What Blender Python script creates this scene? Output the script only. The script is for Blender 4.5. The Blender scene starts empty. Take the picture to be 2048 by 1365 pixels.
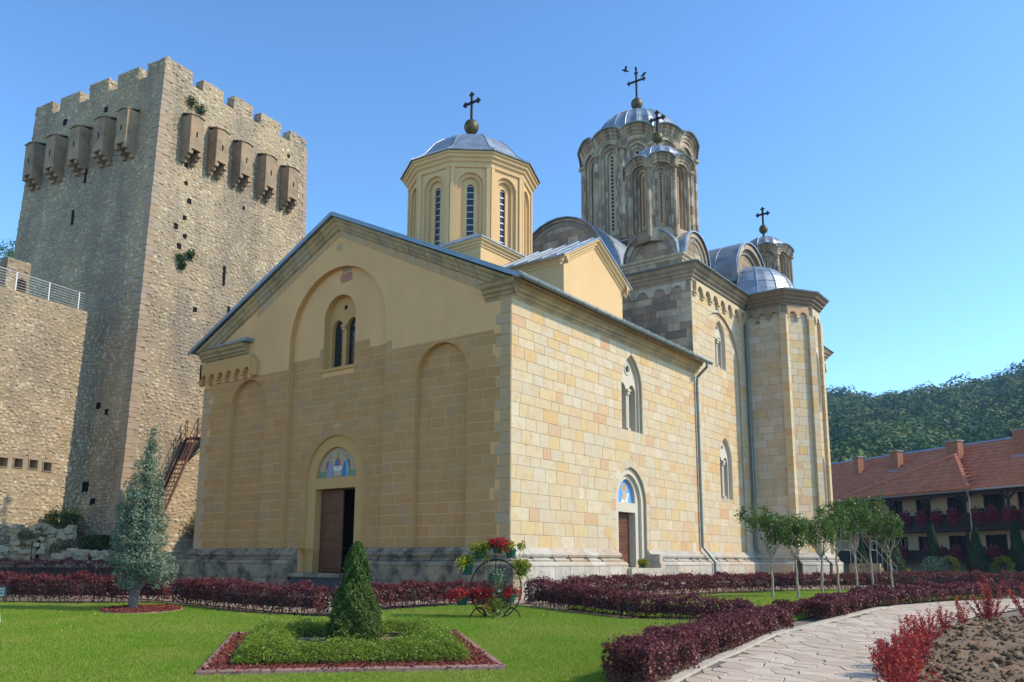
import bpy, math, random
import numpy as np
from mathutils import Vector, Matrix
from mathutils.geometry import tessellate_polygon
R = math.radians
rng = np.random.default_rng(7)
random.seed(7)
scene = bpy.context.scene
col = scene.collection

# ------------------------------------------------------------------ camera, sky, sun, exposure
CAM = np.array([-20.8786, -15.4946, 1.6])
cam_data = bpy.data.cameras.new('camera')
cam = bpy.data.objects.new('camera', cam_data); col.objects.link(cam)
cam_data.sensor_width = 36.0
cam_data.lens = 29.58
cam_data.shift_y = 0.0665
cam_data.clip_end = 3000
_r = Vector((0.59411381, -0.80436603, 0.00490693)); _u = Vector((-0.14373365, -0.10015727, 0.984535))
_f = Vector((0.79143504, 0.58563112, 0.17511929))
cam.matrix_world = Matrix(((_r.x, _u.x, -_f.x, CAM[0]), (_r.y, _u.y, -_f.y, CAM[1]), (_r.z, _u.z, -_f.z, CAM[2]), (0, 0, 0, 1)))
scene.camera = cam

SUN_AZ, SUN_EL = R(-63), R(40)
sun_dir = Vector((math.cos(SUN_AZ)*math.cos(SUN_EL), math.sin(SUN_AZ)*math.cos(SUN_EL), math.sin(SUN_EL)))
SKY_G, SKY_TINT = 1.25, (.82, 1.0, 1.02)     # camera-like contrast and colour for the clear sky, the same all over
world = bpy.data.worlds.new('World'); scene.world = world; world.use_nodes = True
wn = world.node_tree.nodes; wl = world.node_tree.links
sky = wn.new('ShaderNodeTexSky'); sky.sky_type = 'NISHITA'; sky.sun_disc = False
sky.sun_elevation = SUN_EL; sky.sun_rotation = R(90) - SUN_AZ
sky.altitude = 300; sky.air_density = 1.0; sky.dust_density = 0.3; sky.ozone_density = 2.5
bg = wn['Background']; bg.inputs['Strength'].default_value = 0.15
gm = wn.new('ShaderNodeGamma'); gm.inputs[1].default_value = SKY_G; wl.new(sky.outputs[0], gm.inputs[0])
tn = wn.new('ShaderNodeMix'); tn.data_type = 'RGBA'; tn.blend_type = 'MULTIPLY'; tn.inputs[0].default_value = 1.0
wl.new(gm.outputs[0], tn.inputs[6]); tn.inputs[7].default_value = (*SKY_TINT, 1); wl.new(tn.outputs[2], bg.inputs[0])
sd = bpy.data.lights.new('sun', 'SUN'); sd.energy = 3.3; sd.angle = R(0.53); sd.color = (1.0, 0.875, 0.69)
sun = bpy.data.objects.new('sun', sd); col.objects.link(sun)
sun.rotation_euler = sun_dir.to_track_quat('Z', 'Y').to_euler(); sun.location = (0, -60, 60)
vs = scene.view_settings; vs.view_transform = 'Standard'; vs.look = 'None'; vs.exposure = 0.5; vs.gamma = 1.0; vs.use_curve_mapping = False
scene.cycles.max_bounces = 6; scene.cycles.diffuse_bounces = 3; scene.cycles.glossy_bounces = 3
scene.cycles.transmission_bounces = 4; scene.cycles.transparent_max_bounces = 6; scene.cycles.volume_bounces = 0
scene.cycles.use_denoising = True
scene.cycles.sample_clamp_indirect = 6.0

# ------------------------------------------------------------------ materials
def ramp_cols(nt, stops, fac, interp='LINEAR'):
    n = nt.nodes.new('ShaderNodeValToRGB'); cr = n.color_ramp; cr.interpolation = interp
    while len(cr.elements) < len(stops): cr.elements.new(0.5)
    for e, (p, c) in zip(cr.elements, stops): e.position = p; e.color = (*c, 1)
    nt.links.new(fac, n.inputs[0]); return n.outputs[0]
def math_n(nt, op, a, b=None, clamp=False):
    n = nt.nodes.new('ShaderNodeMath'); n.operation = op; n.use_clamp = clamp
    for i, v in enumerate((a, b)):
        if v is None: continue
        if isinstance(v, (int, float)): n.inputs[i].default_value = v
        else: nt.links.new(v, n.inputs[i])
    return n.outputs[0]
def noise_n(nt, scale, detail=4, rough=0.6, vec=None, w=None):
    n = nt.nodes.new('ShaderNodeTexNoise'); n.inputs['Scale'].default_value = scale
    n.inputs['Detail'].default_value = detail; n.inputs['Roughness'].default_value = rough
    if vec is not None: nt.links.new(vec, n.inputs['Vector'])
    return n.outputs['Fac']
def mixc(nt, fac, a, b, mode='MIX'):
    n = nt.nodes.new('ShaderNodeMix'); n.data_type = 'RGBA'; n.blend_type = mode
    for s, v in ((n.inputs[0], fac), (n.inputs[6], a), (n.inputs[7], b)):
        if isinstance(v, (int, float)): s.default_value = v
        elif isinstance(v, tuple): s.default_value = (*v, 1)
        else: nt.links.new(v, s)
    return n.outputs[2]
def new_mat(name):
    m = bpy.data.materials.new(name); m.use_nodes = True
    nt = m.node_tree; return m, nt, nt.nodes['Principled BSDF']
def wpos(nt):
    g = nt.nodes.new('ShaderNodeNewGeometry'); return g.outputs['Position'], g.outputs['Random Per Island']
def stretch(nt, vec, s):
    n = nt.nodes.new('ShaderNodeVectorMath'); n.operation = 'MULTIPLY'; nt.links.new(vec, n.inputs[0]); n.inputs[1].default_value = s
    return n.outputs[0]
def bump(nt, p, h, strength, dist=0.02):
    n = nt.nodes.new('ShaderNodeBump'); n.inputs['Strength'].default_value = strength; n.inputs['Distance'].default_value = dist
    nt.links.new(h, n.inputs['Height']); nt.links.new(n.outputs[0], p.inputs['Normal'])
def stone_mat(name, stops, rough=0.85, nscale=3.0, namt=0.25, dirt=0.0, dirtcol=(0.05, 0.05, 0.045), bscale=18, bstr=0.35, island=True, obj=True, streak=0.0, veins=None, interp='LINEAR', dscale=0.8):
    m, nt, p = new_mat(name); pos, isl = wpos(nt)
    if island or obj:
        oi = nt.nodes.new('ShaderNodeObjectInfo').outputs['Random']
        f = math_n(nt, 'FRACT', math_n(nt, 'ADD', isl if island else 0.0, oi if obj else 0.0))
        c = ramp_cols(nt, stops, f, interp)
    else:
        c = ramp_cols(nt, stops, noise_n(nt, nscale*0.35, 5, 0.6, pos), interp)
    if veins is not None:
        wv = math_n(nt, 'MULTIPLY', math_n(nt, 'SUBTRACT', noise_n(nt, 1.9, 3, 0.6, stretch(nt, pos, (1, 1, 1.6))), 0.52), 9.0, True)
        c = mixc(nt, math_n(nt, 'MULTIPLY', wv, 0.55), c, veins)
    n1 = noise_n(nt, nscale, 6, 0.65, pos)
    k = math_n(nt, 'ADD', math_n(nt, 'MULTIPLY', math_n(nt, 'SUBTRACT', n1, 0.5), 2*namt), 1.0)
    v = nt.nodes.new('ShaderNodeVectorMath'); v.operation = 'SCALE'; nt.links.new(c, v.inputs[0]); nt.links.new(k, v.inputs['Scale'])
    c = v.outputs[0]
    if dirt > 0:
        d = noise_n(nt, dscale, 5, 0.7, stretch(nt, pos, (1, 1, 0.3)) if streak else pos)
        d = math_n(nt, 'MULTIPLY', math_n(nt, 'SUBTRACT', d, 0.46), 6.0, True)
        c = mixc(nt, math_n(nt, 'MULTIPLY', d, dirt), c, dirtcol)
    nt.links.new(c, p.inputs['Base Color']); p.inputs['Roughness'].default_value = rough
    p.inputs['Specular IOR Level'].default_value = 0.25
    bump(nt, p, noise_n(nt, bscale, 5, 0.7, pos), bstr, 0.02)
    return m
def plain_mat(name, c, rough=0.6, metal=0.0, var=0.12, scale=6.0, bstr=0.1, spec=0.4):
    m, nt, p = new_mat(name); pos, isl = wpos(nt)
    n1 = noise_n(nt, scale, 5, 0.6, pos)
    lo = tuple(max(0, x*(1-var)) for x in c); hi = tuple(min(1, x*(1+var)) for x in c)
    nt.links.new(ramp_cols(nt, [(0.3, lo), (0.7, hi)], n1), p.inputs['Base Color'])
    p.inputs['Roughness'].default_value = rough; p.inputs['Metallic'].default_value = metal
    p.inputs['Specular IOR Level'].default_value = spec
    if bstr: bump(nt, p, noise_n(nt, scale*4, 4, 0.6, pos), bstr, 0.01)
    return m
def leaf_mat(name, stops, trans=0.25, rough=0.5, tint=False, spec=0.3, nsc=1.2, namt=0.5):
    m, nt, p = new_mat(name); pos, isl = wpos(nt)
    if tint:
        a = nt.nodes.new('ShaderNodeAttribute'); a.attribute_name = 'tint'; f = a.outputs['Fac']
        f = math_n(nt, 'ADD', f, math_n(nt, 'MULTIPLY', math_n(nt, 'SUBTRACT', isl, 0.5), 0.25), True)
    else:
        f = math_n(nt, 'ADD', math_n(nt, 'MULTIPLY', isl, 1-namt), math_n(nt, 'MULTIPLY', noise_n(nt, nsc, 3, 0.6, pos), namt), True)
    c = ramp_cols(nt, stops, f)
    nt.links.new(c, p.inputs['Base Color']); p.inputs['Roughness'].default_value = rough; p.inputs['Specular IOR Level'].default_value = spec
    if trans:
        t = nt.nodes.new('ShaderNodeBsdfTranslucent'); nt.links.new(c, t.inputs[0])
        mx = nt.nodes.new('ShaderNodeMixShader'); mx.inputs[0].default_value = trans
        out = nt.nodes['Material Output']
        nt.links.new(p.outputs[0], mx.inputs[1]); nt.links.new(t.outputs[0], mx.inputs[2]); nt.links.new(mx.outputs[0], out.inputs[0])
    return m
M = {}
SANDS = [(0.0, (.56, .445, .29)), (0.14, (.53, .41, .25)), (0.26, (.57, .425, .225)), (0.34, (.56, .36, .155)), (0.41, (.55, .435, .285)),
         (0.56, (.51, .42, .29)), (0.70, (.57, .455, .295)), (0.80, (.56, .39, .22)), (0.86, (.53, .32, .18)), (0.90, (.52, .43, .31)), (1.0, (.60, .49, .335))]
M['ashlar'] = stone_mat('cream sandstone', SANDS, nscale=4, namt=0.16, veins=(.53, .35, .17), bstr=0.25)
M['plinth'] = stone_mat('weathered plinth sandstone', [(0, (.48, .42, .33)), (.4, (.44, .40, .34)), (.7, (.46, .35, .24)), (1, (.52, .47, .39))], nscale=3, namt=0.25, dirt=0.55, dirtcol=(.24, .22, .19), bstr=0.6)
M['plinth_dark'] = stone_mat('lichen stained shade darkened plinth', [(0, (.33, .24, .15)), (.5, (.27, .20, .13)), (1, (.39, .29, .18))], nscale=3, namt=0.35, dirt=0.85, dirtcol=(.060, .052, .045), bstr=0.6, dscale=1.6)  # stains, plus a lower base tone painting in shade for the west side
M['facade'] = stone_mat('tan facade sandstone', [(0, (.49, .262, .098)), (.35, (.53, .28, .108)), (.6, (.51, .252, .09)), (.8, (.46, .262, .118)), (1, (.54, .292, .125))], nscale=1.2, namt=0.2, dirt=0.2, dirtcol=(.36, .21, .10), bstr=0.15)
M['quoin'] = stone_mat('grey quoin sandstone', [(0, (.50, .33, .18)), (.5, (.53, .32, .155)), (1, (.48, .34, .21))], nscale=3, namt=0.15)
M['joint'] = stone_mat('pale lime mortar', [(0, (.38, .32, .235)), (1, (.43, .365, .27))], island=False, obj=False)
M['joint_dark'] = stone_mat('darker lime mortar', [(0, (.22, .19, .15)), (1, (.30, .26, .2))], island=False, obj=False)
M['greystone'] = stone_mat('weathered grey brown sandstone', [(0, (.42, .33, .22)), (.16, (.27, .20, .135)), (.34, (.50, .42, .31)), (.5, (.40, .275, .165)), (.64, (.22, .165, .115)), (.8, (.48, .36, .22)), (1, (.54, .46, .34))], nscale=2.5, namt=0.32, dirt=0.55, dirtcol=(.13, .098, .07), bstr=0.5, streak=1)
M['plaster'] = stone_mat('pinkish beige plaster', [(0.3, (.72, .40, .175)), (0.7, (.77, .43, .19))], island=False, obj=False, nscale=.9, namt=0.12, dirt=0.16, dirtcol=(.47, .28, .14), streak=1, dscale=.6, bscale=30, bstr=0.12)
M['ochre'] = stone_mat('ochre plaster', [(0.3, (.60, .395, .185)), (0.7, (.645, .43, .21))], island=False, obj=False, nscale=2, namt=0.06, bscale=30, bstr=0.12, dirt=0.12, dirtcol=(.28, .22, .14), streak=1)
M['cornice'] = stone_mat('lichen ochre cornice stone', [(0, (.40, .30, .16)), (.5, (.47, .33, .17)), (1, (.38, .30, .2))], nscale=3, namt=0.3, dirt=0.5, dirtcol=(.13, .11, .08), bstr=0.5, island=True)
M['trim'] = stone_mat('smooth limestone trim', [(0, (.53, .46, .355)), (1, (.58, .51, .395))], island=False, obj=False, namt=0.1, bstr=0.1)
M['facade_trim'] = stone_mat('smooth tan trim stone', [(0, (.54, .305, .11)), (1, (.59, .335, .13))], island=False, obj=False, namt=0.08, bstr=0.1)
M['brick'] = stone_mat('old red brick patch', [(0, (.42, .20, .12)), (1, (.50, .26, .16))], namt=0.2)
M['lead'] = plain_mat('weathered lead sheet', (.30, .335, .37), 0.46, 0.6, 0.3, 1.5, 0.15)
M['zinc'] = plain_mat('grey green painted gutter', (.16, .20, .20), 0.4, 0.3, 0.1, 3, 0.0)
M['flash'] = plain_mat('blue grey sheet metal edge', (.22, .27, .30), 0.4, 0.4, 0.1, 3, 0.0)
M['gold'] = plain_mat('tarnished gilt ball', (.10, .085, .035), 0.5, 0.6, 0.35, 6, 0.1)
M['iron'] = plain_mat('black wrought iron', (.025, .022, .02), 0.5, 0.4, 0.2, 10, 0.1)
M['rust'] = plain_mat('rusty brown steel', (.13, .055, .04), 0.7, 0.3, 0.3, 10, 0.1)
M['steel'] = plain_mat('galvanised steel', (.50, .50, .48), 0.45, 0.5, 0.1, 10, 0.0)
M['wood'] = plain_mat('varnished brown door wood', (.13, .045, .020), 0.45, 0.0, 0.3, 5, 0.15)
M['darkwood'] = plain_mat('dark stained timber', (.020, .012, .009), 0.7, 0.0, 0.3, 8, 0.2)
M['glass'] = plain_mat('dark window glass', (.018, .02, .024), 0.08, 0.0, 0.1, 3, 0.0, 0.6)
M['dark'] = plain_mat('unlit interior', (.012, .011, .010), 0.9, 0, 0.1, 3, 0, 0.1)  # near-black colour stands for depth where no light reaches
M['rubble'] = stone_mat('grey buff rubble stone', [(0, (.42, .33, .21)), (.2, (.37, .29, .19)), (.5, (.47, .37, .235)), (.65, (.39, .27, .155)), (.8, (.44, .36, .245)), (.95, (.52, .43, .285)), (1, (.56, .48, .34))], nscale=.8, namt=0.42, dirt=0.5, dirtcol=(.14, .125, .11), streak=1, dscale=.3, bstr=0.7, bscale=9, obj=False)
M['rubble_mortar'] = stone_mat('buff rubble mortar', [(0.25, (.28, .205, .12)), (.5, (.34, .255, .155)), (0.75, (.39, .30, .19))], island=False, obj=False, nscale=.8, namt=0.42, dirt=0.5, dirtcol=(.13, .115, .10), streak=1, dscale=.3, bstr=0.8, bscale=7)
M['oldbrick'] = stone_mat('sandstone tower quoin', [(0, (.34, .24, .15)), (.5, (.36, .27, .19)), (1, (.30, .235, .17))], namt=0.25, bstr=0.6)
M['boxstone'] = stone_mat('tan machicolation stone', [(0.3, (.30, .205, .12)), (0.7, (.37, .26, .155))], island=False, obj=False, nscale=2, namt=0.3, dirt=0.6, dirtcol=(.13, .10, .075), bstr=0.5)
M['lawn'] = stone_mat('mown turf soil and thatch', [(0.3, (.12, .21, .02)), (0.7, (.19, .25, .045))], island=False, obj=False, nscale=2.5, namt=0.3, bscale=60, bstr=0.5)
M['grass'] = leaf_mat('grass blade', [(0, (.13, .27, .014)), (.32, (.19, .34, .02)), (.52, (.26, .39, .03)), (.68, (.37, .40, .07)), (1, (.50, .44, .14))], 0.4, 0.5, nsc=0.45, namt=0.68)
M['soil'] = stone_mat('dry tilled soil', [(0, (.085, .048, .024)), (.5, (.145, .085, .042)), (.9, (.19, .118, .062)), (1, (.30, .21, .13))], island=True, obj=False, nscale=5, namt=0.35, bscale=25, bstr=0.8)
M['earth'] = stone_mat('bare earth', [(0.3, (.17, .13, .09)), (0.7, (.23, .18, .13))], island=False, obj=False, nscale=1, namt=0.3)
M['paving'] = stone_mat('pale pink grey paving stone', [(0, (.45, .35, .25)), (.5, (.51, .40, .29)), (1, (.57, .46, .34))], nscale=6, namt=0.12, bstr=0.3)
M['yard'] = stone_mat('grey stone yard paving', [(0, (.30, .235, .17)), (1, (.36, .285, .21))], island=False, obj=False, nscale=1.5, namt=0.2)
M['step'] = stone_mat('dark worn step stone', [(0, (.07, .065, .06)), (1, (.11, .10, .09))], nscale=3, namt=0.3)
M['grout'] = stone_mat('dark paving joint', [(0, (.15, .12, .09)), (1, (.21, .17, .13))], island=False, obj=False)
M['kerb'] = stone_mat('beige concrete kerb', [(0, (.42, .37, .29)), (1, (.50, .43, .34))], namt=0.12)
M['bedkerb'] = stone_mat('rose concrete kerb', [(0, (.27, .15, .12)), (1, (.33, .18, .15))], namt=0.15, bstr=0.2)
M['mulch'] = stone_mat('red bark mulch', [(0, (.12, .03, .02)), (.3, (.22, .05, .03)), (.6, (.28, .075, .045)), (.85, (.16, .04, .03)), (1, (.44, .27, .19))], obj=False, nscale=20, namt=0.2, interp='CONSTANT')
M['barberry'] = leaf_mat('purple barberry leaf', [(0, (.022, .008, .009)), (.35, (.085, .022, .022)), (.65, (.18, .048, .042)), (.86, (.28, .09, .07)), (1, (.42, .24, .20))], 0.22, 0.48, spec=0.35, nsc=2.2)
M['barberry_tip'] = leaf_mat('crimson barberry shoot', [(0, (.10, .022, .028)), (.6, (.18, .042, .046)), (1, (.30, .12, .11))], 0.3, 0.55)
M['redberry'] = leaf_mat('scarlet barberry leaf', [(0, (.20, .018, .026)), (.45, (.38, .035, .040)), (.75, (.50, .085, .04)), (1, (.58, .24, .17))], 0.35, 0.4, nsc=2.5)
M['twig'] = plain_mat('dark twig', (.045, .030, .022), 0.8, 0, 0.3, 10, 0.2)
M['bark'] = plain_mat('pale grey bark', (.30, .24, .18), 0.8, 0, 0.25, 12, 0.3)
M['bark_dark'] = plain_mat('grey fibrous bark', (.16, .12, .10), 0.85, 0, 0.35, 14, 0.5)
M['myrtle'] = leaf_mat('crape myrtle leaf', [(0, (.04, .09, .014)), (.5, (.085, .155, .025)), (.85, (.15, .21, .04)), (1, (.28, .16, .05))], 0.35, 0.45, spec=0.3)
M['bluecedar'] = leaf_mat('blue grey cypress spray', [(0, (.09, .13, .075)), (.5, (.19, .245, .155)), (1, (.32, .375, .255))], 0.15, 0.6)
M['spruce'] = leaf_mat('dwarf spruce needle', [(0, (.035, .075, .010)), (.5, (.075, .13, .018)), (1, (.16, .21, .04))], 0.15, 0.6)
M['yew'] = leaf_mat('low evergreen hedge leaf', [(0, (.09, .16, .012)), (.5, (.20, .29, .025)), (1, (.38, .43, .08))], 0.35, 0.45)
M['thuja'] = leaf_mat('columnar thuja spray', [(0, (.010, .035, .008)), (.5, (.02, .065, .012)), (1, (.045, .11, .02))], 0.15, 0.6)
M['ivy'] = leaf_mat('wall shrub leaf', [(0, (.02, .055, .012)), (.5, (.045, .09, .015)), (1, (.13, .17, .03))], 0.3, 0.45)
M['dryplant'] = leaf_mat('dry wall weed', [(0, (.16, .13, .05)), (.5, (.22, .19, .08)), (1, (.12, .15, .05))], 0.3, 0.6)
M['silver'] = leaf_mat('silvery shrub leaf', [(0, (.07, .13, .06)), (1, (.25, .33, .2))], 0.2, 0.4)
M['yellowleaf'] = leaf_mat('yellow bedding flower', [(0, (.08, .13, .012)), (.4, (.17, .22, .02)), (.7, (.40, .36, .02)), (1, (.62, .50, .03))], 0.3, 0.5)
M['redflower'] = leaf_mat('red bedding flower', [(0, (.05, .10, .02)), (.25, (.07, .12, .03)), (.3, (.36, .012, .02)), (.75, (.52, .02, .03)), (1, (.6, .08, .07))], 0.25, 0.5, namt=0.3)
M['whiteflower'] = leaf_mat('white green trailing leaf', [(0, (.08, .14, .06)), (.5, (.16, .23, .12)), (1, (.48, .52, .40))], 0.2, 0.5)
M['geranium'] = leaf_mat('dark magenta geranium', [(0, (.02, .04, .015)), (.2, (.16, .012, .035)), (1, (.40, .03, .085))], 0.2, 0.5)
M['pot'] = plain_mat('dark green plastic pot', (.012, .07, .045), 0.4, 0, 0.1, 5, 0)
M['terracotta'] = plain_mat('terracotta pot', (.30, .09, .045), 0.8, 0, 0.15, 6, 0.1)
M['tile'] = stone_mat('terracotta roof tile', [(0, (.50, .175, .095)), (.5, (.55, .205, .115)), (1, (.60, .25, .15))], namt=0.15, bstr=0.2, obj=False)
M['tile_under'] = plain_mat('roof underlay', (.12, .05, .035), 0.9, 0, 0.2, 6, 0.1)
M['housewall'] = stone_mat('cream house render', [(0.3, (.50, .40, .27)), (0.7, (.54, .44, .30))], island=False, obj=False, namt=0.06, bstr=0.1)
M['housebase'] = stone_mat('grey house plinth', [(0.3, (.30, .28, .25)), (0.7, (.36, .34, .30))], island=False, obj=False)
M['chimney'] = plain_mat('orange brick chimney', (.34, .14, .07), 0.85, 0, 0.2, 4, 0.2)
M['bluemetal'] = plain_mat('blue grey flashing', (.30, .38, .50), 0.4, 0.3, 0.1, 4, 0)
M['forest'] = leaf_mat('distant woodland foliage', [(0, (.022, .060, .014)), (.4, (.050, .105, .02)), (.75, (.095, .155, .028)), (1, (.19, .20, .04))], 0.15, 0.7, tint=True)
M['hillsoil'] = plain_mat('hill undergrowth', (.02, .035, .012), 0.9, 0, 0.4, 0.2, 0)
M['signgreen'] = plain_mat('dark green sign board', (.012, .05, .038), 0.4, 0, 0.05, 3, 0)
M['signwhite'] = plain_mat('pale sign lettering', (.45, .52, .48), 0.6, 0, 0.05, 3, 0)
for k, c in dict(fresco_bg=(.46, .34, .23), fresco_green=(.20, .28, .15), fresco_lilac=(.30, .28, .42), fresco_red=(.42, .12, .08), fresco_blue=(.06, .16, .40),
                 fresco_cyan=(.20, .38, .48), fresco_skin=(.45, .30, .18), fresco_white=(.66, .62, .54), fresco_gold=(.55, .38, .12), fresco_brown=(.24, .13, .07),
                 fresco_sky=(.10, .32, .72), fresco_tan=(.50, .38, .25)).items():
    M[k] = plain_mat('mural ' + k[7:], c, 0.8, 0, 0.15, 12, 0.05)

# ------------------------------------------------------------------ helpers
def gz(x, y):
    d = (np.asarray(x)-CAM[0])*0.80386 + (np.asarray(y)-CAM[1])*0.59482
    return 0.035*(np.clip(d, 3, 26)-14)
def thing(name, label, cat, loc=(0, 0, 0), group=None, kind=None):
    o = bpy.data.objects.new(name, None); col.objects.link(o); o.location = loc; o.empty_display_size = 0.3
    o['label'] = label; o['category'] = cat
    if group: o['group'] = group
    return o
def tag(o, label=None, cat=None, group=None, kind=None):
    if label: o['label'] = label
    if cat: o['category'] = cat
    if group: o['group'] = group
    if kind: o['kind'] = kind
    return o
class MB:
    def __init__(s): s.v = []; s.f = []
    def add(s, vs, fs):
        b = len(s.v); s.v.extend([tuple(map(float, p)) for p in vs]); s.f.extend([tuple(i+b for i in f) for f in fs])
    def box(s, lo, hi):
        (a, b, c), (d, e, f) = lo, hi
        s.add([(a, b, c), (d, b, c), (d, e, c), (a, e, c), (a, b, f), (d, b, f), (d, e, f), (a, e, f)],
              [(0, 3, 2, 1), (4, 5, 6, 7), (0, 1, 5, 4), (1, 2, 6, 5), (2, 3, 7, 6), (3, 0, 4, 7)])
    def obox(s, c, ax, half):          # oriented box, ax = 3 axis vectors
        c = np.array(c, float); ax = [np.array(a, float)*h for a, h in zip(ax, half)]
        vs = [c + sx*ax[0] + sy*ax[1] + sz*ax[2] for sz in (-1, 1) for sy, sx in ((-1, -1), (-1, 1), (1, 1), (1, -1))]
        s.add(vs, [(0, 3, 2, 1), (4, 5, 6, 7), (0, 1, 5, 4), (1, 2, 6, 5), (2, 3, 7, 6), (3, 0, 4, 7)])
    def bar(s, p, q, w, h=None):
        p, q = Vector(p), Vector(q); d = (q-p); L = d.length; d.normalize()
        up = Vector((0, 0, 1)) if abs(d.z) < 0.95 else Vector((1, 0, 0))
        a = d.cross(up).normalized(); b = a.cross(d)
        s.obox((p+q)/2, (d, a, b), (L/2, w/2, (h or w)/2))
    def tube(s, pts, r, n=6, caps=True):
        pts = [Vector(p) for p in pts]; k = len(pts); rr = r if hasattr(r, '__len__') else [r]*k
        rings = []; a = None
        for i, p in enumerate(pts):
            t = (pts[min(i+1, k-1)] - pts[max(i-1, 0)]).normalized()
            if a is None: a = t.cross(Vector((0, 0, 1)) if abs(t.z) < 0.9 else Vector((1, 0, 0))).normalized()
            else: a = (a - t*a.dot(t)).normalized()
            b = t.cross(a)
            rings.append([p + (a*math.cos(2*math.pi*j/n) + b*math.sin(2*math.pi*j/n))*rr[i] for j in range(n)])
        fs = [(i*n+j, i*n+(j+1) % n, (i+1)*n+(j+1) % n, (i+1)*n+j) for i in range(k-1) for j in range(n)]
        if caps: fs += [tuple(range(n))[::-1], tuple((k-1)*n+j for j in range(n))]
        s.add([q for ring in rings for q in ring], fs)
    def lathe(s, c, prof, n=16, a0=0.0, a1=2*math.pi):
        full = abs(a1-a0-2*math.pi) < 1e-6; m = n if full else n+1
        vs = []
        for (r, z) in prof:
            for j in range(m):
                t = a0+(a1-a0)*j/n; vs.append((c[0]+r*math.cos(t), c[1]+r*math.sin(t), c[2]+z))
        fs = [(i*m+j, i*m+(j+1) % m, (i+1)*m+(j+1) % m, (i+1)*m+j) for i in range(len(prof)-1) for j in range(m if full else n)]
        s.add(vs, fs)
    def ball(s, c, r, n=12, sz=1.0):
        s.lathe(c, [(r*math.sin(math.pi*i/8)+1e-4, -r*sz*math.cos(math.pi*i/8)) for i in range(9)], n)
    def poly_tri(s, fr, outer, holes, d):
        loops = [[Vector((a, z, 0)) for a, z in outer]] + [[Vector((a, z, 0)) for a, z in h] for h in holes]
        flat = [p for l in loops for p in l]
        s.add([fr.p(p.x, p.y, d) for p in flat], tessellate_polygon(loops))
    def prism(s, fr, poly, d0, d1, gap=0.004, ch=0.008, back=False):
        n = len(poly); ca = sum(p[0] for p in poly)/n; cz = sum(p[1] for p in poly)/n
        ha = max(abs(p[0]-ca) for p in poly) or 1; hz = max(abs(p[1]-cz) for p in poly) or 1
        def ring(g, d): return [fr.p(ca+(a-ca)*max(.1, 1-g/ha), cz+(z-cz)*max(.1, 1-g/hz), d) for a, z in poly]
        vs = ring(gap, d0) + ring(gap, d1-ch) + ring(gap+ch, d1)
        fs = [(i, (i+1) % n, n+(i+1) % n, n+i) for i in range(n)] + [(n+i, n+(i+1) % n, 2*n+(i+1) % n, 2*n+i) for i in range(n)]
        fs.append(tuple(range(2*n, 3*n)))
        if back: fs.append(tuple(range(n))[::-1])
        s.add(vs, fs)
    def sweep(s, path, prof, closed=False, side=1):   # path of (x,y), prof of (out,z); out is to the right of travel * side
        P = [np.array(p, float) for p in path]; n = len(P); offs = []
        for i in range(n):
            a = P[i]-P[i-1] if (i > 0 or closed) else None; b = P[(i+1) % n]-P[i] if (i < n-1 or closed) else None
            na = np.array([a[1], -a[0]])/np.hypot(*a) if a is not None else None
            nb = np.array([b[1], -b[0]])/np.hypot(*b) if b is not None else None
            if na is None: m = nb
            elif nb is None: m = na
            else: m = (na+nb)/max(0.3, 1+na@nb)
            offs.append(m*side)
        k = len(prof); vs = []
        for i in range(n): vs += [(P[i][0]+offs[i][0]*o, P[i][1]+offs[i][1]*o, z) for o, z in prof]
        fs = []
        for i in range(n if closed else n-1):
            j = (i+1) % n
            fs += [(i*k+t, i*k+t+1, j*k+t+1, j*k+t) for t in range(k-1)]
        if not closed: fs += [tuple(range(k)), tuple((n-1)*k+t for t in range(k))[::-1]]
        s.add(vs, fs)
    def build(s, name, mat, parent=None, smooth=False, kind=None):
        me = bpy.data.meshes.new(name); me.from_pydata(s.v, [], s.f); me.validate()
        if smooth: me.polygons.foreach_set('use_smooth', [True]*len(me.polygons))
        return link_mesh(name, me, mat, parent, kind)
def link_mesh(name, me, mat, parent=None, kind=None):
    me.materials.append(M[mat] if isinstance(mat, str) else mat)
    o = bpy.data.objects.new(name, me); col.objects.link(o)
    if parent is not None:
        o.parent = parent
        if parent.type == 'EMPTY': o.location = -parent.location
    if kind: o['kind'] = kind
    return o
def fast_mesh(name, V, nper, mat, parent=None, kind=None, tint=None):
    V = np.asarray(V, np.float32).reshape(-1, 3); nv = len(V); nf = nv//nper
    me = bpy.data.meshes.new(name); me.vertices.add(nv); me.vertices.foreach_set('co', V.ravel())
    me.loops.add(nv); me.loops.foreach_set('vertex_index', np.arange(nv, dtype=np.int32))
    me.polygons.add(nf); me.polygons.foreach_set('loop_start', np.arange(0, nv, nper, dtype=np.int32))
    me.polygons.foreach_set('loop_total', np.full(nf, nper, np.int32))
    me.update(calc_edges=True)
    if tint is not None:
        a = me.attributes.new('tint', 'FLOAT', 'POINT'); a.data.foreach_set('value', np.repeat(np.asarray(tint, np.float32), nper))
    return link_mesh(name, me, mat, parent, kind)
def leaves(C, size, nrm=None, spread=1.0, aspect=0.6, up=0.0, r=rng):
    """leaf quads (n,4,3) at centres C, normals around nrm"""
    C = np.asarray(C, float); n = len(C)
    N = r.normal(size=(n, 3))*spread
    if nrm is not None: N = N + nrm
    N[:, 2] += up
    N /= np.linalg.norm(N, axis=1, keepdims=True)+1e-9
    T = np.cross(N, r.normal(size=(n, 3))); T /= np.linalg.norm(T, axis=1, keepdims=True)+1e-9
    B = np.cross(N, T)
    s = (size*(0.6+0.8*r.random(n)))[:, None]
    return np.stack([C-T*s, C-B*s*aspect+N*s*0.15, C+T*s, C+B*s*aspect+N*s*0.15], 1)
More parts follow.
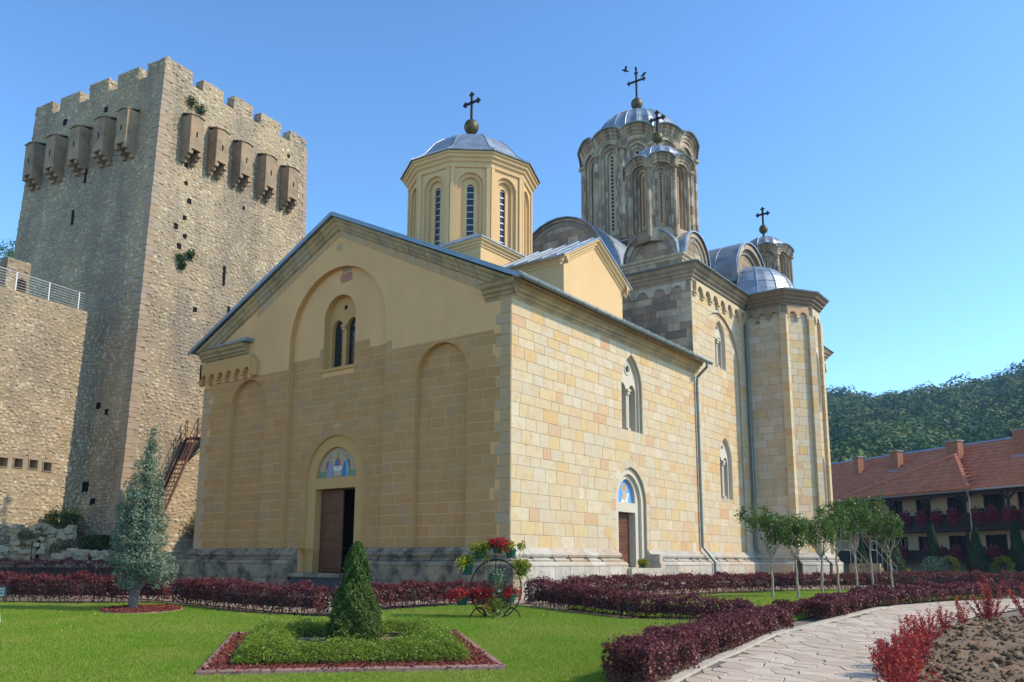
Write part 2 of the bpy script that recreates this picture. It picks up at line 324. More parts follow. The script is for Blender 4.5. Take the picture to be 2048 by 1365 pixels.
class Frame:
    def __init__(s, O, u, n): s.O = np.array(O, float); s.u = np.array(u, float); s.n = np.array(n, float)
    def p(s, a, z, d=0.0): q = s.O + s.u*a + s.n*d; return (q[0], q[1], q[2]+z)
class Arch:
    def __init__(s, c, h, z0, zs, k=1.0):
        s.c, s.h, s.z0, s.zs, s.k = c, h, z0, zs, k; s.r = h*k; s.top = zs+s.r; s.Rad = (h*h+s.r*s.r)/(2*h)
    def hw(s, z):
        if z <= s.zs: return s.h
        if z >= s.top: return 0.0
        return max(0.0, math.sqrt(max(0, s.Rad**2-(z-s.zs)**2))-(s.Rad-s.h)) if s.k >= 1 else s.h*math.sqrt(max(0, 1-((z-s.zs)/s.r)**2))
    def outline(s, n=9):
        zz = [s.zs + s.r*math.sin(math.pi/2*i/n) for i in range(n)]
        L = [(s.c-s.h, s.z0)] + [(s.c-s.hw(z), z) for z in zz]; Rr = [(s.c+s.hw(z), z) for z in zz[::-1]] + [(s.c+s.h, s.z0)]
        return L + [(s.c, s.top)] + Rr
    def grow(s, g, gb=0.0): return Arch(s.c, s.h+g, s.z0-gb, s.zs, (s.r+g)/(s.h+g))
def reveal(mb, fr, ar, d0, d1, sill=True):
    o = ar.outline(); n = len(o)
    mb.add([fr.p(a, z, d0) for a, z in o] + [fr.p(a, z, d1) for a, z in o], [(i, (i+1) % n, n+(i+1) % n, n+i) for i in range(n if sill else n-1)])
def arch_ring(mb, fr, ar, w, d0, d1, n=9, gap=0.0, legs=True):
    """archivolt voussoirs as separate prisms around arch ar"""
    big = ar.grow(w); out = []
    for i in range(n):
        t0, t1 = math.pi*i/n, math.pi*(i+1)/n
        pts = []
        for A, ts in ((ar, (t0, (t0+t1)/2, t1)), (big, (t1, (t0+t1)/2, t0))):
            for t in ts:
                z = A.zs + A.r*math.sin(t); sg = -1 if t < math.pi/2 else 1
                hwv = A.hw(min(z, A.top)) if abs(t-math.pi/2) > 1e-6 else 0
                pts.append((A.c+sg*hwv, z))
        out.append(pts)
        if mb is not None: mb.prism(fr, pts, d0, d1, gap, 0.006)
    return out
def blocks(rows, L, Rr, avoid=(), wmin=0.5, wmax=1.1, seed=1, keep=None):
    """ashlar block outlines between functions L(z), Rr(z) around the arches in avoid"""
    r = random.Random(seed); out = []
    for za, zb in zip(rows[:-1], rows[1:]):
        ivs = [(L, Rr)]
        for A in sorted(avoid, key=lambda a: a.c):
            if A.z0 < zb-0.02 and A.top > za+0.02:
                l, rr = ivs.pop()
                # rows that only graze the bottom of the opening still stop at its jamb
                ivs += [(l, lambda z, A=A: A.c-A.hw(max(z, A.z0))), (lambda z, A=A: A.c+A.hw(max(z, A.z0)), rr)]
        zs = [za, za+(zb-za)/3, za+2*(zb-za)/3, zb]
        for l, rr in ivs:
            lo = min(l(z) for z in zs); hi = max(rr(z) for z in zs)
            if hi-lo < 0.04: continue
            cuts = [lo]; a = lo - r.random()*wmax*0.5
            while True:
                a += wmin+(wmax-wmin)*r.random()
                if a > hi-wmin*0.45: break
                if a > lo+wmin*0.3: cuts.append(a)
            cuts.append(hi)
            for a0, a1 in zip(cuts[:-1], cuts[1:]):
                if keep and not keep((a0+a1)/2, (za+zb)/2): continue
                left = [(min(max(a0, l(z)), rr(z)), z) for z in zs]; right = [(max(min(a1, rr(z)), l(z)), z) for z in zs]
                if max(b[0]-a[0] for a, b in zip(left, right)) < 0.03: continue
                sl = all(abs(p[0]-left[0][0]) < 1e-4 for p in left); sr = all(abs(p[0]-right[0][0]) < 1e-4 for p in right)
                pl = [left[0], left[-1]] if sl else left; prr = [right[0], right[-1]] if sr else right
                out.append(prr + pl[::-1])
    return out
# ------------------------------------------------------------------ ground, paths
def sheet(name, xs, ys, zoff, mat, mask=None, kind='structure'):
    X, Y = np.meshgrid(xs, ys, indexing='ij'); Z = gz(X, Y)+zoff
    ny = len(ys); V = np.stack([X, Y, Z], -1).reshape(-1, 3)
    F = []
    for i in range(len(xs)-1):
        for j in range(ny-1):
            F.append((i*ny+j, (i+1)*ny+j, (i+1)*ny+j+1, i*ny+j+1))
    me = bpy.data.meshes.new(name); me.from_pydata(V.tolist(), [], F)
    return link_mesh(name, me, mat, None, kind)
gx = np.concatenate([[-600, -250, -100, -50], np.arange(-30, 50, 2.0), [60, 90, 140, 250, 420, 700, 1200]])
gy = np.concatenate([[-900, -400, -180, -90, -50], np.arange(-30, 40, 2.0), [50, 80, 140, 300, 600, 1000]])
sheet('ground', gx, gy, -0.03, 'earth')
def flat_poly(name, pts, zoff, mat, kind='structure', step=1.2, parent=None):
    """polygon draped on the ground (fan of a fine triangulation by clipping to grid strips)"""
    import bmesh
    bm = bmesh.new(); vs = [bm.verts.new((x, y, 0)) for x, y in pts]; bm.faces.new(vs)
    xs = [p[0] for p in pts]; ys = [p[1] for p in pts]
    # cut along lines of equal slope distance so the sheet follows the rise of the ground
    for d in np.arange(-2, 60, step):
        co = (CAM[0]+0.80386*d, CAM[1]+0.59482*d, 0)
        g = bm.verts[:]+bm.edges[:]+bm.faces[:]
        bmesh.ops.bisect_plane(bm, geom=g, plane_co=co, plane_no=(0.80386, 0.59482, 0))
    bmesh.ops.triangulate(bm, faces=bm.faces[:])
    for v in bm.verts: v.co.z = float(gz(v.co.x, v.co.y))+zoff
    me = bpy.data.meshes.new(name); bm.to_mesh(me); bm.free()
    return link_mesh(name, me, mat, parent, kind)
LAWN = [(-24, 24), (-12.0, 13.0), (-9.3, 8.0), (-7.5, 6.2), (-7.9, 2.8), (-7.3, -0.05), (-5.0, 0.05), (-2.8, -0.45), (-2.0, -1.8),
        (-3.2, -5.6), (-2.2, -7.6), (-3.2, -8.9), (-6.2, -9.0), (-10.2, -9.5), (-17, -10.5), (-26, -12), (-30, 10)]
LAWN2 = [(-1.6, -3.0), (0.6, -2.8), (7.8, -3.8), (13.4, -4.9), (15.6, -6.5), (16.5, -9.2), (14, -11.4), (9.6, -11.4), (6.9, -10.2), (3.6, -9.0), (-1.0, -8.8), (-1.2, -7.2), (-2.2, -5.6)]
flat_poly('lawn', LAWN, 0.006, 'lawn'); flat_poly('lawn', LAWN2, 0.006, 'lawn')
flat_poly('pavement', [(-7.0, 24), (-6.9, 7), (-6.9, 0.6), (-4.6, 1.0), (-2.2, 0.4), (-0.8, -1.6), (2, -1.9), (8, -2.9), (14, -4.0), (22, -6.5), (36, -6.5), (36, 26), (0, 26)], -0.008, 'yard')
flat_poly('courtyard', [(16, -6.6), (36, -6.5), (42, -2), (45, -14), (40, -24), (10, -14.6), (10.5, -13.2), (18, -11)], -0.014, 'earth')
PATHL = [(-15.0, -11.0), (-11.81, -10.45), (-9.79, -10.15), (-7.9, -9.87), (-6.19, -9.73), (-3.57, -9.4), (-2.02, -9.53), (0.25, -9.6), (3.73, -9.68), (7.1, -10.85), (8.62, -11.86), (10.82, -13.02)]
PATHR = [(-13.5, -13.6), (-9.85, -12.97), (-7.87, -12.6), (-4.24, -12.08), (-0.8, -11.9), (2.97, -12.03), (6.27, -12.75), (8.02, -13.46), (9.8, -14.6)]
PATH = PATHL + PATHR[::-1]
path_o = flat_poly('path', PATH, 0.002, 'grout')
def inside(poly, x, y):
    c = np.zeros(np.shape(x), bool); n = len(poly)
    for i in range(n):
        x0, y0 = poly[i]; x1, y1 = poly[i-1]
        c ^= ((y0 > y) != (y1 > y)) & (x < (x1-x0)*(y-y0)/(y1-y0+1e-12)+x0)
    return c
def clip_half(poly, px, py, nx, ny):
    out = []
    for i in range(len(poly)):
        a, b = poly[i-1], poly[i]; da = (a[0]-px)*nx+(a[1]-py)*ny; db = (b[0]-px)*nx+(b[1]-py)*ny
        if (da <= 0) != (db <= 0):
            t = da/(da-db); out.append((a[0]+(b[0]-a[0])*t, a[1]+(b[1]-a[1])*t))
        if db <= 0: out.append(b)
    return out
def crazy_paving():
    r = np.random.default_rng(3); S = 0.37; seeds = []
    for i in range(-42, 72):
        for j in range(-44, -23):
            x, y = (i+0.5*(j % 2))*S, j*S
            seeds.append((x+r.uniform(-.17, .17), y+r.uniform(-.15, .15)))
    seeds = np.array(seeds)
    ok = inside(PATH, seeds[:, 0], seeds[:, 1]); polys = []
    for k in np.nonzero(ok)[0]:
        s = seeds[k]; d = np.hypot(*(seeds-s).T); nb = np.nonzero((d < 1.3) & (d > 0))[0]
        poly = [(s[0]-.9, s[1]-.9), (s[0]+.9, s[1]-.9), (s[0]+.9, s[1]+.9), (s[0]-.9, s[1]+.9)]
        for q in nb[np.argsort(d[nb])][:14]:
            m = (s+seeds[q])/2; nn = (seeds[q]-s)/d[q]
            poly = clip_half(poly, m[0]-nn[0]*0.008, m[1]-nn[1]*0.008, nn[0], nn[1])
            if len(poly) < 3: break
        if len(poly) < 3: continue
        # wobble the edges a little so the joints are not ruler straight
        w = []
        for i in range(len(poly)):
            a, b = poly[i-1], poly[i]
            w += [a, ((a[0]+b[0])/2+r.uniform(-.012, .012), (a[1]+b[1])/2+r.uniform(-.012, .012))]
        if not all(inside(PATH, np.array([p[0] for p in poly]), np.array([p[1] for p in poly]))):
            w = [p for p in w]
            c = [p for p in w if inside(PATH, np.array(p[0]), np.array(p[1]))]
            if len(c) < 3: continue
            w = c
        polys.append((float(np.hypot(s[0]-CAM[0], s[1]-CAM[1])), w))
    polys.sort(key=lambda t: t[0])
    vis = [p for p in polys if p[1][0][0] > -12.5]; hid = [p for p in polys if p[1][0][0] <= -12.5]
    def emit(mb, w, r=random):
        cx = sum(p[0] for p in w)/len(w); cy = sum(p[1] for p in w)/len(w); h = 0.014+r.uniform(0, .007)
        tx, ty = r.uniform(-.008, .008), r.uniform(-.008, .008); n = len(w)
        lo = [(x, y, float(gz(x, y))) for x, y in w]
        hi = [(cx+(x-cx)*.965, cy+(y-cy)*.965, float(gz(x, y))+h+tx*(x-cx)+ty*(y-cy)) for x, y in w]
        mb.add(lo+hi, [(i, (i+1) % n, n+(i+1) % n, n+i) for i in range(n)]+[tuple(range(n, 2*n))])
    for _, w in vis[:300]:
        mb = MB(); emit(mb, w); mb.build('paving_stone', 'paving', path_o)
    mb = MB()
    for _, w in vis[300:]+hid: emit(mb, w)
    mb.build('paving_stones', 'paving', path_o, kind='stuff')
crazy_paving()
# concrete kerb along the hedge side of the path, laid in lengths
def along(pts, step):
    P = [np.array(p, float) for p in pts]; out = [P[0]]; carry = 0
    for a, b in zip(P[:-1], P[1:]):
        L = np.hypot(*(b-a)); t = step-carry
        while t < L: out.append(a+(b-a)*t/L); t += step
        carry = L-(t-step)
    out.append(P[-1]); return out
kk = along(PATHL[1:], 0.9)
for a, b in zip(kk[:-1], kk[1:]):
    d = (b-a)/np.hypot(*(b-a)); nrm = np.array([-d[1], d[0]]); mb = MB(); g = 0.006
    a2, b2 = a+d*g, b-d*g; vs = []
    for z in (-0.03, 0.045):
        for p, o in ((a2, -0.02), (b2, -0.02), (b2, 0.13), (a2, 0.13)):
            q = p+nrm*o; vs.append((q[0], q[1], float(gz(*q))+z))
    mb.add(vs, [(0, 3, 2, 1), (4, 5, 6, 7), (0, 1, 5, 4), (1, 2, 6, 5), (2, 3, 7, 6), (3, 0, 4, 7)])
    mb.build('kerb_stone', 'kerb', path_o)

# ------------------------------------------------------------------ the church
church = thing('monastery_church', 'tall sandstone monastery church with five lead domes, ochre porch dome and gabled west front', 'church', (7, 8.3, 0.4))
WZ = 16.6; LN = 14.0
FW = Frame((0, 0, 0), (0, 1, 0), (-1, 0, 0)); FS = Frame((0, 0, 0), (1, 0, 0), (0, -1, 0))
FNW = Frame((14.0, 0, 0), (0, 1, 0), (-1, 0, 0)); FNS = Frame((0, 0.06, 0), (1, 0, 0), (0, -1, 0))
STONES = []          # (score, frame, poly, d0, d1, material)
def add_stones(fr, polys, d0, d1, mat, matf=None, gap=.004):
    for p in polys:
        a = sum(q[0] for q in p)/len(p); z = sum(q[1] for q in p)/len(p); c = np.array(fr.p(a, z))
        v = CAM-c; D = np.linalg.norm(v); f = max(0.02, float(v@fr.n)/D)
        w = max(q[0] for q in p)-min(q[0] for q in p); h = max(q[1] for q in p)-min(q[1] for q in p)
        STONES.append((w*h*f/D**2, fr, p, d0, d1, matf(a, z) if matf else mat, gap))
def rows_of(z0, z1, h, jit, seed):
    r = random.Random(seed); z = [z0]
    while z[-1] < z1-h*0.7: z.append(z[-1]+h+r.uniform(-jit, jit))
    z[-1] = z1 if z1-z[-1] < h*0.5 else z[-1]
    if z[-1] < z1: z.append(z1)
    return z
# openings
aL, aC, aR = Arch(13.45, 1.18, 1.94, 7.65), Arch(8.28, 2.68, 1.94, 9.95), Arch(2.95, 1.18, 1.94, 7.65)
wW = Arch(8.36, 0.87, 8.72, 10.72); portal = Arch(8.3, 1.56, 1.0, 4.55)
sW = Arch(7.96, 0.82, 6.5, 8.25, 1.6); sP = Arch(7.75, 1.19, 1.0, 3.75, 1.12)
# west wall core with three blind arches
mb = MB(); GAB = [(0, .3), (WZ, .3), (WZ, 10.15), (8.3, 14.3), (0, 10.15)]
mb.poly_tri(FW, GAB, [aL.outline(), aC.outline()+[(9.86, 1.94), (9.86, 1.0), (6.74, 1.0), (6.74, 1.94)], aR.outline()], 0)
for y in (9.86, 6.74): mb.add([FW.p(y, z, d) for d in (0, -.239) for z in (1.0, 1.96)], [(0, 1, 3, 2)])
jb = MB()
for A in (aL, aR):
    reveal(jb, FW, A, 0, -.22); mb.poly_tri(FW, A.outline(), [], -.22)
reveal(jb, FW, aC, 0, -.24); jb.build('arch_jamb', 'facade_trim', church, kind='stuff')
low = Arch(8.05, 1.56, 1.94, 4.55)
mb.poly_tri(FW, aC.outline()+[(a, max(z, 1.94)) for a, z in portal.outline()][::-1], [wW.outline()], -.24)
mb.build('west_wall', 'plaster', church)
W2 = WZ-0.02
def edge_keep(y, z):
    if y < 0.62: return z < 9.9
    if y < 5.09: return z < 8.93
    if y < 6.70: return z < 9.28
    if y < 9.15: return z < 9.57
    if y < 9.64: return z < 9.6
    if y < 10.92: return z < 9.28
    if y < 12.65: return z < 9.05
    return z < 8.93
rowsW = [1.94, 2.30, 2.68, 3.05, 3.42, 3.79, 4.15, 4.5, 4.86, 5.22, 5.58, 5.93, 6.29, 6.65, 7.0, 7.36, 7.71, 8.06, 8.42, 8.78, 8.93, 9.27, 9.58]
wm = lambda y, z: 'quoin' if (y < 0.75 or y > WZ-.7) else 'facade'
add_stones(FW, blocks(rowsW, lambda z: 0.0, lambda z: WZ, (aL, aC, aR), .55, 1.15, 4, lambda y, z: edge_keep(y, z) and 0.45 < y < WZ-.4), -.002, .005, None, lambda y, z: 'facade', .009)
qz = rows_of(1.94, 9.9, .36, .03, 8)
for i, (z0, z1) in enumerate(zip(qz[:-1], qz[1:])):      # toothed quoins on both corners
    w = .42 if i % 2 else .62
    add_stones(FW, [[(w, z0), (w, z1), (0.0, z1), (0.0, z0)]], -.002, .018, 'quoin')
    add_stones(FW, [[(WZ, z0), (WZ, z1), (WZ-w, z1), (WZ-w, z0)]] if z1 < 8.9 else [], -.002, .018, 'quoin')
FWc = Frame((0.24, 0, 0), (0, 1, 0), (-1, 0, 0)); FWs = Frame((0.22, 0, 0), (0, 1, 0), (-1, 0, 0))
for A, fr, av in ((aL, FWs, ()), (aR, FWs, ()), (aC, FWc, (portal.grow(.36), wW))):
    add_stones(fr, blocks(rowsW, lambda z, A=A: A.c-A.hw(z), lambda z, A=A: A.c+A.hw(z), av, .5, 1.05, 11+int(A.c), edge_keep), -.002, .005, 'facade', None, .009)
# a band of pale stones under the raking cornice
for s in (-1, 1):
    t = 0.35
    while t < 8.3:
        w = random.uniform(.35, .75); t1 = min(t+w, 8.3)
        y0, y1 = 8.3+s*(8.3-t), 8.3+s*(8.3-t1); z0, z1 = 10.02+t*.5, 10.02+t1*.5
        if not (s > 0 and t < 3.2): add_stones(FW, [[(y0, z0-.30), (y1, z1-.30), (y1, z1+.05), (y0, z0+.05)]], -.002, .016, 'quoin')
        t = t1
# raking cornice, eaves cornice returns
mb = MB()
for s in (-1, 1):
    prof = [(0.0, -.02), (.10, .03), (.13, .12), (.20, .18), (.24, .28), (.33, .34), (.36, .44), (0, .46)]
    e = Vector((0, 8.3+s*8.55, 9.98)); pk = Vector((0, 8.3, 14.12)); n = 11
    for i in range(n):
        p0 = e.lerp(pk, i/n+.0015); p1 = e.lerp(pk, (i+1)/n-.0015 if i < n-1 else 1); k = len(prof)
        vs = [(-o, p.y, p.z+z) for p in (p0, p1) for o, z in prof]
        mb.add(vs, [(j, j+1, k+j+1, k+j) for j in range(k-1)]+[tuple(range(k)), tuple(range(k, 2*k))[::-1]])
mb.build('raking_cornice', 'cornice', church)
EAVE = [(0.0, 9.86), (.04, 9.95), (.10, 10.0), (.12, 10.07), (.20, 10.11), (.22, 10.2), (.32, 10.26), (.36, 10.36), (.42, 10.40), (.0, 10.42)]
mb = MB(); xs = along([(-.0, 0.0), (LN+.12, 0.0)], 1.15)
for a, b in zip(xs[:-1], xs[1:]): mb.sweep([(a[0]+.003, 0), (b[0]-.003, 0)], EAVE)
mb.sweep([(0.0, 1.05), (0.0, 0.0), (0.01, 0.0)], [(o, z+.005) for o, z in EAVE]); mb.sweep([(0.0, WZ), (0, WZ-3.0)][::1], [(o, z-.02) for o, z in EAVE], side=1)
mb.build('eaves_cornice', 'cornice', church, kind='stuff')
mb = MB(); mb.sweep([(LN, WZ), (0, WZ)], EAVE); mb.build('eaves_cornice', 'cornice', church)
def scallop(mb, fr, a0, a1, ztop, zspring, n, d, feet=True):
    """frieze of little round arches on corbels"""
    w = (a1-a0)/n; outer = [(a1, ztop), (a0, ztop)]; pts = []
    for i in range(n):
        c = a0+(i+.5)*w; h = w*.33
        pts += [(a0+i*w, zspring-.02), (c-h, zspring)] + [(c-h*math.cos(t), zspring+h*math.sin(t)) for t in np.linspace(0, math.pi, 7)[1:-1]] + [(c+h, zspring)]
    pts.append((a1, zspring-.02)); poly = [(a1, ztop), (a0, ztop)]+pts
    mb.poly_tri(fr, poly, [], d)
    m = len(pts); mb.add([fr.p(a, z, d) for a, z in pts]+[fr.p(a, z, 0) for a, z in pts], [(i, i+1, m+i+1, m+i) for i in range(m-1)])
    for a in (a0, a1): mb.add([fr.p(a, ztop, d), fr.p(a, zspring-.02, d), fr.p(a, zspring-.02, 0), fr.p(a, ztop, 0)], [(0, 1, 2, 3)])
    if feet:
        for i in range(n+1):
            a = a0+i*w; q = w*.15
            for (za, zb, k) in ((zspring-.02, zspring-.13, 1.0), (zspring-.13, zspring-.24, .55)):
                c = fr.p(a, (za+zb)/2, d*k/2); mb.obox(c, (fr.u, fr.n, (0, 0, 1)), (q, d*k/2+.004, (za-zb)/2-.001))
mb = MB(); scallop(mb, FW, 13.15, WZ+.12, 9.86, 9.15, 6, .2)
FN_end = Frame((0, WZ, 0), (1, 0, 0), (0, 1, 0)); mb.box((-.2, WZ+.0, 8.95), (.3, WZ+.12, 9.86))
mb.prism(FW, [(13.15, 8.93), (13.15, 9.86), (12.84, 9.5), (12.84, 8.93)], 0, .17)
mb.build('corbel_frieze', 'facade_trim', church)
mb = MB(); mb.prism(FW, [(13.3, 10.40), (13.3, 10.55), (16.3, 10.42), (16.3, 10.40)], 0, .40); mb.build('cornice_flashing', 'flash', church)

# narthex south wall
mb = MB()
mb.poly_tri(FS, [(0, .3), (LN, .3), (LN, 10.1), (0, 10.1)], [sW.outline(), sP.grow(0).outline()], 0)
reveal(mb, FS, sW, 0, -.34); reveal(mb, FS, sP, 0, -.1)
mb.build('south_wall', 'joint', church)
rowsS = rows_of(1.94, 9.86, .385, .07, 5)
add_stones(FS, blocks(rowsS, lambda z: 0.0, lambda z: LN, (sW.grow(.02), sP.grow(.30)), .42, 1.0, 21), -.002, .013, 'ashlar')
# north and east ends of the narthex (plain, out of view)
mb = MB(); mb.add([(0, WZ, .3), (LN, WZ, .3), (LN, WZ, 10.2), (0, WZ, 10.2)], [(0, 1, 2, 3)])
mb.build('north_wall', 'greystone', church)

# plinth: moulded base with its own course of stones
PL = [(0, 1.96), (.05, 1.94), (.09, 1.84), (.17, 1.81), (.20, 1.74), (.17, 1.67), (.12, 1.66), (.13, 1.60), (.25, 1.585), (.27, 1.555), (.24, 1.53), (.38, 1.50), (.45, 1.44), (.46, 1.38), (.44, 1.36)]
def plinth_run(path, mat, seed, breaks=(.7, 1.4)):
    r = random.Random(seed); pts = [np.array(p, float) for p in path]
    for a, b in zip(pts[:-1], pts[1:]):
        L = np.hypot(*(b-a)); d = (b-a)/L; n = np.array([d[1], -d[0]]); t = 0
        ms = MB()
        while t < L-.05:
            w = min(r.uniform(*breaks), L-t)
            if L-t-w < .4: w = L-t
            st, en = (0 if t > 0 else 0), 0
            ms.sweep([a+d*(t+.002), a+d*(t+w-.002)], [(o+r.uniform(-.0015, .0015), z) for o, z in PL]); t += w
        ms.build('plinth_moulding', mat, church)
        fr = Frame((a[0], a[1], 0), (d[0], d[1], 0), (n[0], n[1], 0))
        mc = MB(); mc.add([fr.p(-.44, .25, .42), fr.p(L+.44, .25, .42), fr.p(L+.44, 1.37, .42), fr.p(-.44, 1.37, .42)], [(0, 1, 2, 3)])
        for z0, z1 in ((.30, .86), (.86, 1.37)):
            for p in blocks([z0, z1], lambda z: -.0, lambda z: L, (), .6, 1.2, seed+int(z0*10)):
                m2 = MB(); m2.prism(fr, p, .36, .44+r.uniform(-.006, .004), .004, .012); m2.build('plinth_stone', mat, church)
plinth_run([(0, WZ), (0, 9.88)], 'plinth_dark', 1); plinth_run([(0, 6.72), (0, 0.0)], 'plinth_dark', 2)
plinth_run([(0.0, 0), (6.6, 0)], 'plinth', 3); plinth_run([(8.98, 0), (14.15, 0)], 'plinth', 4)
mbs = [MB(), MB()]       # solid corners and returns of the plinth
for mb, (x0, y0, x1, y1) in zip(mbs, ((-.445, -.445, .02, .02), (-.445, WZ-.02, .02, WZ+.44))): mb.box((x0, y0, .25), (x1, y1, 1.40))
for i in range(len(PL)-1):
    (o0, z0), (o1, z1) = PL[i], PL[i+1]
    for sx, cy, mb in ((1, 0.0, mbs[0]), (-1, WZ, mbs[1])):
        mb.add([(-o0, cy, z0), (-o0, cy-sx*o0, z0), (0, cy-sx*o0, z0), (-o1, cy, z1), (-o1, cy-sx*o1, z1), (0, cy-sx*o1, z1)], [(0, 1, 4, 3), (1, 2, 5, 4)])
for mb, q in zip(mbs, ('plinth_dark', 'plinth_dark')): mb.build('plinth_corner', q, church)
for y0 in (9.872, 6.728):
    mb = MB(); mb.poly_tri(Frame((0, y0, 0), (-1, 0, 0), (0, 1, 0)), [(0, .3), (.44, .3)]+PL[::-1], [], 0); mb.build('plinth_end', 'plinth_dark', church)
for x0 in (6.606, 8.974, 14.158):
    mb = MB(); mb.poly_tri(Frame((x0, 0, 0), (0, -1, 0), (1, 0, 0)), [(0, .3), (.44, .3)]+PL[::-1], [], 0); mb.build('plinth_end', 'plinth', church)

# west portal
mb = MB(); reveal(mb, FW, portal, -.24, -.32, False)
lun = Arch(8.33, 1.08, 4.55, 4.58, 1.03)
door_o = [(6.96, 1.05), (6.96, 4.14), (9.10, 4.14), (9.10, 1.05)]
inner = [(a, max(z, 1.05)) for a, z in portal.outline()]
mb.poly_tri(FW, inner, [lun.outline(), [(7.25, 1.06), (7.25, 4.14), (9.40, 4.14), (9.40, 1.06)]], -.32)
reveal(mb, FW, lun, -.32, -.46)
mb.add([FW.p(a, z, d) for d in (-.32, -1.1) for a, z in ((7.25, 1.06), (7.25, 4.14), (9.40, 4.14), (9.40, 1.06))],
       [(0, 1, 5, 4), (1, 2, 6, 5), (2, 3, 7, 6), (3, 0, 4, 7)])
mb.build('west_portal', 'facade_trim', church)
for p in arch_ring(None, FWc, portal, .36, 0, 0, 11):
    m2 = MB(); m2.prism(FWc, p, 0, .014, .004); m2.build('voussoir', 'facade', church)
for i in range(7):      # jamb stones of the west portal
    for a0, a1 in ((portal.c-portal.h-.36, portal.c-portal.h), (portal.c+portal.h, portal.c+portal.h+.36)):
        z0, z1 = 1.96+i*.37, 1.96+(i+1)*.37; m2 = MB(); m2.prism(FWc, [(a1, z0), (a1, z1), (a0, z1), (a0, z0)], -.002, .013); m2.build('jamb_stone', 'facade', church)
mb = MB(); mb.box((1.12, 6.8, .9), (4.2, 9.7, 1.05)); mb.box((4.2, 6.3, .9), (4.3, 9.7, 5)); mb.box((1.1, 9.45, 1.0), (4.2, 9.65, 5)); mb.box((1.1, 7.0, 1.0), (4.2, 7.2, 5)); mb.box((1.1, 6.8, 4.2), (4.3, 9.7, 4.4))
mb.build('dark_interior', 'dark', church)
def door_leaf(name, fr, a0, a1, z0, z1, d, npan, parent, handle=True):
    mb = MB(); mb.prism(fr, [(a1, z0), (a1, z1), (a0, z1), (a0, z0)], d-.06, d, 0, .008, True)
    leaf = mb.build(name, 'wood', parent); m = .13*(a1-a0)/1.0; h = (z1-z0)/npan
    for i in range(npan):
        p0, p1 = z0+i*h+.12, z0+(i+1)*h-.08
        mp = MB(); mp.prism(fr, [(a1-m, p0), (a1-m, p1), (a0+m, p1), (a0+m, p0)], d-.01, d+.022, 0, .03)
        mp.prism(fr, [(a1-2.2*m, p0+m), (a1-2.2*m, p1-m), (a0+2.2*m, p1-m), (a0+2.2*m, p0+m)], d, d+.034, 0, .012)
        mp.build('door_panel', 'wood', leaf)
    if handle:
        mh = MB(); c = fr.p(a0+.08, (z0+z1)/2-.1, d+.03); mh.ball(c, .035, 8); mh.build('door_handle', 'gold', leaf)
    return leaf
FD = Frame((0.60, 0, 0), (0, 1, 0), (-1, 0, 0))
door_leaf('wooden_door', FD, 8.16, 9.37, 1.08, 4.1, 0, 3, church)
mb = MB(); fo = Frame((.66, 7.29, 0), (1, 0, 0), (0, 1, 0))
door_leaf('wooden_door', fo, 0.02, 1.02, 1.08, 4.1, 0, 3, church, False)
# mural in the lunette: three seated robed figures round a table, plain flat shapes
def mural(fr, d, items, bgpoly, bgmat, name):
    mb = MB(); mb.poly_tri(fr, bgpoly, [], d); bgo = mb.build(name, bgmat, church); k = 0
    groups = {}
    for mat, poly in items:
        k += 1; m2 = MB(); m2.poly_tri(fr, poly, [], d+.002+.0006*k); m2.build('mural_shape', mat, bgo)
def ell(c, z, a, b, n=12): return [(c+a*math.cos(2*math.pi*i/n), z+b*math.sin(2*math.pi*i/n)) for i in range(n)]
FL = Frame((.45, 0, 0), (0, 1, 0), (-1, 0, 0)); yl = 8.36
it = [('fresco_green', [(yl-1.07, 4.56), (yl-1.06, 4.80), (yl+1.06, 4.80), (yl+1.07, 4.56)])]
def robed(c, z, s, robe, cloak, wing, flip=1):
    return [(wing, [(c-flip*.05*s, z+.62*s), (c-flip*.26*s, z+.55*s), (c-flip*.36*s, z-.05*s), (c-flip*.28*s, z+.1*s)]),
            ('fresco_gold', ell(c, z+.70*s, .115*s, .125*s)), (robe, [(c-.17*s, z-.2*s), (c-.19*s, z+.3*s), (c-.08*s, z+.58*s), (c+.08*s, z+.58*s), (c+.19*s, z+.3*s), (c+.19*s, z-.2*s)]),
            (cloak, [(c-.05*s, z-.18*s), (c-.02*s, z+.5*s), (c+.10*s, z+.5*s), (c+.2*s, z+.1*s), (c+.17*s, z-.18*s)]),
            ('fresco_brown', ell(c, z+.72*s, .075*s, .085*s)), ('fresco_skin', ell(c, z+.69*s, .05*s, .07*s))]
it += robed(yl+.02, 4.82, .85, 'fresco_red', 'fresco_blue', 'fresco_gold')
it += robed(yl+.42, 4.72, .8, 'fresco_lilac', 'fresco_lilac', 'fresco_brown', -1) + robed(yl-.42, 4.74, .8, 'fresco_cyan', 'fresco_blue', 'fresco_brown', 1)
it += [('fresco_white', [(yl-.2, 4.82), (yl-.22, 4.98), (yl+.22, 4.98), (yl+.2, 4.82)]), ('fresco_tan', [(yl-.2, 4.60), (yl-.2, 4.82), (yl+.2, 4.82), (yl+.2, 4.60)]), ('fresco_red', ell(yl, 4.92, .045, .035, 8))]
mural(FL, 0, it, lun.outline(), 'fresco_bg', 'lunette_mural')
# steps to the west door
for i, (x0, zt, zb, y0, y1) in enumerate(((-.72, 1.06, .93, 6.74, 9.86), (-.68, .928, .80, 6.5, 9.4), (-1.12, .80, .62, 6.2, 9.2), (-1.55, .62, .2, 5.9, 9.3))):
    mb = MB(); mb.box((x0, y0, zb), (0.6 if i == 0 else -.02, y1, zt)); mb.build('doorstep', 'plinth_dark' if i == 0 else 'step', church)

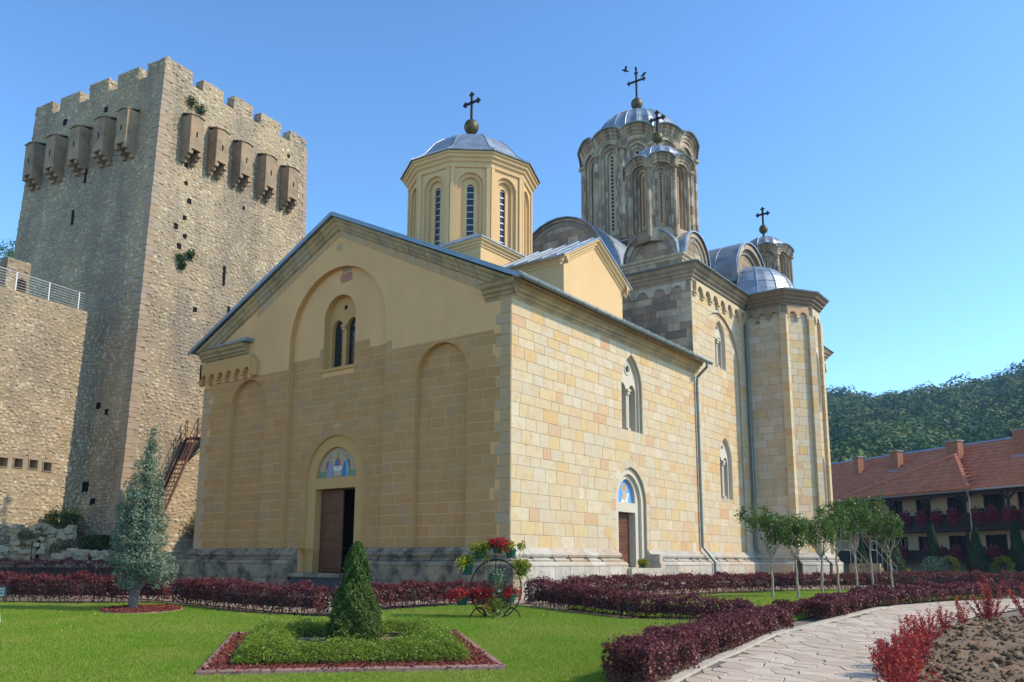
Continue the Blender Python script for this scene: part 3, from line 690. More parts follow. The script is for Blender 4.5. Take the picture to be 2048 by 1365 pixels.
# two light windows: shared builder
def biforum(fr, A, d, name, trim, lights, zl, zh, oculus, glass='glass', deep=.16):
    """tracery plate with two pointed lights, a round opening, a colonnette"""
    pl = MB(); hs = []
    for c, h in lights: hs.append(Arch(c, h, zl, zh, 1.2))
    circ = [(oculus[0]+oculus[2]*math.cos(-2*math.pi*i/12), oculus[1]+oculus[2]*math.sin(-2*math.pi*i/12)) for i in range(12)]
    base = A.outline()
    pl.poly_tri(fr, base, [h.outline(5) for h in hs]+[circ], d)
    for h in hs: reveal(pl, fr, h, d, d-deep)
    m = len(circ); pl.add([fr.p(a, z, d) for a, z in circ]+[fr.p(a, z, d-.06) for a, z in circ], [(i, (i+1) % m, m+(i+1) % m, m+i) for i in range(m)])
    fo = pl.build(name, trim, church)
    g = MB(); g.poly_tri(fr, [(A.c-A.h, A.z0), (A.c-A.h, A.top), (A.c+A.h, A.top), (A.c+A.h, A.z0)], [], d-deep); g.build('window_pane', glass, fo)
    # lead cames across each light
    b = MB()
    for h in hs:
        for z in np.arange(zl+.25, zh+.2, .32): b.obox(fr.p(h.c, z, d-deep+.012), (fr.u, fr.n, (0, 0, 1)), (h.h, .008, .010))
        b.obox(fr.p(h.c, (zl+zh)/2, d-deep+.012), (fr.u, fr.n, (0, 0, 1)), (.008, .009, (zh-zl)/2))
    b.build('window_bar', 'iron', fo)
    cx = (lights[0][0]+lights[1][0])/2; c = MB()
    p0, p1 = fr.p(cx, zl, d-.03), fr.p(cx, zh, d-.03)
    c.tube([p0, p1], .055, 8)
    for zc, w in ((zl+.05, .10), (zh-.06, .10), (zh+.05, .13)): c.obox(fr.p(cx, zc, d-.03), (fr.u, fr.n, (0, 0, 1)), (w, w, .05))
    c.build('colonnette', 'trim' if trim != 'facade_trim' else 'facade_trim', fo)
    return fo
mb = MB(); reveal(mb, FWc, wW, 0, -.28); mb.build('window_jamb', 'facade_trim', church)
biforum(FWc, wW, -.28, 'west_window', 'facade_trim', [(8.77, .30), (7.96, .30)], 8.74, 10.35, (8.36, 11.15, .1))
for p in arch_ring(None, FWc, wW, .16, 0, 0, 9): pass
mb = MB(); mb.prism(FWc, [(7.36, 8.6), (7.36, 8.73), (9.36, 8.73), (9.36, 8.6)], -.02, .06); mb.build('window_sill', 'facade_trim', church)
biforum(FS, sW, -.2, 'south_window', 'trim', [(7.58, .27), (8.34, .27)], 6.54, 8.1, (7.96, 9.0, .13), deep=.42)
mb = MB()      # moulded inner order of the window
for k, (g, dd) in enumerate(((-.08, -.1), )): reveal(mb, FS, sW.grow(g), -.2, dd)
mb.poly_tri(FS, sW.outline(), [sW.grow(-.08, -.04).outline()], -.1); mb.build('window_moulding', 'trim', church)
mb = MB(); circ = lambda r, d: [FS.p(7.96+r*math.cos(t), 9.0+r*math.sin(t), d) for t in np.linspace(0, 2*math.pi, 17)[:-1]]
a, b = circ(.24, -.198), circ(.24, -.17); c, e = circ(.17, -.17), circ(.17, -.198)
mb.add(a+b+c+e, [(k*16+i, k*16+(i+1) % 16, (k+1)*16+(i+1) % 16, (k+1)*16+i) for k in range(3) for i in range(16)]); mb.build('oculus_ring', 'trim', church)
mb = MB(); mb.poly_tri(FS, [(7.96+.15*math.cos(t), 9.0+.15*math.sin(t)) for t in np.linspace(0, 2*math.pi, 13)[:-1]], [], -.25); mb.build('window_pane', 'glass', church)

# south portal
sP2 = Arch(7.75, .98, 1.0, 3.74, 1.12); sL = Arch(7.80, .66, 3.74, 3.9, 1.15); DO = [(7.12, 1.3), (7.12, 3.38), (8.45, 3.38), (8.45, 1.3)]
mb = MB(); mb.poly_tri(FS, sP.outline(), [sP2.outline()], -.10); reveal(mb, FS, sP2, -.10, -.22)
mb.poly_tri(FS, sP2.outline(), [sL.outline(), DO], -.22)
reveal(mb, FS, sL, -.22, -.36)
mb.add([FS.p(a, z, d) for d in (-.22, -.9) for a, z in DO], [(0, 1, 5, 4), (1, 2, 6, 5), (2, 3, 7, 6), (3, 0, 4, 7)])
mb.build('south_portal', 'trim', church)
for p in arch_ring(None, FS, sP, .34, 0, 0, 11):
    m2 = MB(); m2.prism(FS, p, -.002, .013, .004); m2.build('voussoir', 'ashlar', church)
for i in range(5):      # jamb stones beside the portal
    for a0, a1 in ((sP.c-sP.h-.34, sP.c-sP.h), (sP.c+sP.h, sP.c+sP.h+.30)):
        z0, z1 = 1.96+i*.358, 1.96+(i+1)*.358; m2 = MB(); m2.prism(FS, [(a1, z0), (a1, z1), (a0, z1), (a0, z0)], -.002, .013); m2.build('jamb_stone', 'ashlar', church)
FDs = Frame((0, .50, 0), (1, 0, 0), (0, -1, 0)); door_leaf('wooden_door', FDs, 7.13, 8.44, 1.32, 3.36, 0, 4, church)
FSl = Frame((0, .35, 0), (1, 0, 0), (0, -1, 0)); c = 7.86
it = [('fresco_gold', ell(c-.02, 4.30, .19, .2)), ('fresco_tan', [(c-.26, 3.76), (c-.2, 4.0), (c-.09, 4.2), (c+.08, 4.2), (c+.2, 4.0), (c+.26, 3.76)]), ('fresco_brown', ell(c-.02, 4.32, .10, .13)),
      ('fresco_skin', ell(c-.02, 4.31, .07, .1)), ('fresco_white', [(c+.02, 3.78), (c+.24, 4.16), (c+.34, 4.12), (c+.2, 3.76)]), ('fresco_white', [(c-.3, 3.76), (c-.26, 3.86), (c-.05, 3.86), (c-.02, 3.76)]), ('fresco_skin', ell(c-.1, 3.97, .05, .06, 8))]
mural(FSl, 0, it, sL.outline(), 'fresco_sky', 'lunette_mural')
mb = MB(); mb.box((6.55, -.62, .2), (9.0, .8, 1.28)); mb.build('doorstep', 'plinth', church)
mb = MB(); mb.box((8.90, -.60, .2), (9.3, .0, 1.45)); mb.obox((9.1, -.32, 1.62), ((1, 0, 0), (0, 1, 0), (0, 0, 1)), (.13, .2, .18)); mb.build('portal_buttress', 'plinth', church)
# small patches in the gable
mb = MB(); mb.prism(FWc, [(7.78, 12.08), (7.74, 12.28), (7.80, 12.42), (8.36, 12.42), (8.45, 12.25), (8.36, 12.02)], 0, .012); mb.build('brick_patch', 'brick', church)
mb = MB(); mb.prism(FWc, [(7.84, 12.45), (7.84, 12.66), (8.32, 12.66), (8.32, 12.45)], 0, .012); mb.build('brick_patch', 'oldbrick', church)
mb = MB(); mb.prism(FW, [(8.13, 13.28), (8.13, 13.55), (8.45, 13.55), (8.45, 13.28)], 0, .012); mb.build('vent_slab', 'quoin', church)

# narthex roof: two slopes of lead with standing seams, a metal verge, gutter, snow guard
def roof_plane(mb, a, b, c, d, th=.05, seams=0, sh=.035):
    """quad a,b (eave) c,d (ridge) with thickness; seams from eave to ridge"""
    a, b, c, d = [Vector(p) for p in (a, b, c, d)]; n = (b-a).cross(d-a).normalized()
    if n.z < 0: n = -n
    lo = [p-n*th for p in (a, b, c, d)]
    mb.add([a, b, c, d]+lo, [(0, 1, 2, 3), (7, 6, 5, 4), (0, 4, 5, 1), (1, 5, 6, 2), (2, 6, 7, 3), (3, 7, 4, 0)])
    for i in range(seams):
        t = (i+.5)/seams; p = a.lerp(b, t)+n*sh*.5; q = d.lerp(c, t)+n*sh*.5
        mb.bar(p, q, .03, sh)
RZ0, RZ1 = 10.42, 14.66
mb = MB(); roof_plane(mb, (-.45, -.62, RZ0), (LN+.2, -.62, RZ0), (LN+.2, 8.3, RZ1), (-.45, 8.3, RZ1), .06, 22)
mb.build('south_roof_slope', 'lead', church)
mb = MB(); roof_plane(mb, (-.45, WZ+.62, RZ0), (LN+.2, WZ+.62, RZ0), (LN+.2, 8.3, RZ1), (-.45, 8.3, RZ1), .06, 22)
mb.build('north_roof_slope', 'lead', church)
mb = MB()
for s in (-1, 1): mb.bar((-.47, 8.3+s*8.98, RZ0-.06), (-.47, 8.3, RZ1-.005), .05, .15)
mb.build('verge_trim', 'flash', church)
def gutter(name, pts, r=.085, mat='zinc'):
    mb = MB(); n = 7
    for a, b in zip(pts[:-1], pts[1:]):
        a, b = Vector(a), Vector(b); d = (b-a).normalized(); s = d.cross(Vector((0, 0, 1)))
        P = [(s*math.cos(t)*r+Vector((0, 0, -math.sin(t)*r))) for t in np.linspace(0, math.pi, n)]
        mb.add([p+q for p in (a, b) for q in P], [(i, i+1, n+i+1, n+i) for i in range(n-1)]+[tuple(range(n)), tuple(range(n, 2*n))[::-1]])
        L = (b-a).length
        for i in range(int(L/.9)+1):
            c = a+d*min(L, i*.9+.1); mb.tube([c+s*math.cos(t)*(r+.008)+Vector((0, 0, -math.sin(t)*(r+.008))) for t in np.linspace(-.2, math.pi+.2, 8)], .01, 4)
    return mb.build(name, mat, church)
gutter('gutter', [(-.5, -.68, 10.40), (LN+.3, -.68, 10.36)])
mb = MB()
for z, y in ((.10, -.45), (.2, -.45)): mb.tube([(-.2, y, RZ0+z), (LN, y, RZ0+z-.03)], .014, 5)
for i in range(22):
    x = .1+i*.655; mb.bar((x, -.45, RZ0+.0), (x, -.45, RZ0+.22), .02)
mb.build('snow_guard', 'steel', church)
def downpipe(pts, r=.065):
    mb = MB(); mb.tube(pts, r, 8)
    z0, z1 = pts[-3][2], pts[2][2] if len(pts) > 5 else pts[1][2]
    for i in range(5):
        z = z0+(z1-z0)*(i+.5)/5; mb.lathe((pts[-3][0], pts[-3][1], z), [(r+.012, -.03), (r+.012, .03)], 8)
    mb.build('downpipe', 'zinc', church)
downpipe([(13.8, -.66, 10.36), (13.82, -.66, 10.1), (13.9, -.16, 9.72), (13.9, -.12, 9.5), (13.9, -.12, 2.15), (14.18, -.54, 1.52), (14.18, -.54, .3)])

# dormer gable over the south door, ochre plaster
FDm = Frame((0, 1.5, 0), (1, 0, 0), (0, -1, 0))
mb = MB(); mb.poly_tri(FDm, [(5.42, 10.9), (10.06, 10.9), (10.06, 13.0), (7.74, 14.35), (5.42, 13.0)], [], 0)
for x in (5.42, 10.06): mb.add([(x, 1.5, 10.9), (x, 1.5, 13.0), (x, 7, 13.0), (x, 7, 10.9)], [(0, 1, 2, 3)])
mb.build('dormer_wall', 'ochre', church)
mb = MB()
for s in (-1, 1):
    prof = [(0, -.04), (.05, .0), (.06, .08), (.13, .12), (.15, .22), (.24, .27), (.26, .36), (0, .38)]
    e, pk = Vector((7.74+s*2.62, 1.5, 12.80)), Vector((7.74, 1.5, 14.27)); k = len(prof)
    vs = [(p.x, p.y-o, p.z+z) for p in (e, pk) for o, z in prof]; mb.add(vs, [(j, j+1, k+j+1, k+j) for j in range(k-1)]+[tuple(range(k))])
    x = 7.74+s*2.32; vs = [(x+s*o, y, 12.98-.04+z*.9) for y in (1.5-.24, 6.8) for o, z in prof]; mb.add(vs, [(j, j+1, k+j+1, k+j) for j in range(k-1)]+[tuple(range(k))])
mb.build('dormer_cornice', 'ochre', church)
mb = MB()
for s in (-1, 1): roof_plane(mb, (7.74+s*2.75, 1.2, 13.16), (7.74+s*2.75, 7.4, 13.16), (7.74, 7.4, 14.70), (7.74, 1.2, 14.70), .05, 9, .05)
mb.build('dormer_roof', 'lead', church)

# square base of the porch dome
N0 = (7.9, 8.3); h = 3.35
mb = MB(); mb.box((N0[0]-h, N0[1]-h, 11.5), (N0[0]+h, N0[1]+h, 14.4)); mb.build('dome_base', 'ochre', church)
sq = lambda c, k: [(c[0]-k, c[1]-k), (c[0]+k, c[1]-k), (c[0]+k, c[1]+k), (c[0]-k, c[1]+k)]
mb = MB(); mb.sweep(sq(N0, h), [(0, 14.1), (.05, 14.14), (.06, 14.2), (.12, 14.24), (.13, 14.32), (.22, 14.36), (.24, 14.44), (0, 14.45)], True); mb.build('dome_base_cornice', 'ochre', church)
mb = MB(); k = h+.28
p4 = [(x, y, 14.44) for x, y in sq(N0, k)]; q4 = [(x, y, 15.35) for x, y in sq(N0, 2.2)]
mb.add(p4+q4+[(x, y, 14.49) for x, y in sq(N0, k)], [(8+i, 8+(i+1) % 4, 4+(i+1) % 4, 4+i) for i in range(4)]+[(i, (i+1) % 4, 8+(i+1) % 4, 8+i) for i in range(4)]+[(3, 2, 1, 0)])
mb.build('dome_base_roof', 'lead', church)

def cross_on(parent_name, c, zb, rb, h, ang, scale=1.0):
    """gilt ball with an iron cross of trefoil ends"""
    mb = MB(); mb.ball((c[0], c[1], zb+rb*1.05), rb, 14, 1.08); mb.lathe((c[0], c[1], zb-rb*1.4), [(rb*.45, 0), (rb*.25, rb*1.3), (rb*.4, rb*1.55)], 10)
    b = mb.build('gilt_ball', 'gold', church, True)
    mb = MB(); z0 = zb+rb*2; w = .055*scale; ux = (math.cos(ang), math.sin(ang), 0); nx = (-math.sin(ang), math.cos(ang), 0)
    zc = z0+h*.64; arm = h*.27
    mb.obox((c[0], c[1], z0+h*.48), (ux, nx, (0, 0, 1)), (w, w*.7, h*.48)); mb.obox((c[0], c[1], zc), (ux, nx, (0, 0, 1)), (arm, w*.7, w))
    for (dx, dz) in ((arm, 0), (-arm, 0), (0, z0+h*.93-zc)):
        for (ox, oz, r) in ((0, 0, 1.5), (1.6, 0, 1.0), (-1.6, 0, 1.0), (0, 1.7, 1.0), (0, -1.7, 1.0)):
            if (dx > 0 and ox < 0) or (dx < 0 and ox > 0) or (dx == 0 and oz < 0): continue
            mb.ball((c[0]+ux[0]*(dx+ox*w), c[1]+ux[1]*(dx+ox*w), zc+dz+oz*w), w*r*1.15, 8)
    mb.build('iron_cross', 'iron', b)

def ring_frames(c, ap, n, ph):
    out = []
    for i in range(n):
        t = ph+2*math.pi*i/n; nn = (math.cos(t), math.sin(t), 0); u = (-math.sin(t), math.cos(t), 0)
        out.append(Frame((c[0]+nn[0]*ap, c[1]+nn[1]*ap, 0), u, nn))
    return out
# ochre ten sided porch drum
n = 10; ph = R(39.5+180); Rn = 2.86; ap = Rn*math.cos(math.pi/n); hw = Rn*math.sin(math.pi/n)
mb = MB(); panes = MB(); bars = MB()
for fr in ring_frames(N0, ap, n, ph):
    A1 = Arch(0, .56, 15.0, 17.75); A2 = Arch(0, .40, 15.05, 17.75); A3 = Arch(0, .15, 15.12, 17.72)
    mb.poly_tri(fr, [(-hw, 14.5), (hw, 14.5), (hw, 19.0), (-hw, 19.0)], [A1.outline()], 0); reveal(mb, fr, A1, 0, -.13)
    mb.poly_tri(fr, A1.outline(), [A2.outline()], -.13); reveal(mb, fr, A2, -.13, -.26)
    mb.poly_tri(fr, A2.outline(), [A3.outline()], -.26); reveal(mb, fr, A3, -.26, -.36)
    panes.poly_tri(fr, A3.outline(), [], -.36)
    for z in np.arange(15.4, 17.8, .3): bars.obox(fr.p(0, z, -.34), (fr.u, fr.n, (0, 0, 1)), (.15, .012, .018))
    for s in (-1, 1): mb.obox(fr.p(s*(hw-.09), 16.6, .035), (fr.u, fr.n, (0, 0, 1)), (.09, .036, 2.1))
drum = mb.build('porch_dome_drum', 'ochre', church); panes.build('drum_window', 'glass', drum); bars.build('window_bar', 'steel', drum)
poly = lambda c, r, n, ph: [(c[0]+r*math.cos(ph+(i+.5)*2*math.pi/n), c[1]+r*math.sin(ph+(i+.5)*2*math.pi/n)) for i in range(n)]
mb = MB(); mb.sweep(poly(N0, Rn, n, ph), [(.0, 18.5), (.08, 18.52), (.09, 18.62), (.06, 18.64), (.07, 18.72), (.16, 18.78), (.17, 18.88), (.27, 18.94), (.28, 19.04), (.36, 19.08), (.36, 19.16), (0, 19.17)], True)
mb.build('drum_cornice', 'ochre', church)
def faceted_dome(name, c, n, ph, prof, mat, seam=.045, flat=True):
    mb = MB(); k = len(prof); P = []
    for r, z in prof: P += [(x, y, z) for x, y in poly(c, r, n, ph)]
    mb.add(P, [(i*n+j, i*n+(j+1) % n, (i+1)*n+(j+1) % n, (i+1)*n+j) for i in range(k-1) for j in range(n)])
    for j in range(n): mb.tube([P[i*n+j] for i in range(k)], seam, 5)
    return mb.build(name, mat, church)
faceted_dome('porch_dome_roof', N0, n, ph, [(3.3, 19.16), (3.32, 19.20), (2.95, 19.42), (2.6, 19.70), (2.35, 20.02), (2.05, 20.4), (1.6, 20.76), (1.05, 21.0), (.5, 21.14), (.05, 21.18)], 'lead', .03)
cross_on('porch', N0, 21.55, .36, 1.45, R(90))

# ------------------------------------------------------------------ naos body
NX0, NX1, NYN = 14.0, 34.5, 14.2
nU = Arch(17.4, .62, 10.8, 12.3, 1.45); nL = Arch(17.55, .72, 4.45, 6.3, 1.5); nB = Arch(17.15, 2.45, 1.94, 10.9, 1.07)
mb = MB(); mb.poly_tri(FNS, [(14, .3), (20.55, .3), (20.55, 15.0), (14, 15.0)], [nB.outline(12)], 0); reveal(mb, FNS, nB, 0, -.1)
mb.poly_tri(FNS, nB.outline(12), [nU.outline(), nL.outline()], -.1)
mb.add([(NX1, .06, .3), (NX1, .06, 15), (24.4, .06, 15), (24.4, .06, .3)], [(0, 1, 2, 3)])
mb.build('naos_south_wall', 'joint', church)
mb = MB(); mb.add([(14, .06, .3), (14, .06, 15), (14, NYN, 15), (14, NYN, .3)], [(0, 1, 2, 3)])
mb.add([(NX1, .06, .3), (NX1, .06, 15), (NX1, NYN, 15), (NX1, NYN, .3)], [(0, 1, 2, 3)]); mb.add([(14, NYN, .3), (14, NYN, 15), (NX1, NYN, 15), (NX1, NYN, .3)], [(0, 1, 2, 3)])
mb.build('naos_wall', 'joint_dark', church)
rN = rows_of(1.94, 14.0, .39, .07, 15)
add_stones(FNS, blocks(rN, lambda z: 14.0, lambda z: 20.55, (nB,), .5, 1.2, 31), -.002, .013, 'ashlar')
FNSi = Frame((0, .16, 0), (1, 0, 0), (0, -1, 0))
add_stones(FNSi, blocks(rN, lambda z: nB.c-nB.hw(z), lambda z: nB.c+nB.hw(z), (nU.grow(.02), nL.grow(.02)), .5, 1.2, 33), -.002, .013, 'ashlar')
add_stones(FNS, blocks(rN, lambda z: 24.4, lambda z: NX1, (), .6, 1.2, 35), -.002, .013, 'ashlar')
add_stones(FNW, blocks(rows_of(10.2, 14.1, .36, .05, 37), lambda z: 0.06, lambda z: 8.0, (), .5, 1.1, 38), -.002, .016, 'greystone')
for A, nm, lt in ((nU, 'south_window', .26), (nL, 'south_window', .28)):
    mb = MB(); reveal(mb, FNSi, A, 0, -.3); mb.build('window_jamb', 'trim', church)
    zs = A.zs-.1
    biforum(FNSi, A, -.16, nm, 'trim', [(A.c-A.h*.47, A.h*.33), (A.c+A.h*.47, A.h*.33)], A.z0+.04, zs, (A.c, zs+.75*A.h+.2, .1), deep=.42)
NCOR = [(0, 14.35), (.05, 14.38), (.06, 14.47), (.14, 14.53), (.16, 14.62), (.26, 14.68), (.27, 14.78), (.38, 14.84), (.44, 14.95), (.5, 15.0), (.5, 15.04), (0, 15.06)]
mb = MB(); mb.sweep([(14, NYN), (14, .06), (20.5, .06)], NCOR); mb.build('naos_cornice', 'greystone', church); mb = MB(); mb.sweep([(24.4, .06), (NX1, .06), (NX1, NYN)], NCOR); mb.build('naos_cornice', 'greystone', church)
mb = MB(); scallop(mb, FNS, 14.25, 20.45, 14.36, 13.9, 7, .16); scallop(mb, FNS, 24.6, NX1, 14.36, 13.9, 10, .16)
mb.build('naos_corbel_frieze', 'ashlar', church, kind='stuff')
mb = MB(); scallop(mb, FNW, 0.3, 8.4, 14.36, 13.9, 9, .05, False); mb.build('naos_corbel_frieze', 'greystone', church)
gutter('gutter', [(13.45, 9, 15.07), (13.45, -.5, 15.07)], .07); gutter('gutter', [(13.45, -.5, 15.07), (20.3, -.5, 15.04)], .07)
plinth_run([(14.15, .06), (20.7, .06)], 'plinth', 6); plinth_run([(24.4, .06), (NX1, .06)], 'plinth', 7, (1.5, 2.5))
downpipe([(20.2, -.52, 14.98), (20.22, -.5, 14.8), (20.36, -.15, 14.4), (20.38, -.1, 14.2), (20.38, -.1, 2.15), (20.62, -.54, 1.5), (20.62, -.54, .3)])
# low lead roof of the naos
mb = MB(); c = (24.25, 7.1); a4 = [(13.4, -.5, 15.06), (NX1+.6, -.5, 15.06), (NX1+.6, NYN+.6, 15.06), (13.4, NYN+.6, 15.06)]; b4 = [(19, 3.5, 15.9), (30, 3.5, 15.9), (30, 10.7, 15.9), (19, 10.7, 15.9)]
mb.add(a4+b4, [(i, (i+1) % 4, 4+(i+1) % 4, 4+i) for i in range(4)]+[(4, 5, 6, 7)]); mb.build('naos_roof', 'lead', church)

# south conch: five sided apse with pilaster strips, its own cornice and a half dome
CON = [(20.5, .06), (20.42, -2.05), (21.72, -2.93), (23.2, -2.93), (24.5, -2.05), (24.4, .06)]
cw = MB()
for i, (a, b) in enumerate(zip(CON[:-1], CON[1:])):
    a, b = np.array(a), np.array(b); L = np.hypot(*(b-a)); d = (b-a)/L; nn = np.array([d[1], -d[0]]); nn = nn if nn@(np.array((a+b)/2)-np.array([22.45, 0])) > 0 else -nn
    fr = Frame((a[0], a[1], 0), (d[0], d[1], 0), (nn[0], nn[1], 0)); Lx = L
    wins = [Arch(L/2, .40, 9.5, 11.6, 1.5), Arch(L/2, .40, 4.3, 6.2, 1.5)] if i in (1, 2, 3) and i != 1 else []
    cw.poly_tri(fr, [(0, .3), (L, .3), (L, 15.0), (0, 15.0)], [w.outline() for w in wins], 0)
    add_stones(fr, blocks(rN, lambda z: 0.0, lambda z, L=L: L, [w.grow(.05) for w in wins], .45, 1.0, 41+i), -.002, .014, 'ashlar' if i else 'apse_shaded')
    for w in wins:
        mj = MB(); reveal(mj, fr, w, 0, -.25); mj.build('window_jamb', 'trim', church)
        biforum(fr, w, -.15, 'conch_window', 'trim', [(w.c-.19, .13), (w.c+.19, .13)], w.z0+.04, w.zs-.1, (w.c, w.zs+.42, .07), deep=.35)
    ms = MB(); scallop(ms, fr, .14, L-.14, 14.36, 13.85, 2 if L < 1.8 else 3, .15); ms.build('naos_corbel_frieze', 'ashlar' if i else 'greystone', church)
    if i < 4:
        q = (b[0], b[1]); mp = MB(); rr = rows_of(1.94, 13.85, .36, .04, 50+i)
        m2 = nn if i == 0 else nn
        for z0, z1 in zip(rr[:-1], rr[1:]): mp.obox((q[0], q[1], (z0+z1)/2), ((d[0], d[1], 0), (nn[0], nn[1], 0), (0, 0, 1)), (.17, .17, (z1-z0)/2-.004))
        mp.build('pilaster', 'ashlar', church)
cw.build('conch_wall', 'joint_dark', church)
mb = MB(); mb.sweep(CON[0:6][::1], [(o+.05, z) for o, z in NCOR], False, 1); co = mb.build('conch_cornice', 'greystone', church)
gp = []
mb = MB(); mb.sweep(CON, [(.5, 15.03), (.60, 15.03), (.62, 15.10), (.55, 15.10)], False, 1); mb.build('gutter', 'zinc', church)
plinth_run(CON, 'plinth', 9, (1.0, 2.0))
def half_dome(name, c, r, z0, hgt, a0, a1, n=10):
    mb = MB(); prof = [(r*math.cos(t)**.8+1e-3 if t < 1.56 else 0.01, z0+hgt*math.sin(t)) for t in np.linspace(0, math.pi/2, 9)]
    mb.lathe((c[0], c[1], 0), prof, n*2, a0, a1)
    for j in range(n+1):
        t = a0+(a1-a0)*j/n; mb.tube([(c[0]+q*math.cos(t), c[1]+q*math.sin(t), z) for q, z in prof], .035, 5)
    for i in (2, 4, 6): mb.tube([(c[0]+prof[i][0]*math.cos(t), c[1]+prof[i][0]*math.sin(t), prof[i][1]) for t in np.linspace(a0, a1, 24)], .012, 4)
    mb.build(name, 'lead', church)
half_dome('conch_half_dome', (22.1, .1), 2.3, 15.08, 2.05, R(180), R(360), 7)

def vault(c_axis, axis, a0, a1, r, zs, name_prefix, mat='greystone', ring=.34, rc=(.18, .3)):
    """barrel vaulted arm ending in an arched gable; axis 'x' or 'y', runs from a0 (gable) to a1"""
    if axis == 'x': fr = Frame((a0, 0, 0), (0, 1, 0), (-1, 0, 0)); P = lambda s, t, z: (t, s, z)
    else: fr = Frame((0, a0, 0), (1, 0, 0), (0, -1, 0)); P = lambda s, t, z: (s, t, z)
    A = Arch(c_axis, r, zs-1.6, zs)
    mb = MB(); Ai = Arch(c_axis, r-ring-.25, zs-1.6, zs); Am = Arch(c_axis, r-ring, zs-1.6, zs)
    mb.poly_tri(fr, A.outline(12), [Am.grow(0, -.01).outline(12)], 0); reveal(mb, fr, Am, 0, -rc[0], False)
    mb.poly_tri(fr, Am.outline(12), [Ai.grow(0, -.02).outline(12)], -rc[0]); reveal(mb, fr, Ai, -rc[0], -rc[1], False); mb.poly_tri(fr, Ai.outline(12), [], -rc[1])
    mb.build(name_prefix+'_gable', 'joint_dark', church)
    add_stones(Frame(fr.O-fr.n*rc[1], fr.u, fr.n), blocks(rows_of(zs-1.6, zs+r-ring-.25, .4, .05, int(c_axis*7)), lambda z: c_axis-Ai.hw(z), lambda z: c_axis+Ai.hw(z), (), .6, 1.1, int(c_axis*5)), -.002, .014, mat)
    for p in arch_ring(None, fr, Am, ring, 0, 0, 11):
        m2 = MB(); m2.prism(fr, p, -.002, .03, .006); m2.build('voussoir', mat, church)
    for q in (-1, 1):
        m2 = MB(); a = c_axis+q*(r-ring/2); m2.obox(fr.p(a, zs-.8, .012), (fr.u, fr.n, (0, 0, 1)), (ring/2-.005, .02, .8)); m2.build('gable_pier', mat, church)
    R2 = r+.07; mb = MB(); ts = np.linspace(-.12, math.pi+.12, 17); off = -.14 if a1 > a0 else .14
    outer = [P(c_axis-R2*math.cos(t), a, zs+R2*math.sin(t)) for a in (a0+off, a1) for t in ts]; k = len(ts)
    inner = [P(c_axis-(R2-.06)*math.cos(t), a0+off, zs+(R2-.06)*math.sin(t)) for t in ts]
    mb.add(outer+inner, [(i, i+1, k+i+1, k+i) for i in range(k-1)]+[(i, i+1, 2*k+i+1, 2*k+i) for i in range(k-1)])
    for f in np.linspace(0.02, .98, 4):
        a = a0+off+(a1-a0-off)*f; mb.tube([P(c_axis-R2*math.cos(t), a, zs+R2*math.sin(t)) for t in ts], .022, 4)
    mb.build(name_prefix+'_roof', 'lead', church, False)
vault(7.8, 'x', 14.7, 19.6, 2.75, 16.7, 'west_arm', 'greystone', .16, (.05, .09)); vault(22.75, 'y', .35, 4.0, 2.42, 16.4, 'south_arm', 'greystone', .3)
# corner blocks carrying the small domes
def corner_block(cx, cy, hb, z0, zs, r):
    mb = MB(); mb.box((cx-hb+.02, cy-hb+.02, z0), (cx+hb-.02, cy+hb-.02, zs)); mb.build('corner_block', 'joint_dark', church)
    FWb = Frame((cx-hb, 0, 0), (0, 1, 0), (-1, 0, 0)); FSb = Frame((0, cy-hb, 0), (1, 0, 0), (0, -1, 0))
    for fr, c in ((FWb, cy), (FSb, cx)):
        add_stones(fr, blocks(rows_of(z0, zs, .36, .04, int(c*9)), lambda z: c-hb, lambda z: c+hb, (), .5, 1.0, int(c*3)), -.03, .012, 'greystone')
    vault(cy, 'x', cx-hb, cx+hb, r, zs, 'corner_vault', 'greystone', .24, (.05, .10)); vault(cx, 'y', cy-hb, cy+hb, r, zs, 'corner_vault', 'greystone', .24, (.05, .10))
    mb = MB(); mb.sweep(sq((cx, cy), hb), [(0, zs-.32), (.06, zs-.3), (.07, zs-.2), (.16, zs-.14), (.17, zs-.04), (0, zs)], True); mb.build('block_cornice', 'greystone', church)
corner_block(16.1, 2.3, 1.62, 15.05, 16.0, 1.42); corner_block(29.9, 2.3, 1.62, 15.05, 16.0, 1.42)
# square base under the main drum
MC = (22.6, 7.1)
mb = MB(); mb.box((19.1, 3.55, 15.5), (26.1, 10.65, 19.3)); mb.build('drum_base', 'joint_dark', church)
for fr, l, r_ in ((Frame((19.1, 0, 0), (0, 1, 0), (-1, 0, 0)), 3.55, 10.65), (Frame((0, 3.55, 0), (1, 0, 0), (0, -1, 0)), 19.1, 26.1)):
    add_stones(fr, blocks(rows_of(16.0, 19.2, .38, .04, 77), lambda z: l, lambda z: r_, (), .5, 1.1, 78), -.01, .014, 'greystone')
mb = MB(); mb.sweep([(19.1, 3.55), (26.1, 3.55), (26.1, 10.65), (19.1, 10.65)], [(0, 18.95), (.06, 19.0), (.07, 19.08), (.18, 19.14), (.2, 19.24), (0, 19.26)], True); mb.build('drum_base_cornice', 'greystone', church)
mb = MB(); a4 = [(x, y, 19.26) for x, y in ((18.85, 3.3), (26.35, 3.3), (26.35, 10.9), (18.85, 10.9))]; b4 = [(x, y, 20.0) for x, y in ((20.6, 5.1), (24.6, 5.1), (24.6, 9.1), (20.6, 9.1))]
mb.add(a4+b4+[(x, y, z-.07) for x, y, z in a4], [(i, (i+1) % 4, 4+(i+1) % 4, 4+i) for i in range(4)]+[(i, (i+1) % 4, 8+(i+1) % 4, 8+i) for i in range(4)]); mb.build('drum_base_roof', 'lead', church)

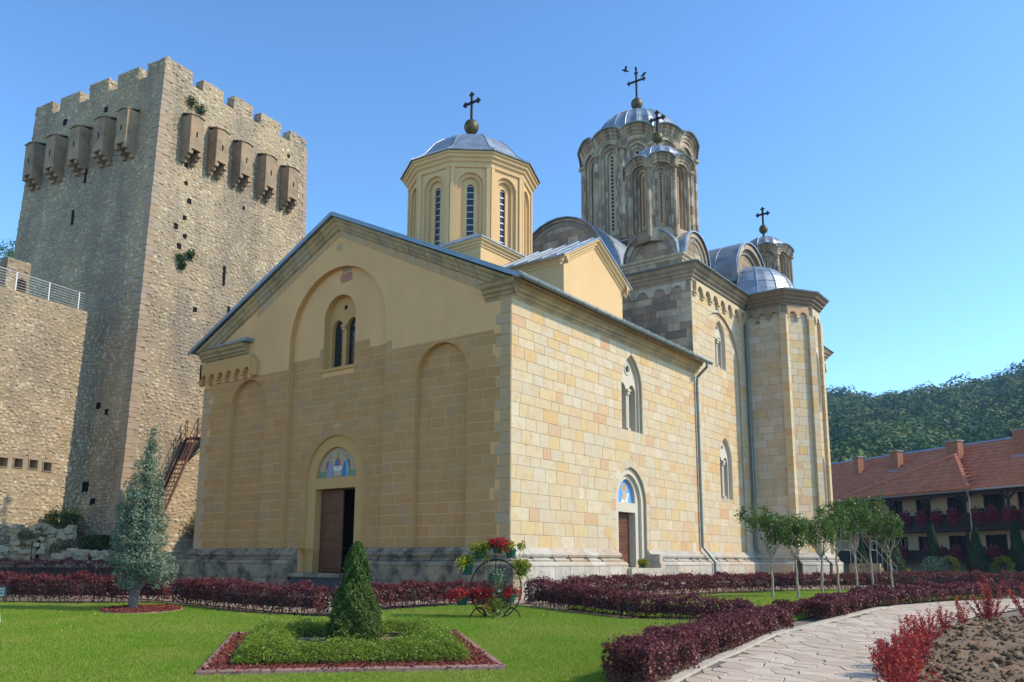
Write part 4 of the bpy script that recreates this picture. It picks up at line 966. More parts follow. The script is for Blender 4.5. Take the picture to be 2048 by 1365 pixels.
# stone drums with stepped niches, pierced slabs, wavy eaves and ribbed lead domes
def stone_drum(c, Rr, n, ph, z0, zs, eave, amp, zroof, hole, nm, seed):
    ap = Rr*math.cos(math.pi/n); hw = Rr*math.sin(math.pi/n); mb = MB(); slab = MB(); holes = MB(); hood = MB(); col_ = MB(); ax = []
    top = zs+hw
    for i, fr in enumerate(ring_frames(c, ap, n, ph)):
        A1 = Arch(0, hw*.70, z0+.05, zs-.02); A2 = Arch(0, hw*.50, z0+.1, zs-.06); A3 = Arch(0, hw*.30, z0+.15, zs-.1)
        mb.poly_tri(fr, [(-hw, z0-.6), (hw, z0-.6), (hw, zs+hw*1.25), (-hw, zs+hw*1.25)], [A1.outline(6)], 0); reveal(mb, fr, A1, 0, -.12)
        mb.poly_tri(fr, A1.outline(6), [A2.outline(6)], -.12); reveal(mb, fr, A2, -.12, -.24)
        mb.poly_tri(fr, A2.outline(6), [A3.outline(6)], -.24); reveal(mb, fr, A3, -.24, -.34)
        slab.poly_tri(fr, Arch(0, hw*.17, z0+.25, zs-.25).outline(6), [], -.325); mb.poly_tri(fr, A3.outline(6), [], -.34)
        vis = -fr.n@(np.array([c[0], c[1], 0])-CAM)*0 + float((CAM[:2]-np.array(c))@fr.n[:2]) > 0
        if not vis: continue
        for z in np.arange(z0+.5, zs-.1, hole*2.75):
            holes.poly_tri(fr, [(hole*math.cos(t), z+hole*math.sin(t)) for t in np.linspace(0, 2*math.pi, 9)[:-1]], [], -.318)  # near-black discs laid on the slab for the shade in its holes
        rr = rows_of(z0-.5, zs+hw*.9, .42, .06, seed+i); g = .004
        for p in blocks(rr, lambda z: -hw, lambda z: hw, (A1.grow(.0),), .4, .8, seed+i): mb.prism(fr, p, -.002, .02, .004)
        f2 = Frame(fr.O-fr.n*.12, fr.u, fr.n); f3 = Frame(fr.O-fr.n*.24, fr.u, fr.n)
        for p in blocks(rr, lambda z: -A1.hw(z), lambda z: A1.hw(z), (A2,), .4, .8, seed+i+20): mb.prism(f2, p, -.002, .012, .004)
        for p in blocks(rr, lambda z: -A2.hw(z), lambda z: A2.hw(z), (A3,), .4, .8, seed+i+40): mb.prism(f3, p, -.002, .012, .004)
        for A, d in ((A1, .03), ):
            for p in arch_ring(None, fr, A, hw*.16, 0, 0, 7): mb.prism(fr, p, 0, d, .004)
    for fr in ring_frames(c, ap, n, ph):
        x, y, _ = fr.p(-hw, 0, .02); rr = rows_of(z0-.4, zs, .5, .1, seed)
        for za, zb in zip(rr[:-1], rr[1:]): col_.lathe((x, y, 0), [(.001, za), (hw*.16, za+.004), (hw*.16, zb-.004), (.001, zb)], 8)
        col_.lathe((x, y, 0), [(.001, zs-.12), (hw*.32, zs-.02), (hw*.34, zs+.10), (.001, zs+.12)], 8)
    dr = mb.build(nm+'_drum', 'greystone', church, kind='stuff'); slab.build('pierced_slab', 'quoin', dr, kind='stuff'); holes.build('dark_slab_disc', 'dark', dr, kind='stuff')
    col_.build('drum_colonnette', 'greystone', church, kind='stuff')
    # wavy cornice of shaped stones, then the lead: a lip following the wave and a ribbed half sphere
    per = 12; m = n*per; s_ = Rr/3.42; ph0 = ph
    def wave(j): u = abs(((j/per+.5) % 1)-.5)*2; return eave-amp*(1-math.sqrt(max(0, 1-.92*u*u)))/.72, 1-u
    prof = [(.0, -.62), (.03, -.58), (.04, -.46), (.11, -.40), (.13, -.26), (.22, -.20), (.24, -.06), (.27, -.02), (.27, .0), (0, .02)]
    for j in range(m):
        vs = []
        for jj, e in ((j, .06), (j+1, -.06)):
            z, c1 = wave(jj % m); th = ph0+2*math.pi*(jj+e)/m; rl = ap+ (Rr-ap)*(1-c1)**2
            for o, dz in prof: rad = rl+(o+.05*c1)*(.55+.45*s_); vs.append((c[0]+rad*math.cos(th), c[1]+rad*math.sin(th), z+dz*(.5+.5*s_)))
        k = len(prof); hood.add(vs, [(t, t+1, k+t+1, k+t) for t in range(k-1)]+[tuple(range(k))[::-1], tuple(range(k, 2*k))])
    hood.build('wavy_eave', 'greystone', church, kind='stuff')
    rings = []
    for q in range(12):
        ring_ = []
        for j in range(m):
            z, c1 = wave(j); th = ph0+2*math.pi*j/m; rl = ap+(Rr-ap)*(1-c1)**2; re = rl+(.33+.05*c1)*(.55+.45*s_); zc = eave+.05*s_; rd = Rr*.765
            if q == 0: rad, zz = re, z-.05*(.5+.5*s_)
            elif q == 1: rad, zz = re, z+.03
            elif q == 2: rad, zz = (re+rd)/2, (z+.03)*.6+(zc+.12)*.4+.05
            else: a = (q-3)/8*math.pi/2; rad, zz = rd*math.cos(a)*(1+.02*math.cos(j/per*4*math.pi)*math.cos(a))+.01, zc+.10*s_+(zroof-zc-.1*s_)*math.sin(a)
            ring_.append((c[0]+rad*math.cos(th), c[1]+rad*math.sin(th), zz))
        rings.append(ring_)
    V = [p for r_ in rings for p in r_]; rb = MB(); rb.add(V, [(i*m+j, i*m+(j+1) % m, (i+1)*m+(j+1) % m, (i+1)*m+j) for i in range(11) for j in range(m)])
    for j in range(0, m, 6): rb.tube([rings[i][j] for i in range(1, 12)], .012+.016*s_, 5)
    for q in (5, 7): rb.tube(rings[q]+rings[q][:1], .008+.006*s_, 4)
    rb.build(nm+'_roof', 'lead', church)
    eb = MB(); eb.tube([(x, y, z+.02) for x, y, z in rings[0]]+[(rings[0][0][0], rings[0][0][1], rings[0][0][2]+.02)], .03+.03*s_, 5); eb.build('eave_edge', 'zinc', church)
stone_drum(MC, 3.42, 12, R(207), 19.9, 24.95, 26.45, .42, 28.85, .085, 'main_dome', 100)
cross_on('main', MC, 29.2, .37, 1.9, R(90))
stone_drum((15.75, 2.4), 1.62, 8, R(203+8), 17.4, 20.55, 21.3, .34, 22.32, .05, 'corner_dome', 200)
cross_on('c1', (15.75, 2.4), 22.62, .29, 1.2, R(90))
stone_drum((29.8, 2.0), 1.6, 8, R(203), 17.4, 20.2, 20.95, .34, 21.9, .05, 'corner_dome', 300)
cross_on('c2', (29.8, 2.0), 22.2, .28, 1.2, R(90))

# set the collected ashlar: the 300 that show largest as blocks of their own, the rest as one part per stone kind
M['apse_shaded'] = stone_mat('shaded tan apse stone', [(0, (.50, .40, .26)), (.3, (.44, .36, .26)), (.5, (.55, .47, .36)), (.7, (.48, .35, .2)), (1, (.52, .46, .38))], nscale=3, namt=0.2)  # duller copy of the ashlar, painting shade onto the conch's west face
STONES.sort(key=lambda s: -s[0])
for sc, fr, p, d0, d1, m, gp in STONES[:300]:
    mb = MB(); mb.prism(fr, p, d0, d1+random.uniform(-.003, .003), gp, .008 if gp < .006 else .003); mb.build('stone_block', m, church)
rest = {}
for sc, fr, p, d0, d1, m, gp in STONES[300:]: rest.setdefault(m, MB()).prism(fr, p, d0, d1+random.uniform(-.002, .003), gp, .008 if gp < .006 else .003)
for m, mb in rest.items(): mb.build('masonry', m, church, kind='stuff')

# three small birds about the top cross
def bird(loc, yaw, label, flying=False):
    t = thing('bird', label, 'bird', loc, 'small birds at the tallest cross'); mb = MB(); cy, sy = math.cos(yaw), math.sin(yaw)
    L = lambda x, y, z: (loc[0]+cy*x-sy*y, loc[1]+sy*x+cy*y, loc[2]+z)
    mb.tube([L(-.22, 0, .06), L(-.12, 0, .09), L(0, 0, .12), L(.1, 0, .17), L(.16, 0, .20), L(.2, 0, .195), L(.25, 0, .185)], [.02, .04, .075, .065, .05, .035, .004], 8); mb.build('body', 'iron', t)
    for s in (-1, 1):
        w = MB()
        if flying: w.add([L(.08, s*.04, .15), L(-.06, s*.04, .13), L(-.1, s*.3, .26), L(.02, s*.34, .27)], [(0, 1, 2, 3)])
        else: w.add([L(.07, s*.06, .16), L(.05, s*.075, .09), L(-.2, s*.03, .06), L(-.1, s*.05, .13)], [(0, 1, 2, 3)])
        w.build('wing', 'iron', t)
        if not flying: g = MB(); g.bar(L(0, s*.025, .07), L(.01, s*.025, -.01), .01); g.build('leg', 'iron', t)
ZT = 29.2+.74+1.9
bird((MC[0], MC[1]-.5, 31.30), R(-100), 'small dark bird perched on the right arm of the tallest cross')
bird((MC[0], MC[1], ZT-.02), R(200), 'small dark bird sitting on the very top of the tallest cross')
bird((MC[0]-.45, MC[1]+.5, ZT-.15), R(120), 'small dark bird flying just left of the tallest cross top', True)
# ------------------------------------------------------------------ rubble masonry
def fast_indexed(name, V, F, mat, parent=None, kind=None):
    V = np.asarray(V, np.float32).reshape(-1, 3); F = np.asarray(F, np.int32); nf, k = F.shape
    me = bpy.data.meshes.new(name); me.vertices.add(len(V)); me.vertices.foreach_set('co', V.ravel())
    me.loops.add(F.size); me.loops.foreach_set('vertex_index', F.ravel()); me.polygons.add(nf)
    me.polygons.foreach_set('loop_start', np.arange(0, F.size, k, dtype=np.int32)); me.polygons.foreach_set('loop_total', np.full(nf, k, np.int32))
    me.update(calc_edges=True); return link_mesh(name, me, mat, parent, kind)
def rubble(name, surf, W, H, parent, size=.34, skip=None, seed=5, mat='rubble', depth=.05, z0=0.0):
    """rough stones bedded on a wall; surf(a,z) -> points, normal"""
    r = np.random.default_rng(seed); A, Z = [], []; z = z0
    while z < H:
        h = size*r.uniform(.50, .85); n = int(W/(size*.98)); a = (np.arange(n)+r.uniform(0, 1))*W/n
        A.append(np.clip(a+r.normal(0, size*.18, n), .05, W-.05)); Z.append(z+r.normal(0, size*.12, n)); z += h*.92
    A = np.concatenate(A); Z = np.concatenate(Z); ok = (Z > z0) & (Z < H-.05)
    if skip is not None: ok &= ~skip(A, Z)
    ok &= r.random(len(A)) < .93; A, Z = A[ok], Z[ok]; n = len(A)
    sa = size*r.uniform(.30, .68, n); sz = size*r.uniform(.26, .50, n); dep = depth*r.uniform(.25, 1.3, n); rot = r.normal(0, .25, n)
    ang = np.linspace(0, 2*np.pi, 7)[:-1][None, :]+rot[:, None]; rad = r.uniform(.78, 1.15, (n, 6))
    da = np.cos(ang)*rad*sa[:, None]; dz = np.sin(ang)*rad*sz[:, None]; tilt = r.normal(0, .12, (n, 2))
    a = np.concatenate([A[:, None]+da, A[:, None]+da*.74], 1); zz = np.concatenate([Z[:, None]+dz, Z[:, None]+dz*.70], 1)
    dd = np.concatenate([np.full((n, 6), -.015), dep[:, None]+da*.74*tilt[:, :1]+dz*.7*tilt[:, 1:]], 1)
    P, N = surf(np.clip(a, 0, W), zz); V = P+N*dd[..., None]
    base = (np.arange(n)*12)[:, None, None]; i = np.arange(6); j = (i+1) % 6
    side = np.stack([i, j, 6+j, 6+i], -1); cap = np.array([[6, 7, 8, 9], [6, 9, 10, 11]]); f = np.concatenate([side, cap])[None]
    return fast_indexed(name, V, (base+f).reshape(-1, 4), mat, parent, 'stuff')

tower = thing('defence_tower', 'tall square grey rubble stone keep with battlements and projecting stone boxes', 'tower', (7, 33, 0.4))
T0 = np.array([2.7, 26.81]); UL = np.array([math.cos(R(98.09)), math.sin(R(98.09))]); UR = np.array([math.cos(R(5.77)), math.sin(R(5.77))])
NL = np.array([-UR[0], -UR[1]]); NR = np.array([UR[1], -UR[0]]); WL, WR = 12.1, 11.25
NL = NL/np.hypot(*NL)
def tcorner(i, z):
    s = (30-np.asarray(z, float))/30; fl = np.clip((7-np.asarray(z, float))/7, 0, 1)**1.5
    l, rr = s*.95+fl*.5, s*.5+fl*.4
    base = [T0, T0+UR*WR, T0+UR*WR+UL*WL, T0+UL*WL][i]; sl = [1, -1, -1, 1][i]; sr = [1, 1, -1, -1][i]
    return base+np.multiply.outer(l*sl, NL)+np.multiply.outer(rr*sr, NR)
def tsurf(i, j, W, n):
    def f(a, z):
        p, q = tcorner(i, z), tcorner(j, z); t = (np.asarray(a)/W)[..., None]; xy = p+(q-p)*t
        return np.concatenate([xy, np.asarray(z)[..., None]], -1), np.broadcast_to(np.array([n[0], n[1], .03]), xy.shape[:-1]+(3,))
    return f
SR, SL = tsurf(0, 1, WR, NR), tsurf(0, 3, WL, NL)
mb = MB(); zs = [0, 1, 2, 3.5, 5, 7, 29.1]
P = [[(*tcorner(i, z), z) for i in range(4)] for z in zs]; flat = [p for r_ in P for p in r_]
mb.add(flat, [(k*4+i, k*4+(i+1) % 4, (k+1)*4+(i+1) % 4, (k+1)*4+i) for k in range(len(zs)-1) for i in range(4)]+[tuple(24+i for i in range(4))])
mb.build('tower_wall', 'rubble_mortar', tower)
bx = lambda s0s: (lambda A, Z: np.any([(A > s-.05) & (A < s+1.0) & (Z > 23.9) & (Z < 26.8) for s in s0s], 0))
BR = [1.35, 3.2, 5.05, 7.05, 9.0]; BL = [1.75, 3.75, 6.0, 8.3, 10.4]
kr, kl = bx(BR), bx(BL)
rubble('rubble_facing', SR, WR, 29.1, tower, .29, lambda A, Z: kr(A, Z) | (A < .45) | (A > WR-.4), 5, 'rubble', .032)
rubble('rubble_facing', SL, WL, 29.1, tower, .29, lambda A, Z: kl(A, Z) | (A < .45), 6, 'rubble', .034)
def tq(i, z, ua, ub):       # corner stones lapping both faces
    return tcorner(i, z)
r_ = random.Random(4); z = .8; k = 0
while z < 28.9:
    h = r_.uniform(.24, .40); c = tcorner(0, z+h/2); a, b = (.62, .3) if k % 2 else (.34, .55); a *= r_.uniform(.6, 1.2); b *= r_.uniform(.6, 1.2)
    m2 = MB(); e = .045; vs = []
    for zz in (z+.01, z+h-.01):
        c = tcorner(0, zz)
        for (x, y) in ((-e, -e), (a, -e), (a, b), (-e, b)):
            q = c+UR*x+UL*y; vs.append((q[0]+r_.uniform(-.015, .015), q[1]+r_.uniform(-.015, .015), zz))
    m2.add(vs, [(0, 3, 2, 1), (4, 5, 6, 7), (0, 1, 5, 4), (1, 2, 6, 5), (2, 3, 7, 6), (3, 0, 4, 7)]); m2.build('quoin_stone', 'oldbrick', tower)
    c1 = tcorner(1, z+h/2); m2 = MB(); a = .6 if k % 2 else .35; m2.obox((*(c1-UR*(a/2-.03)+UL*.15), z+h/2), ((*UR, 0), (*UL, 0), (0, 0, 1)), (a/2, .19, h/2-.01)); m2.build('quoin_stone', 'oldbrick', tower)
    z += h; k += 1
def merlon(c0, u, n, a0, a1, z0=29.0, z1=30.0, th=.65):
    m2 = MB(); m = c0+u*(a0+a1)/2-n*(th/2-.02); m2.obox((m[0], m[1], (z0+z1)/2), ((*u, 0), (*n, 0), (0, 0, 1)), ((a1-a0)/2, th/2, (z1-z0)/2)); o = m2.build('merlon', 'rubble_mortar', tower)
    s = c0+u*a0
    def f(a, z): a = np.asarray(a); xy = (s+n*.02)+a[..., None]*u; return np.concatenate([xy, np.asarray(z)[..., None]], -1), np.broadcast_to(np.array([n[0], n[1], 0]), xy.shape[:-1]+(3,))
    rubble('merlon_stones', f, a1-a0, z1+.03, o, .33, None, int(a0*10)+3, 'rubble', .05, z0+.1)
    s2 = c0+u*a0-n*(th-.02)
    def g(a, z): a = np.asarray(a); xy = s2+a[..., None]*n; return np.concatenate([xy, np.asarray(z)[..., None]], -1), np.broadcast_to(np.array([-u[0], -u[1], 0]), xy.shape[:-1]+(3,))
    rubble('merlon_stones', g, th, z1, o, .3, None, int(a0*10)+9, 'rubble', .04, z0+.1)
    return o
for a0, a1 in ((0, 1.85), (2.6, 4.15), (4.95, 6.45), (7.15, 8.85), (9.7, 11.2)): merlon(T0, UR, NR, a0, a1, 29.0, 29.95+random.uniform(-.1, .1))
for a0, a1 in ((.66, 1.5), (2.3, 4.15), (5.0, 6.75), (7.7, 9.6), (10.4, 12.1)): merlon(T0, UL, NL, a0, a1, 29.0, 29.95+random.uniform(-.15, .12))
def stone_box(c0, u, n, a, w=.90, z0=24.6, z1=26.82, pr=.78):
    c = c0+u*(a+w/2)+n*((30-26)/30*.6); U3, N3 = (*u, 0), (*n, 0); m2 = MB()
    f = c+n*pr/2; t = .14
    for s in (-1, 1): q = f+u*s*(w/2-t/2); m2.obox((q[0], q[1], (z0+z1)/2), (U3, N3, (0, 0, 1)), (t/2, pr/2, (z1-z0)/2))
    q = f+n*(pr/2-t/2); m2.obox((q[0], q[1], (z0+z1)/2+.08), (U3, N3, (0, 0, 1)), (w/2-t-.001, t/2, (z1-z0)/2-.08))
    b = m2.build('stone_box', 'boxstone', tower)
    m2 = MB(); q = f; e = w/2+.05; vs = []
    for (x, y, zz) in ((-e, -pr/2, .26), (e, -pr/2, .26), (e, pr/2+.07, .0), (-e, pr/2+.07, .0), (0, pr/2+.07, .10), (0, -pr/2, .36)):
        p = q+u*x+n*y; vs.append((p[0], p[1], z1+zz))
    vs += [(x, y, zz-.06) for x, y, zz in vs]
    m2.add(vs, [(0, 3, 4, 5), (5, 4, 2, 1), (6, 11, 10, 9), (11, 7, 8, 10), (3, 9, 10, 4), (4, 10, 8, 2), (0, 6, 9, 3), (1, 2, 8, 7)]); m2.build('box_roof', 'boxstone', b)
    for s in (-1, 1):
        m2 = MB()
        for k_, (d, zz) in enumerate(((pr, .16), (pr*.68, .36), (pr*.36, .58))):
            p = c+u*s*(w/2-.13)+n*d/2; m2.obox((p[0], p[1], z0-zz+.1), (U3, N3, (0, 0, 1)), (.125-.002*k_, d/2, .105))
        m2.build('corbel', 'boxstone', b)
    m2 = MB(); p = c+u*.0+n*(pr+.006); m2.obox((p[0], p[1], z0+1.1), (U3, N3, (0, 0, 1)), (.045, .008, .17)); m2.build('dark_loophole_block', 'dark', b)  # near-black block on the front, painted shade of an opening
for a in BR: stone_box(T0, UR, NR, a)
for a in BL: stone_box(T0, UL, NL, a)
def slit(S, a, z0, z1, n, w=.07):
    p, _ = S(np.array([a, a]), np.array([z0, z1])); u = UR if n is NR else UL; m2 = MB()
    m2.obox((*(p[0][:2]+n*.035), (z0+z1)/2), ((*u, 0), (*n, 0), (0, 0, 1)), (w, .03, (z1-z0)/2)); m2.build('dark_slit_block', 'dark', tower)  # dark block proud of the wall stands for the shade in a slit
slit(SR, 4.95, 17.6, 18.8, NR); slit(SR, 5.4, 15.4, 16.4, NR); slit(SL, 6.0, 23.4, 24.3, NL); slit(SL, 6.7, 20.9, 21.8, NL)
rr = random.Random(2)  # near-black blocks on both faces stand for shaded holes, nothing is cut
for (a, z, s) in ((1.9, 24.0, .14), (2.0, 22.9, .12), (2.3, 21.9, .16), (2.1, 20.8, .13), (1.6, 20.1, .15), (2.2, 19.7, .13), (1.9, 19.0, .16), (9.6, 28.0, .12), (6.1, 23.0, .1), (3.2, 15.6, .14), (1.9, 27.9, .12)):
    p, _ = SR(np.array([a]), np.array([z])); m2 = MB(); m2.obox((*(p[0][:2]+NR*.03), z), ((*UR, 0), (*NR, 0), (0, 0, 1)), (s*.8, .025, s)); m2.build('dark_putlog_block', 'dark', tower)
for (a, z, s) in ((3.1, 9.0, .22), (2.4, 9.6, .18), (1.7, 9.2, .15), (4.9, 27.9, .16), (8.8, 28.1, .2), (2.6, 5.2, .3), (1.9, 4.4, .2), (7.5, 16.0, .14)):
    p, _ = SL(np.array([a]), np.array([z])); m2 = MB(); m2.obox((*(p[0][:2]+NL*.03), z), ((*UL, 0), (*NL, 0), (0, 0, 1)), (s*.8, .025, s)); m2.build('dark_putlog_block', 'dark', tower)
def tuft_on(S, n, a, z, r0, cnt, mat, parent, name='wall_weed', size=.09):
    c, _ = S(np.array([a]), np.array([z])); c = c[0]+np.array([n[0], n[1], 0])*.12
    C = c+rng.normal(size=(cnt, 3))*np.array([r0, r0, r0])*.5
    return fast_mesh(name, leaves(C, size, None, 1.0, .35), 4, mat, parent)
for a, z, q in ((1.9, 27.95, .35), (2.5, 27.8, .3), (2.0, 18.3, .3), (2.6, 18.7, .3), (2.1, 17.9, .25)): tuft_on(SR, NR, a, z, q, 220, 'ivy', tower)
for a, z, q in ((4.9, 4.2, .8), (5.6, 3.8, .7), (4.0, 3.2, .7), (4.6, 1.6, .7)): tuft_on(SR, NR, a, z, q, 500, 'dryplant', tower, size=.12)

# curtain wall, with square brick lined holes, walkway parapet and steel railing
cwall = thing('curtain_wall', 'sunlit grey buff rubble curtain wall running up to the keep', 'wall', (-8, 27.6, 0.4))
CN = np.array([math.sin(R(10.83)), -math.cos(R(10.83))]); CU = np.array([-math.cos(R(10.83)), -math.sin(R(10.83))])   # CU runs left, away from the tower
C0 = np.array([2.45, 29.62]); CW = 34.0
FC = Frame((C0[0], C0[1], 0), (*CU, 0), (*CN, 0))
hol = [((q-C0)@CU, zz) for q, zz in ((np.array([-2.86, 28.61]), 6.1), (np.array([-2.1, 28.76]), 6.13), (np.array([-1.32, 28.9]), 6.15), (np.array([-.57, 29.05]), 6.1))]+[(6.6, 6.1), (7.5, 6.1)]
sqh = lambda a, z, s: [(a-s, z-s), (a-s, z+s), (a+s, z+s), (a+s, z-s)]
topz = lambda a: 14.75-.0*a
mb = MB(); hs = [sqh(a, z, .21) for a, z in hol]
mb.poly_tri(FC, [(0, 0), (CW, 0), (CW, 14.7), (0, 14.7)], hs, 0)
for h_ in hs: mb.add([FC.p(a, z, d) for d in (0, -.5) for a, z in h_], [(0, 1, 5, 4), (1, 2, 6, 5), (2, 3, 7, 6), (3, 0, 4, 7), (4, 5, 6, 7)])
mb.add([FC.p(0, 14.7, 0), FC.p(CW, 14.7, 0), FC.p(CW, 14.7, -2.6), FC.p(0, 14.7, -2.6), FC.p(0, 0, -2.6), FC.p(CW, 0, -2.6), FC.p(CW, 0, 0)], [(0, 1, 2, 3), (3, 2, 5, 4), (1, 6, 5, 2)])
mb.build('wall_body', 'rubble_mortar', cwall)
def csurf(a, z): a = np.asarray(a); xy = C0+a[..., None]*CU; return np.concatenate([xy, np.asarray(z)[..., None]], -1), np.broadcast_to(np.array([CN[0], CN[1], 0]), xy.shape[:-1]+(3,))
rubble('rubble_facing', csurf, 26.0, 14.72, cwall, .28, lambda A, Z: np.any([(abs(A-a) < .42) & (abs(Z-z) < .42) for a, z in hol], 0), 15, 'rubble', .030)
for a, z in hol:
    m2 = MB()
    for x0, x1, y0, y1 in ((-.28, .28, .215, .27), (-.27, .27, -.26, -.215), (-.27, -.215, -.21, .21), (.215, .27, -.21, .21)):
        m2.prism(FC, [(a+x1, z+y0), (a+x1, z+y1), (a+x0, z+y1), (a+x0, z+y0)], -.01, .05, .006)
    m2.build('brick_surround', 'oldbrick', cwall)
for (a, b, arch) in ((3.6, 4.9, 1), (5.75, 22, 0)):        # remains of the outer parapet behind the walkway
    fr = Frame(FC.O-FC.n*2.2, FC.u, FC.n); m2 = MB(); A = Arch(a+.42, .27, 14.71, 15.9)
    m2.poly_tri(fr, [(a, 14.7), (b, 14.7), (b, 17.1), (a, 17.1)], [A.outline()] if arch else [], 0)
    if arch: reveal(m2, fr, A, 0, -.6); m2.poly_tri(fr, A.outline(), [], -.6)
    m2.add([fr.p(x, z, d) for d in (0, -.62) for x, z in ((a, 14.7), (b, 14.7), (b, 17.1), (a, 17.1))], [(0, 1, 5, 4), (1, 2, 6, 5), (2, 3, 7, 6), (3, 0, 4, 7), (4, 5, 6, 7)])
    o = m2.build('parapet', 'rubble_mortar', cwall)
    def g(q, z, a=a): q = np.asarray(q)+a; xy = C0-CN*2.2+q[..., None]*CU; return np.concatenate([xy, np.asarray(z)[..., None]], -1), np.broadcast_to(np.array([CN[0], CN[1], 0]), xy.shape[:-1]+(3,))
    rubble('parapet_stones', g, b-a, 17.1, o, .34, (lambda X, Z, A=A, a=a: (abs(X+a-A.c) < .4) & (Z < 16.35)) if arch else None, int(a*7), 'rubble', .05, 14.8)
rail = thing('steel_railing', 'thin galvanised railing of seven bars along the top of the rubble wall', 'railing', (0, 29.2, 14.7))
for i, a in enumerate([.35, 2.0, 3.75, 5.55, 7.4, 9.3, 11.2]):
    m2 = MB(); p = FC.p(a, 14.68, -.3); m2.bar(p, (p[0], p[1], 15.75), .05); m2.build('post', 'steel' if i else 'iron', rail)
for k_ in range(7):
    m2 = MB(); z = 14.88+k_*.143; m2.tube([FC.p(.35, z, -.3), FC.p(11.2, z, -.3)], .022 if k_ == 6 else .012, 5); m2.build('bar', 'steel', rail)

# rusty steel stair on the tower face
st = thing('metal_staircase', 'rusty brown open steel staircase fixed to the sunlit face of the keep', 'staircase', (6, 26.3, 5))
def ts(a, z, d): p, _ = SR(np.array([a]), np.array([z])); q = p[0][:2]+NR*d; return Vector((q[0], q[1], z))
def flight(a0, z0, a1, z1, d, w, name):
    m2 = MB(); m3 = MB(); n_ = int(abs(z1-z0)/.24)
    for s in (0, w):
        m2.bar(ts(a0, z0, d+s), ts(a1, z1, d+s), .05, .14)
        for f in np.linspace(0, 1, 6):
            p = ts(a0+(a1-a0)*f, z0+(z1-z0)*f, d+s); m3.bar(p, p+Vector((0, 0, 1.0)), .03)
        for hh in (.55, 1.0): m3.tube([ts(a0, z0, d+s)+Vector((0, 0, hh)), ts(a1, z1, d+s)+Vector((0, 0, hh))], .022, 5)
    m2.build('stringer', 'rust', st); m3.build('handrail', 'rust', st)
    m4 = MB()
    for i in range(n_):
        f = (i+.5)/n_; p, q = ts(a0+(a1-a0)*f, z0+(z1-z0)*f, d), ts(a0+(a1-a0)*f, z0+(z1-z0)*f, d+w); m4.bar(p, q, .20, .03)
    m4.build('treads', 'rust', st, kind='stuff')
flight(1.3, 3.0, 3.05, 8.1, .35, .8, 'lower'); flight(3.95, 8.1, 7.2, 12.3, .35, .8, 'upper')
m2 = MB(); m2.obox(ts(3.5, 8.07, .8), ((*UR, 0), (*NR, 0), (0, 0, 1)), (.55, .55, .03)); m2.build('landing', 'rust', st)
m3 = MB()
for a, d in ((2.98, 1.32), (4.0, 1.32), (2.98, .3)): m3.bar(ts(a, 8.1, d), ts(a, 9.15, d), .035)
for hh in (8.6, 9.1): m3.tube([ts(2.98, hh, 1.32), ts(4.0, hh, 1.32)], .022, 5)
for d in (.3, 1.3): m3.bar(ts(3.9, 8.0, d), ts(3.4, 6.9, .1), .04)
m3.build('handrail', 'rust', st)

# ruined low walls and shrubs at the foot of the wall
def ruin(name, path, h, th, label, seed, group='ruined low walls under the curtain wall'):
    P = [np.array(p, float) for p in path]; t = thing(name, label, 'ruin', (P[0][0], P[0][1], .4), group); r = random.Random(seed); m2 = MB()
    pts = along(path, .6); hh = [h*(.75+.35*r.random()) for _ in pts]
    for i in range(len(pts)-1):
        a, b = pts[i], pts[i+1]; d = (b-a)/np.hypot(*(b-a)); n = np.array([d[1], -d[0]]); vs = []
        for (q, hz) in ((a, hh[i]), (b, hh[i+1])):
            for (o, z) in ((th/2+.1, 0), (th/2, hz), (-th/2, hz), (-th/2-.1, 0)): w = q+n*o; vs.append((w[0], w[1], .35+z))
        m2.add(vs, [(0, 1, 5, 4), (1, 2, 6, 5), (2, 3, 7, 6)]+([(0, 3, 2, 1)] if i == 0 else [])+([(4, 5, 6, 7)] if i == len(pts)-2 else []))
    m2.build('ruin_core', 'rubble_mortar', t)
    m3 = MB()
    for i in range(int(len(pts)*75)):
        k_ = r.randrange(len(pts)-1); f = r.random(); q = pts[k_]*(1-f)+pts[k_+1]*f; hz = hh[k_]*(1-f)+hh[k_+1]*f; d = pts[k_+1]-pts[k_]; d = d/np.hypot(*d); n = np.array([d[1], -d[0]])
        if r.random() < .45: w = q+n*r.uniform(-th/2, th/2); z = .35+hz
        else: zf = r.random(); w = q+n*(th/2+.1*(1-zf)+.02)*r.choice((-1, 1)); z = .35+zf*hz
        s = r.uniform(.08, .19); ax = Matrix.Rotation(r.uniform(0, 3), 3, 'Z') @ Matrix.Rotation(r.uniform(-.4, .4), 3, 'X')
        m3.obox((w[0], w[1], z), [ax.col[0], ax.col[1], ax.col[2]], (s, s*r.uniform(.6, .9), s*r.uniform(.45, .8)))
    for f_ in (0,):
        for i in range(int(len(pts)*40)):
            k_ = 0 if r.random() < .5 else len(pts)-2; q = pts[0] if k_ == 0 else pts[-1]; d = pts[k_+1]-pts[k_]; d = d/np.hypot(*d)*(-1 if k_ == 0 else 1); n = np.array([d[1], -d[0]]); w = q+n*r.uniform(-th/2, th/2)+d*.05; s = r.uniform(.08, .18)
            ax = Matrix.Rotation(r.uniform(0, 3), 3, 'Z'); m3.obox((w[0], w[1], .35+r.uniform(.05, h*.9)), [ax.col[0], ax.col[1], ax.col[2]], (s, s*.8, s*.6))
    m3.build('rubble_stones', 'rubble', t, kind='stuff'); return t
ruin('ruined_wall', [(1.2, 25.2), (-.2, 24.6), (-1.6, 24.8)], 1.5, 1.0, 'low broken stone wall with crumbling top before the keep corner', 3)
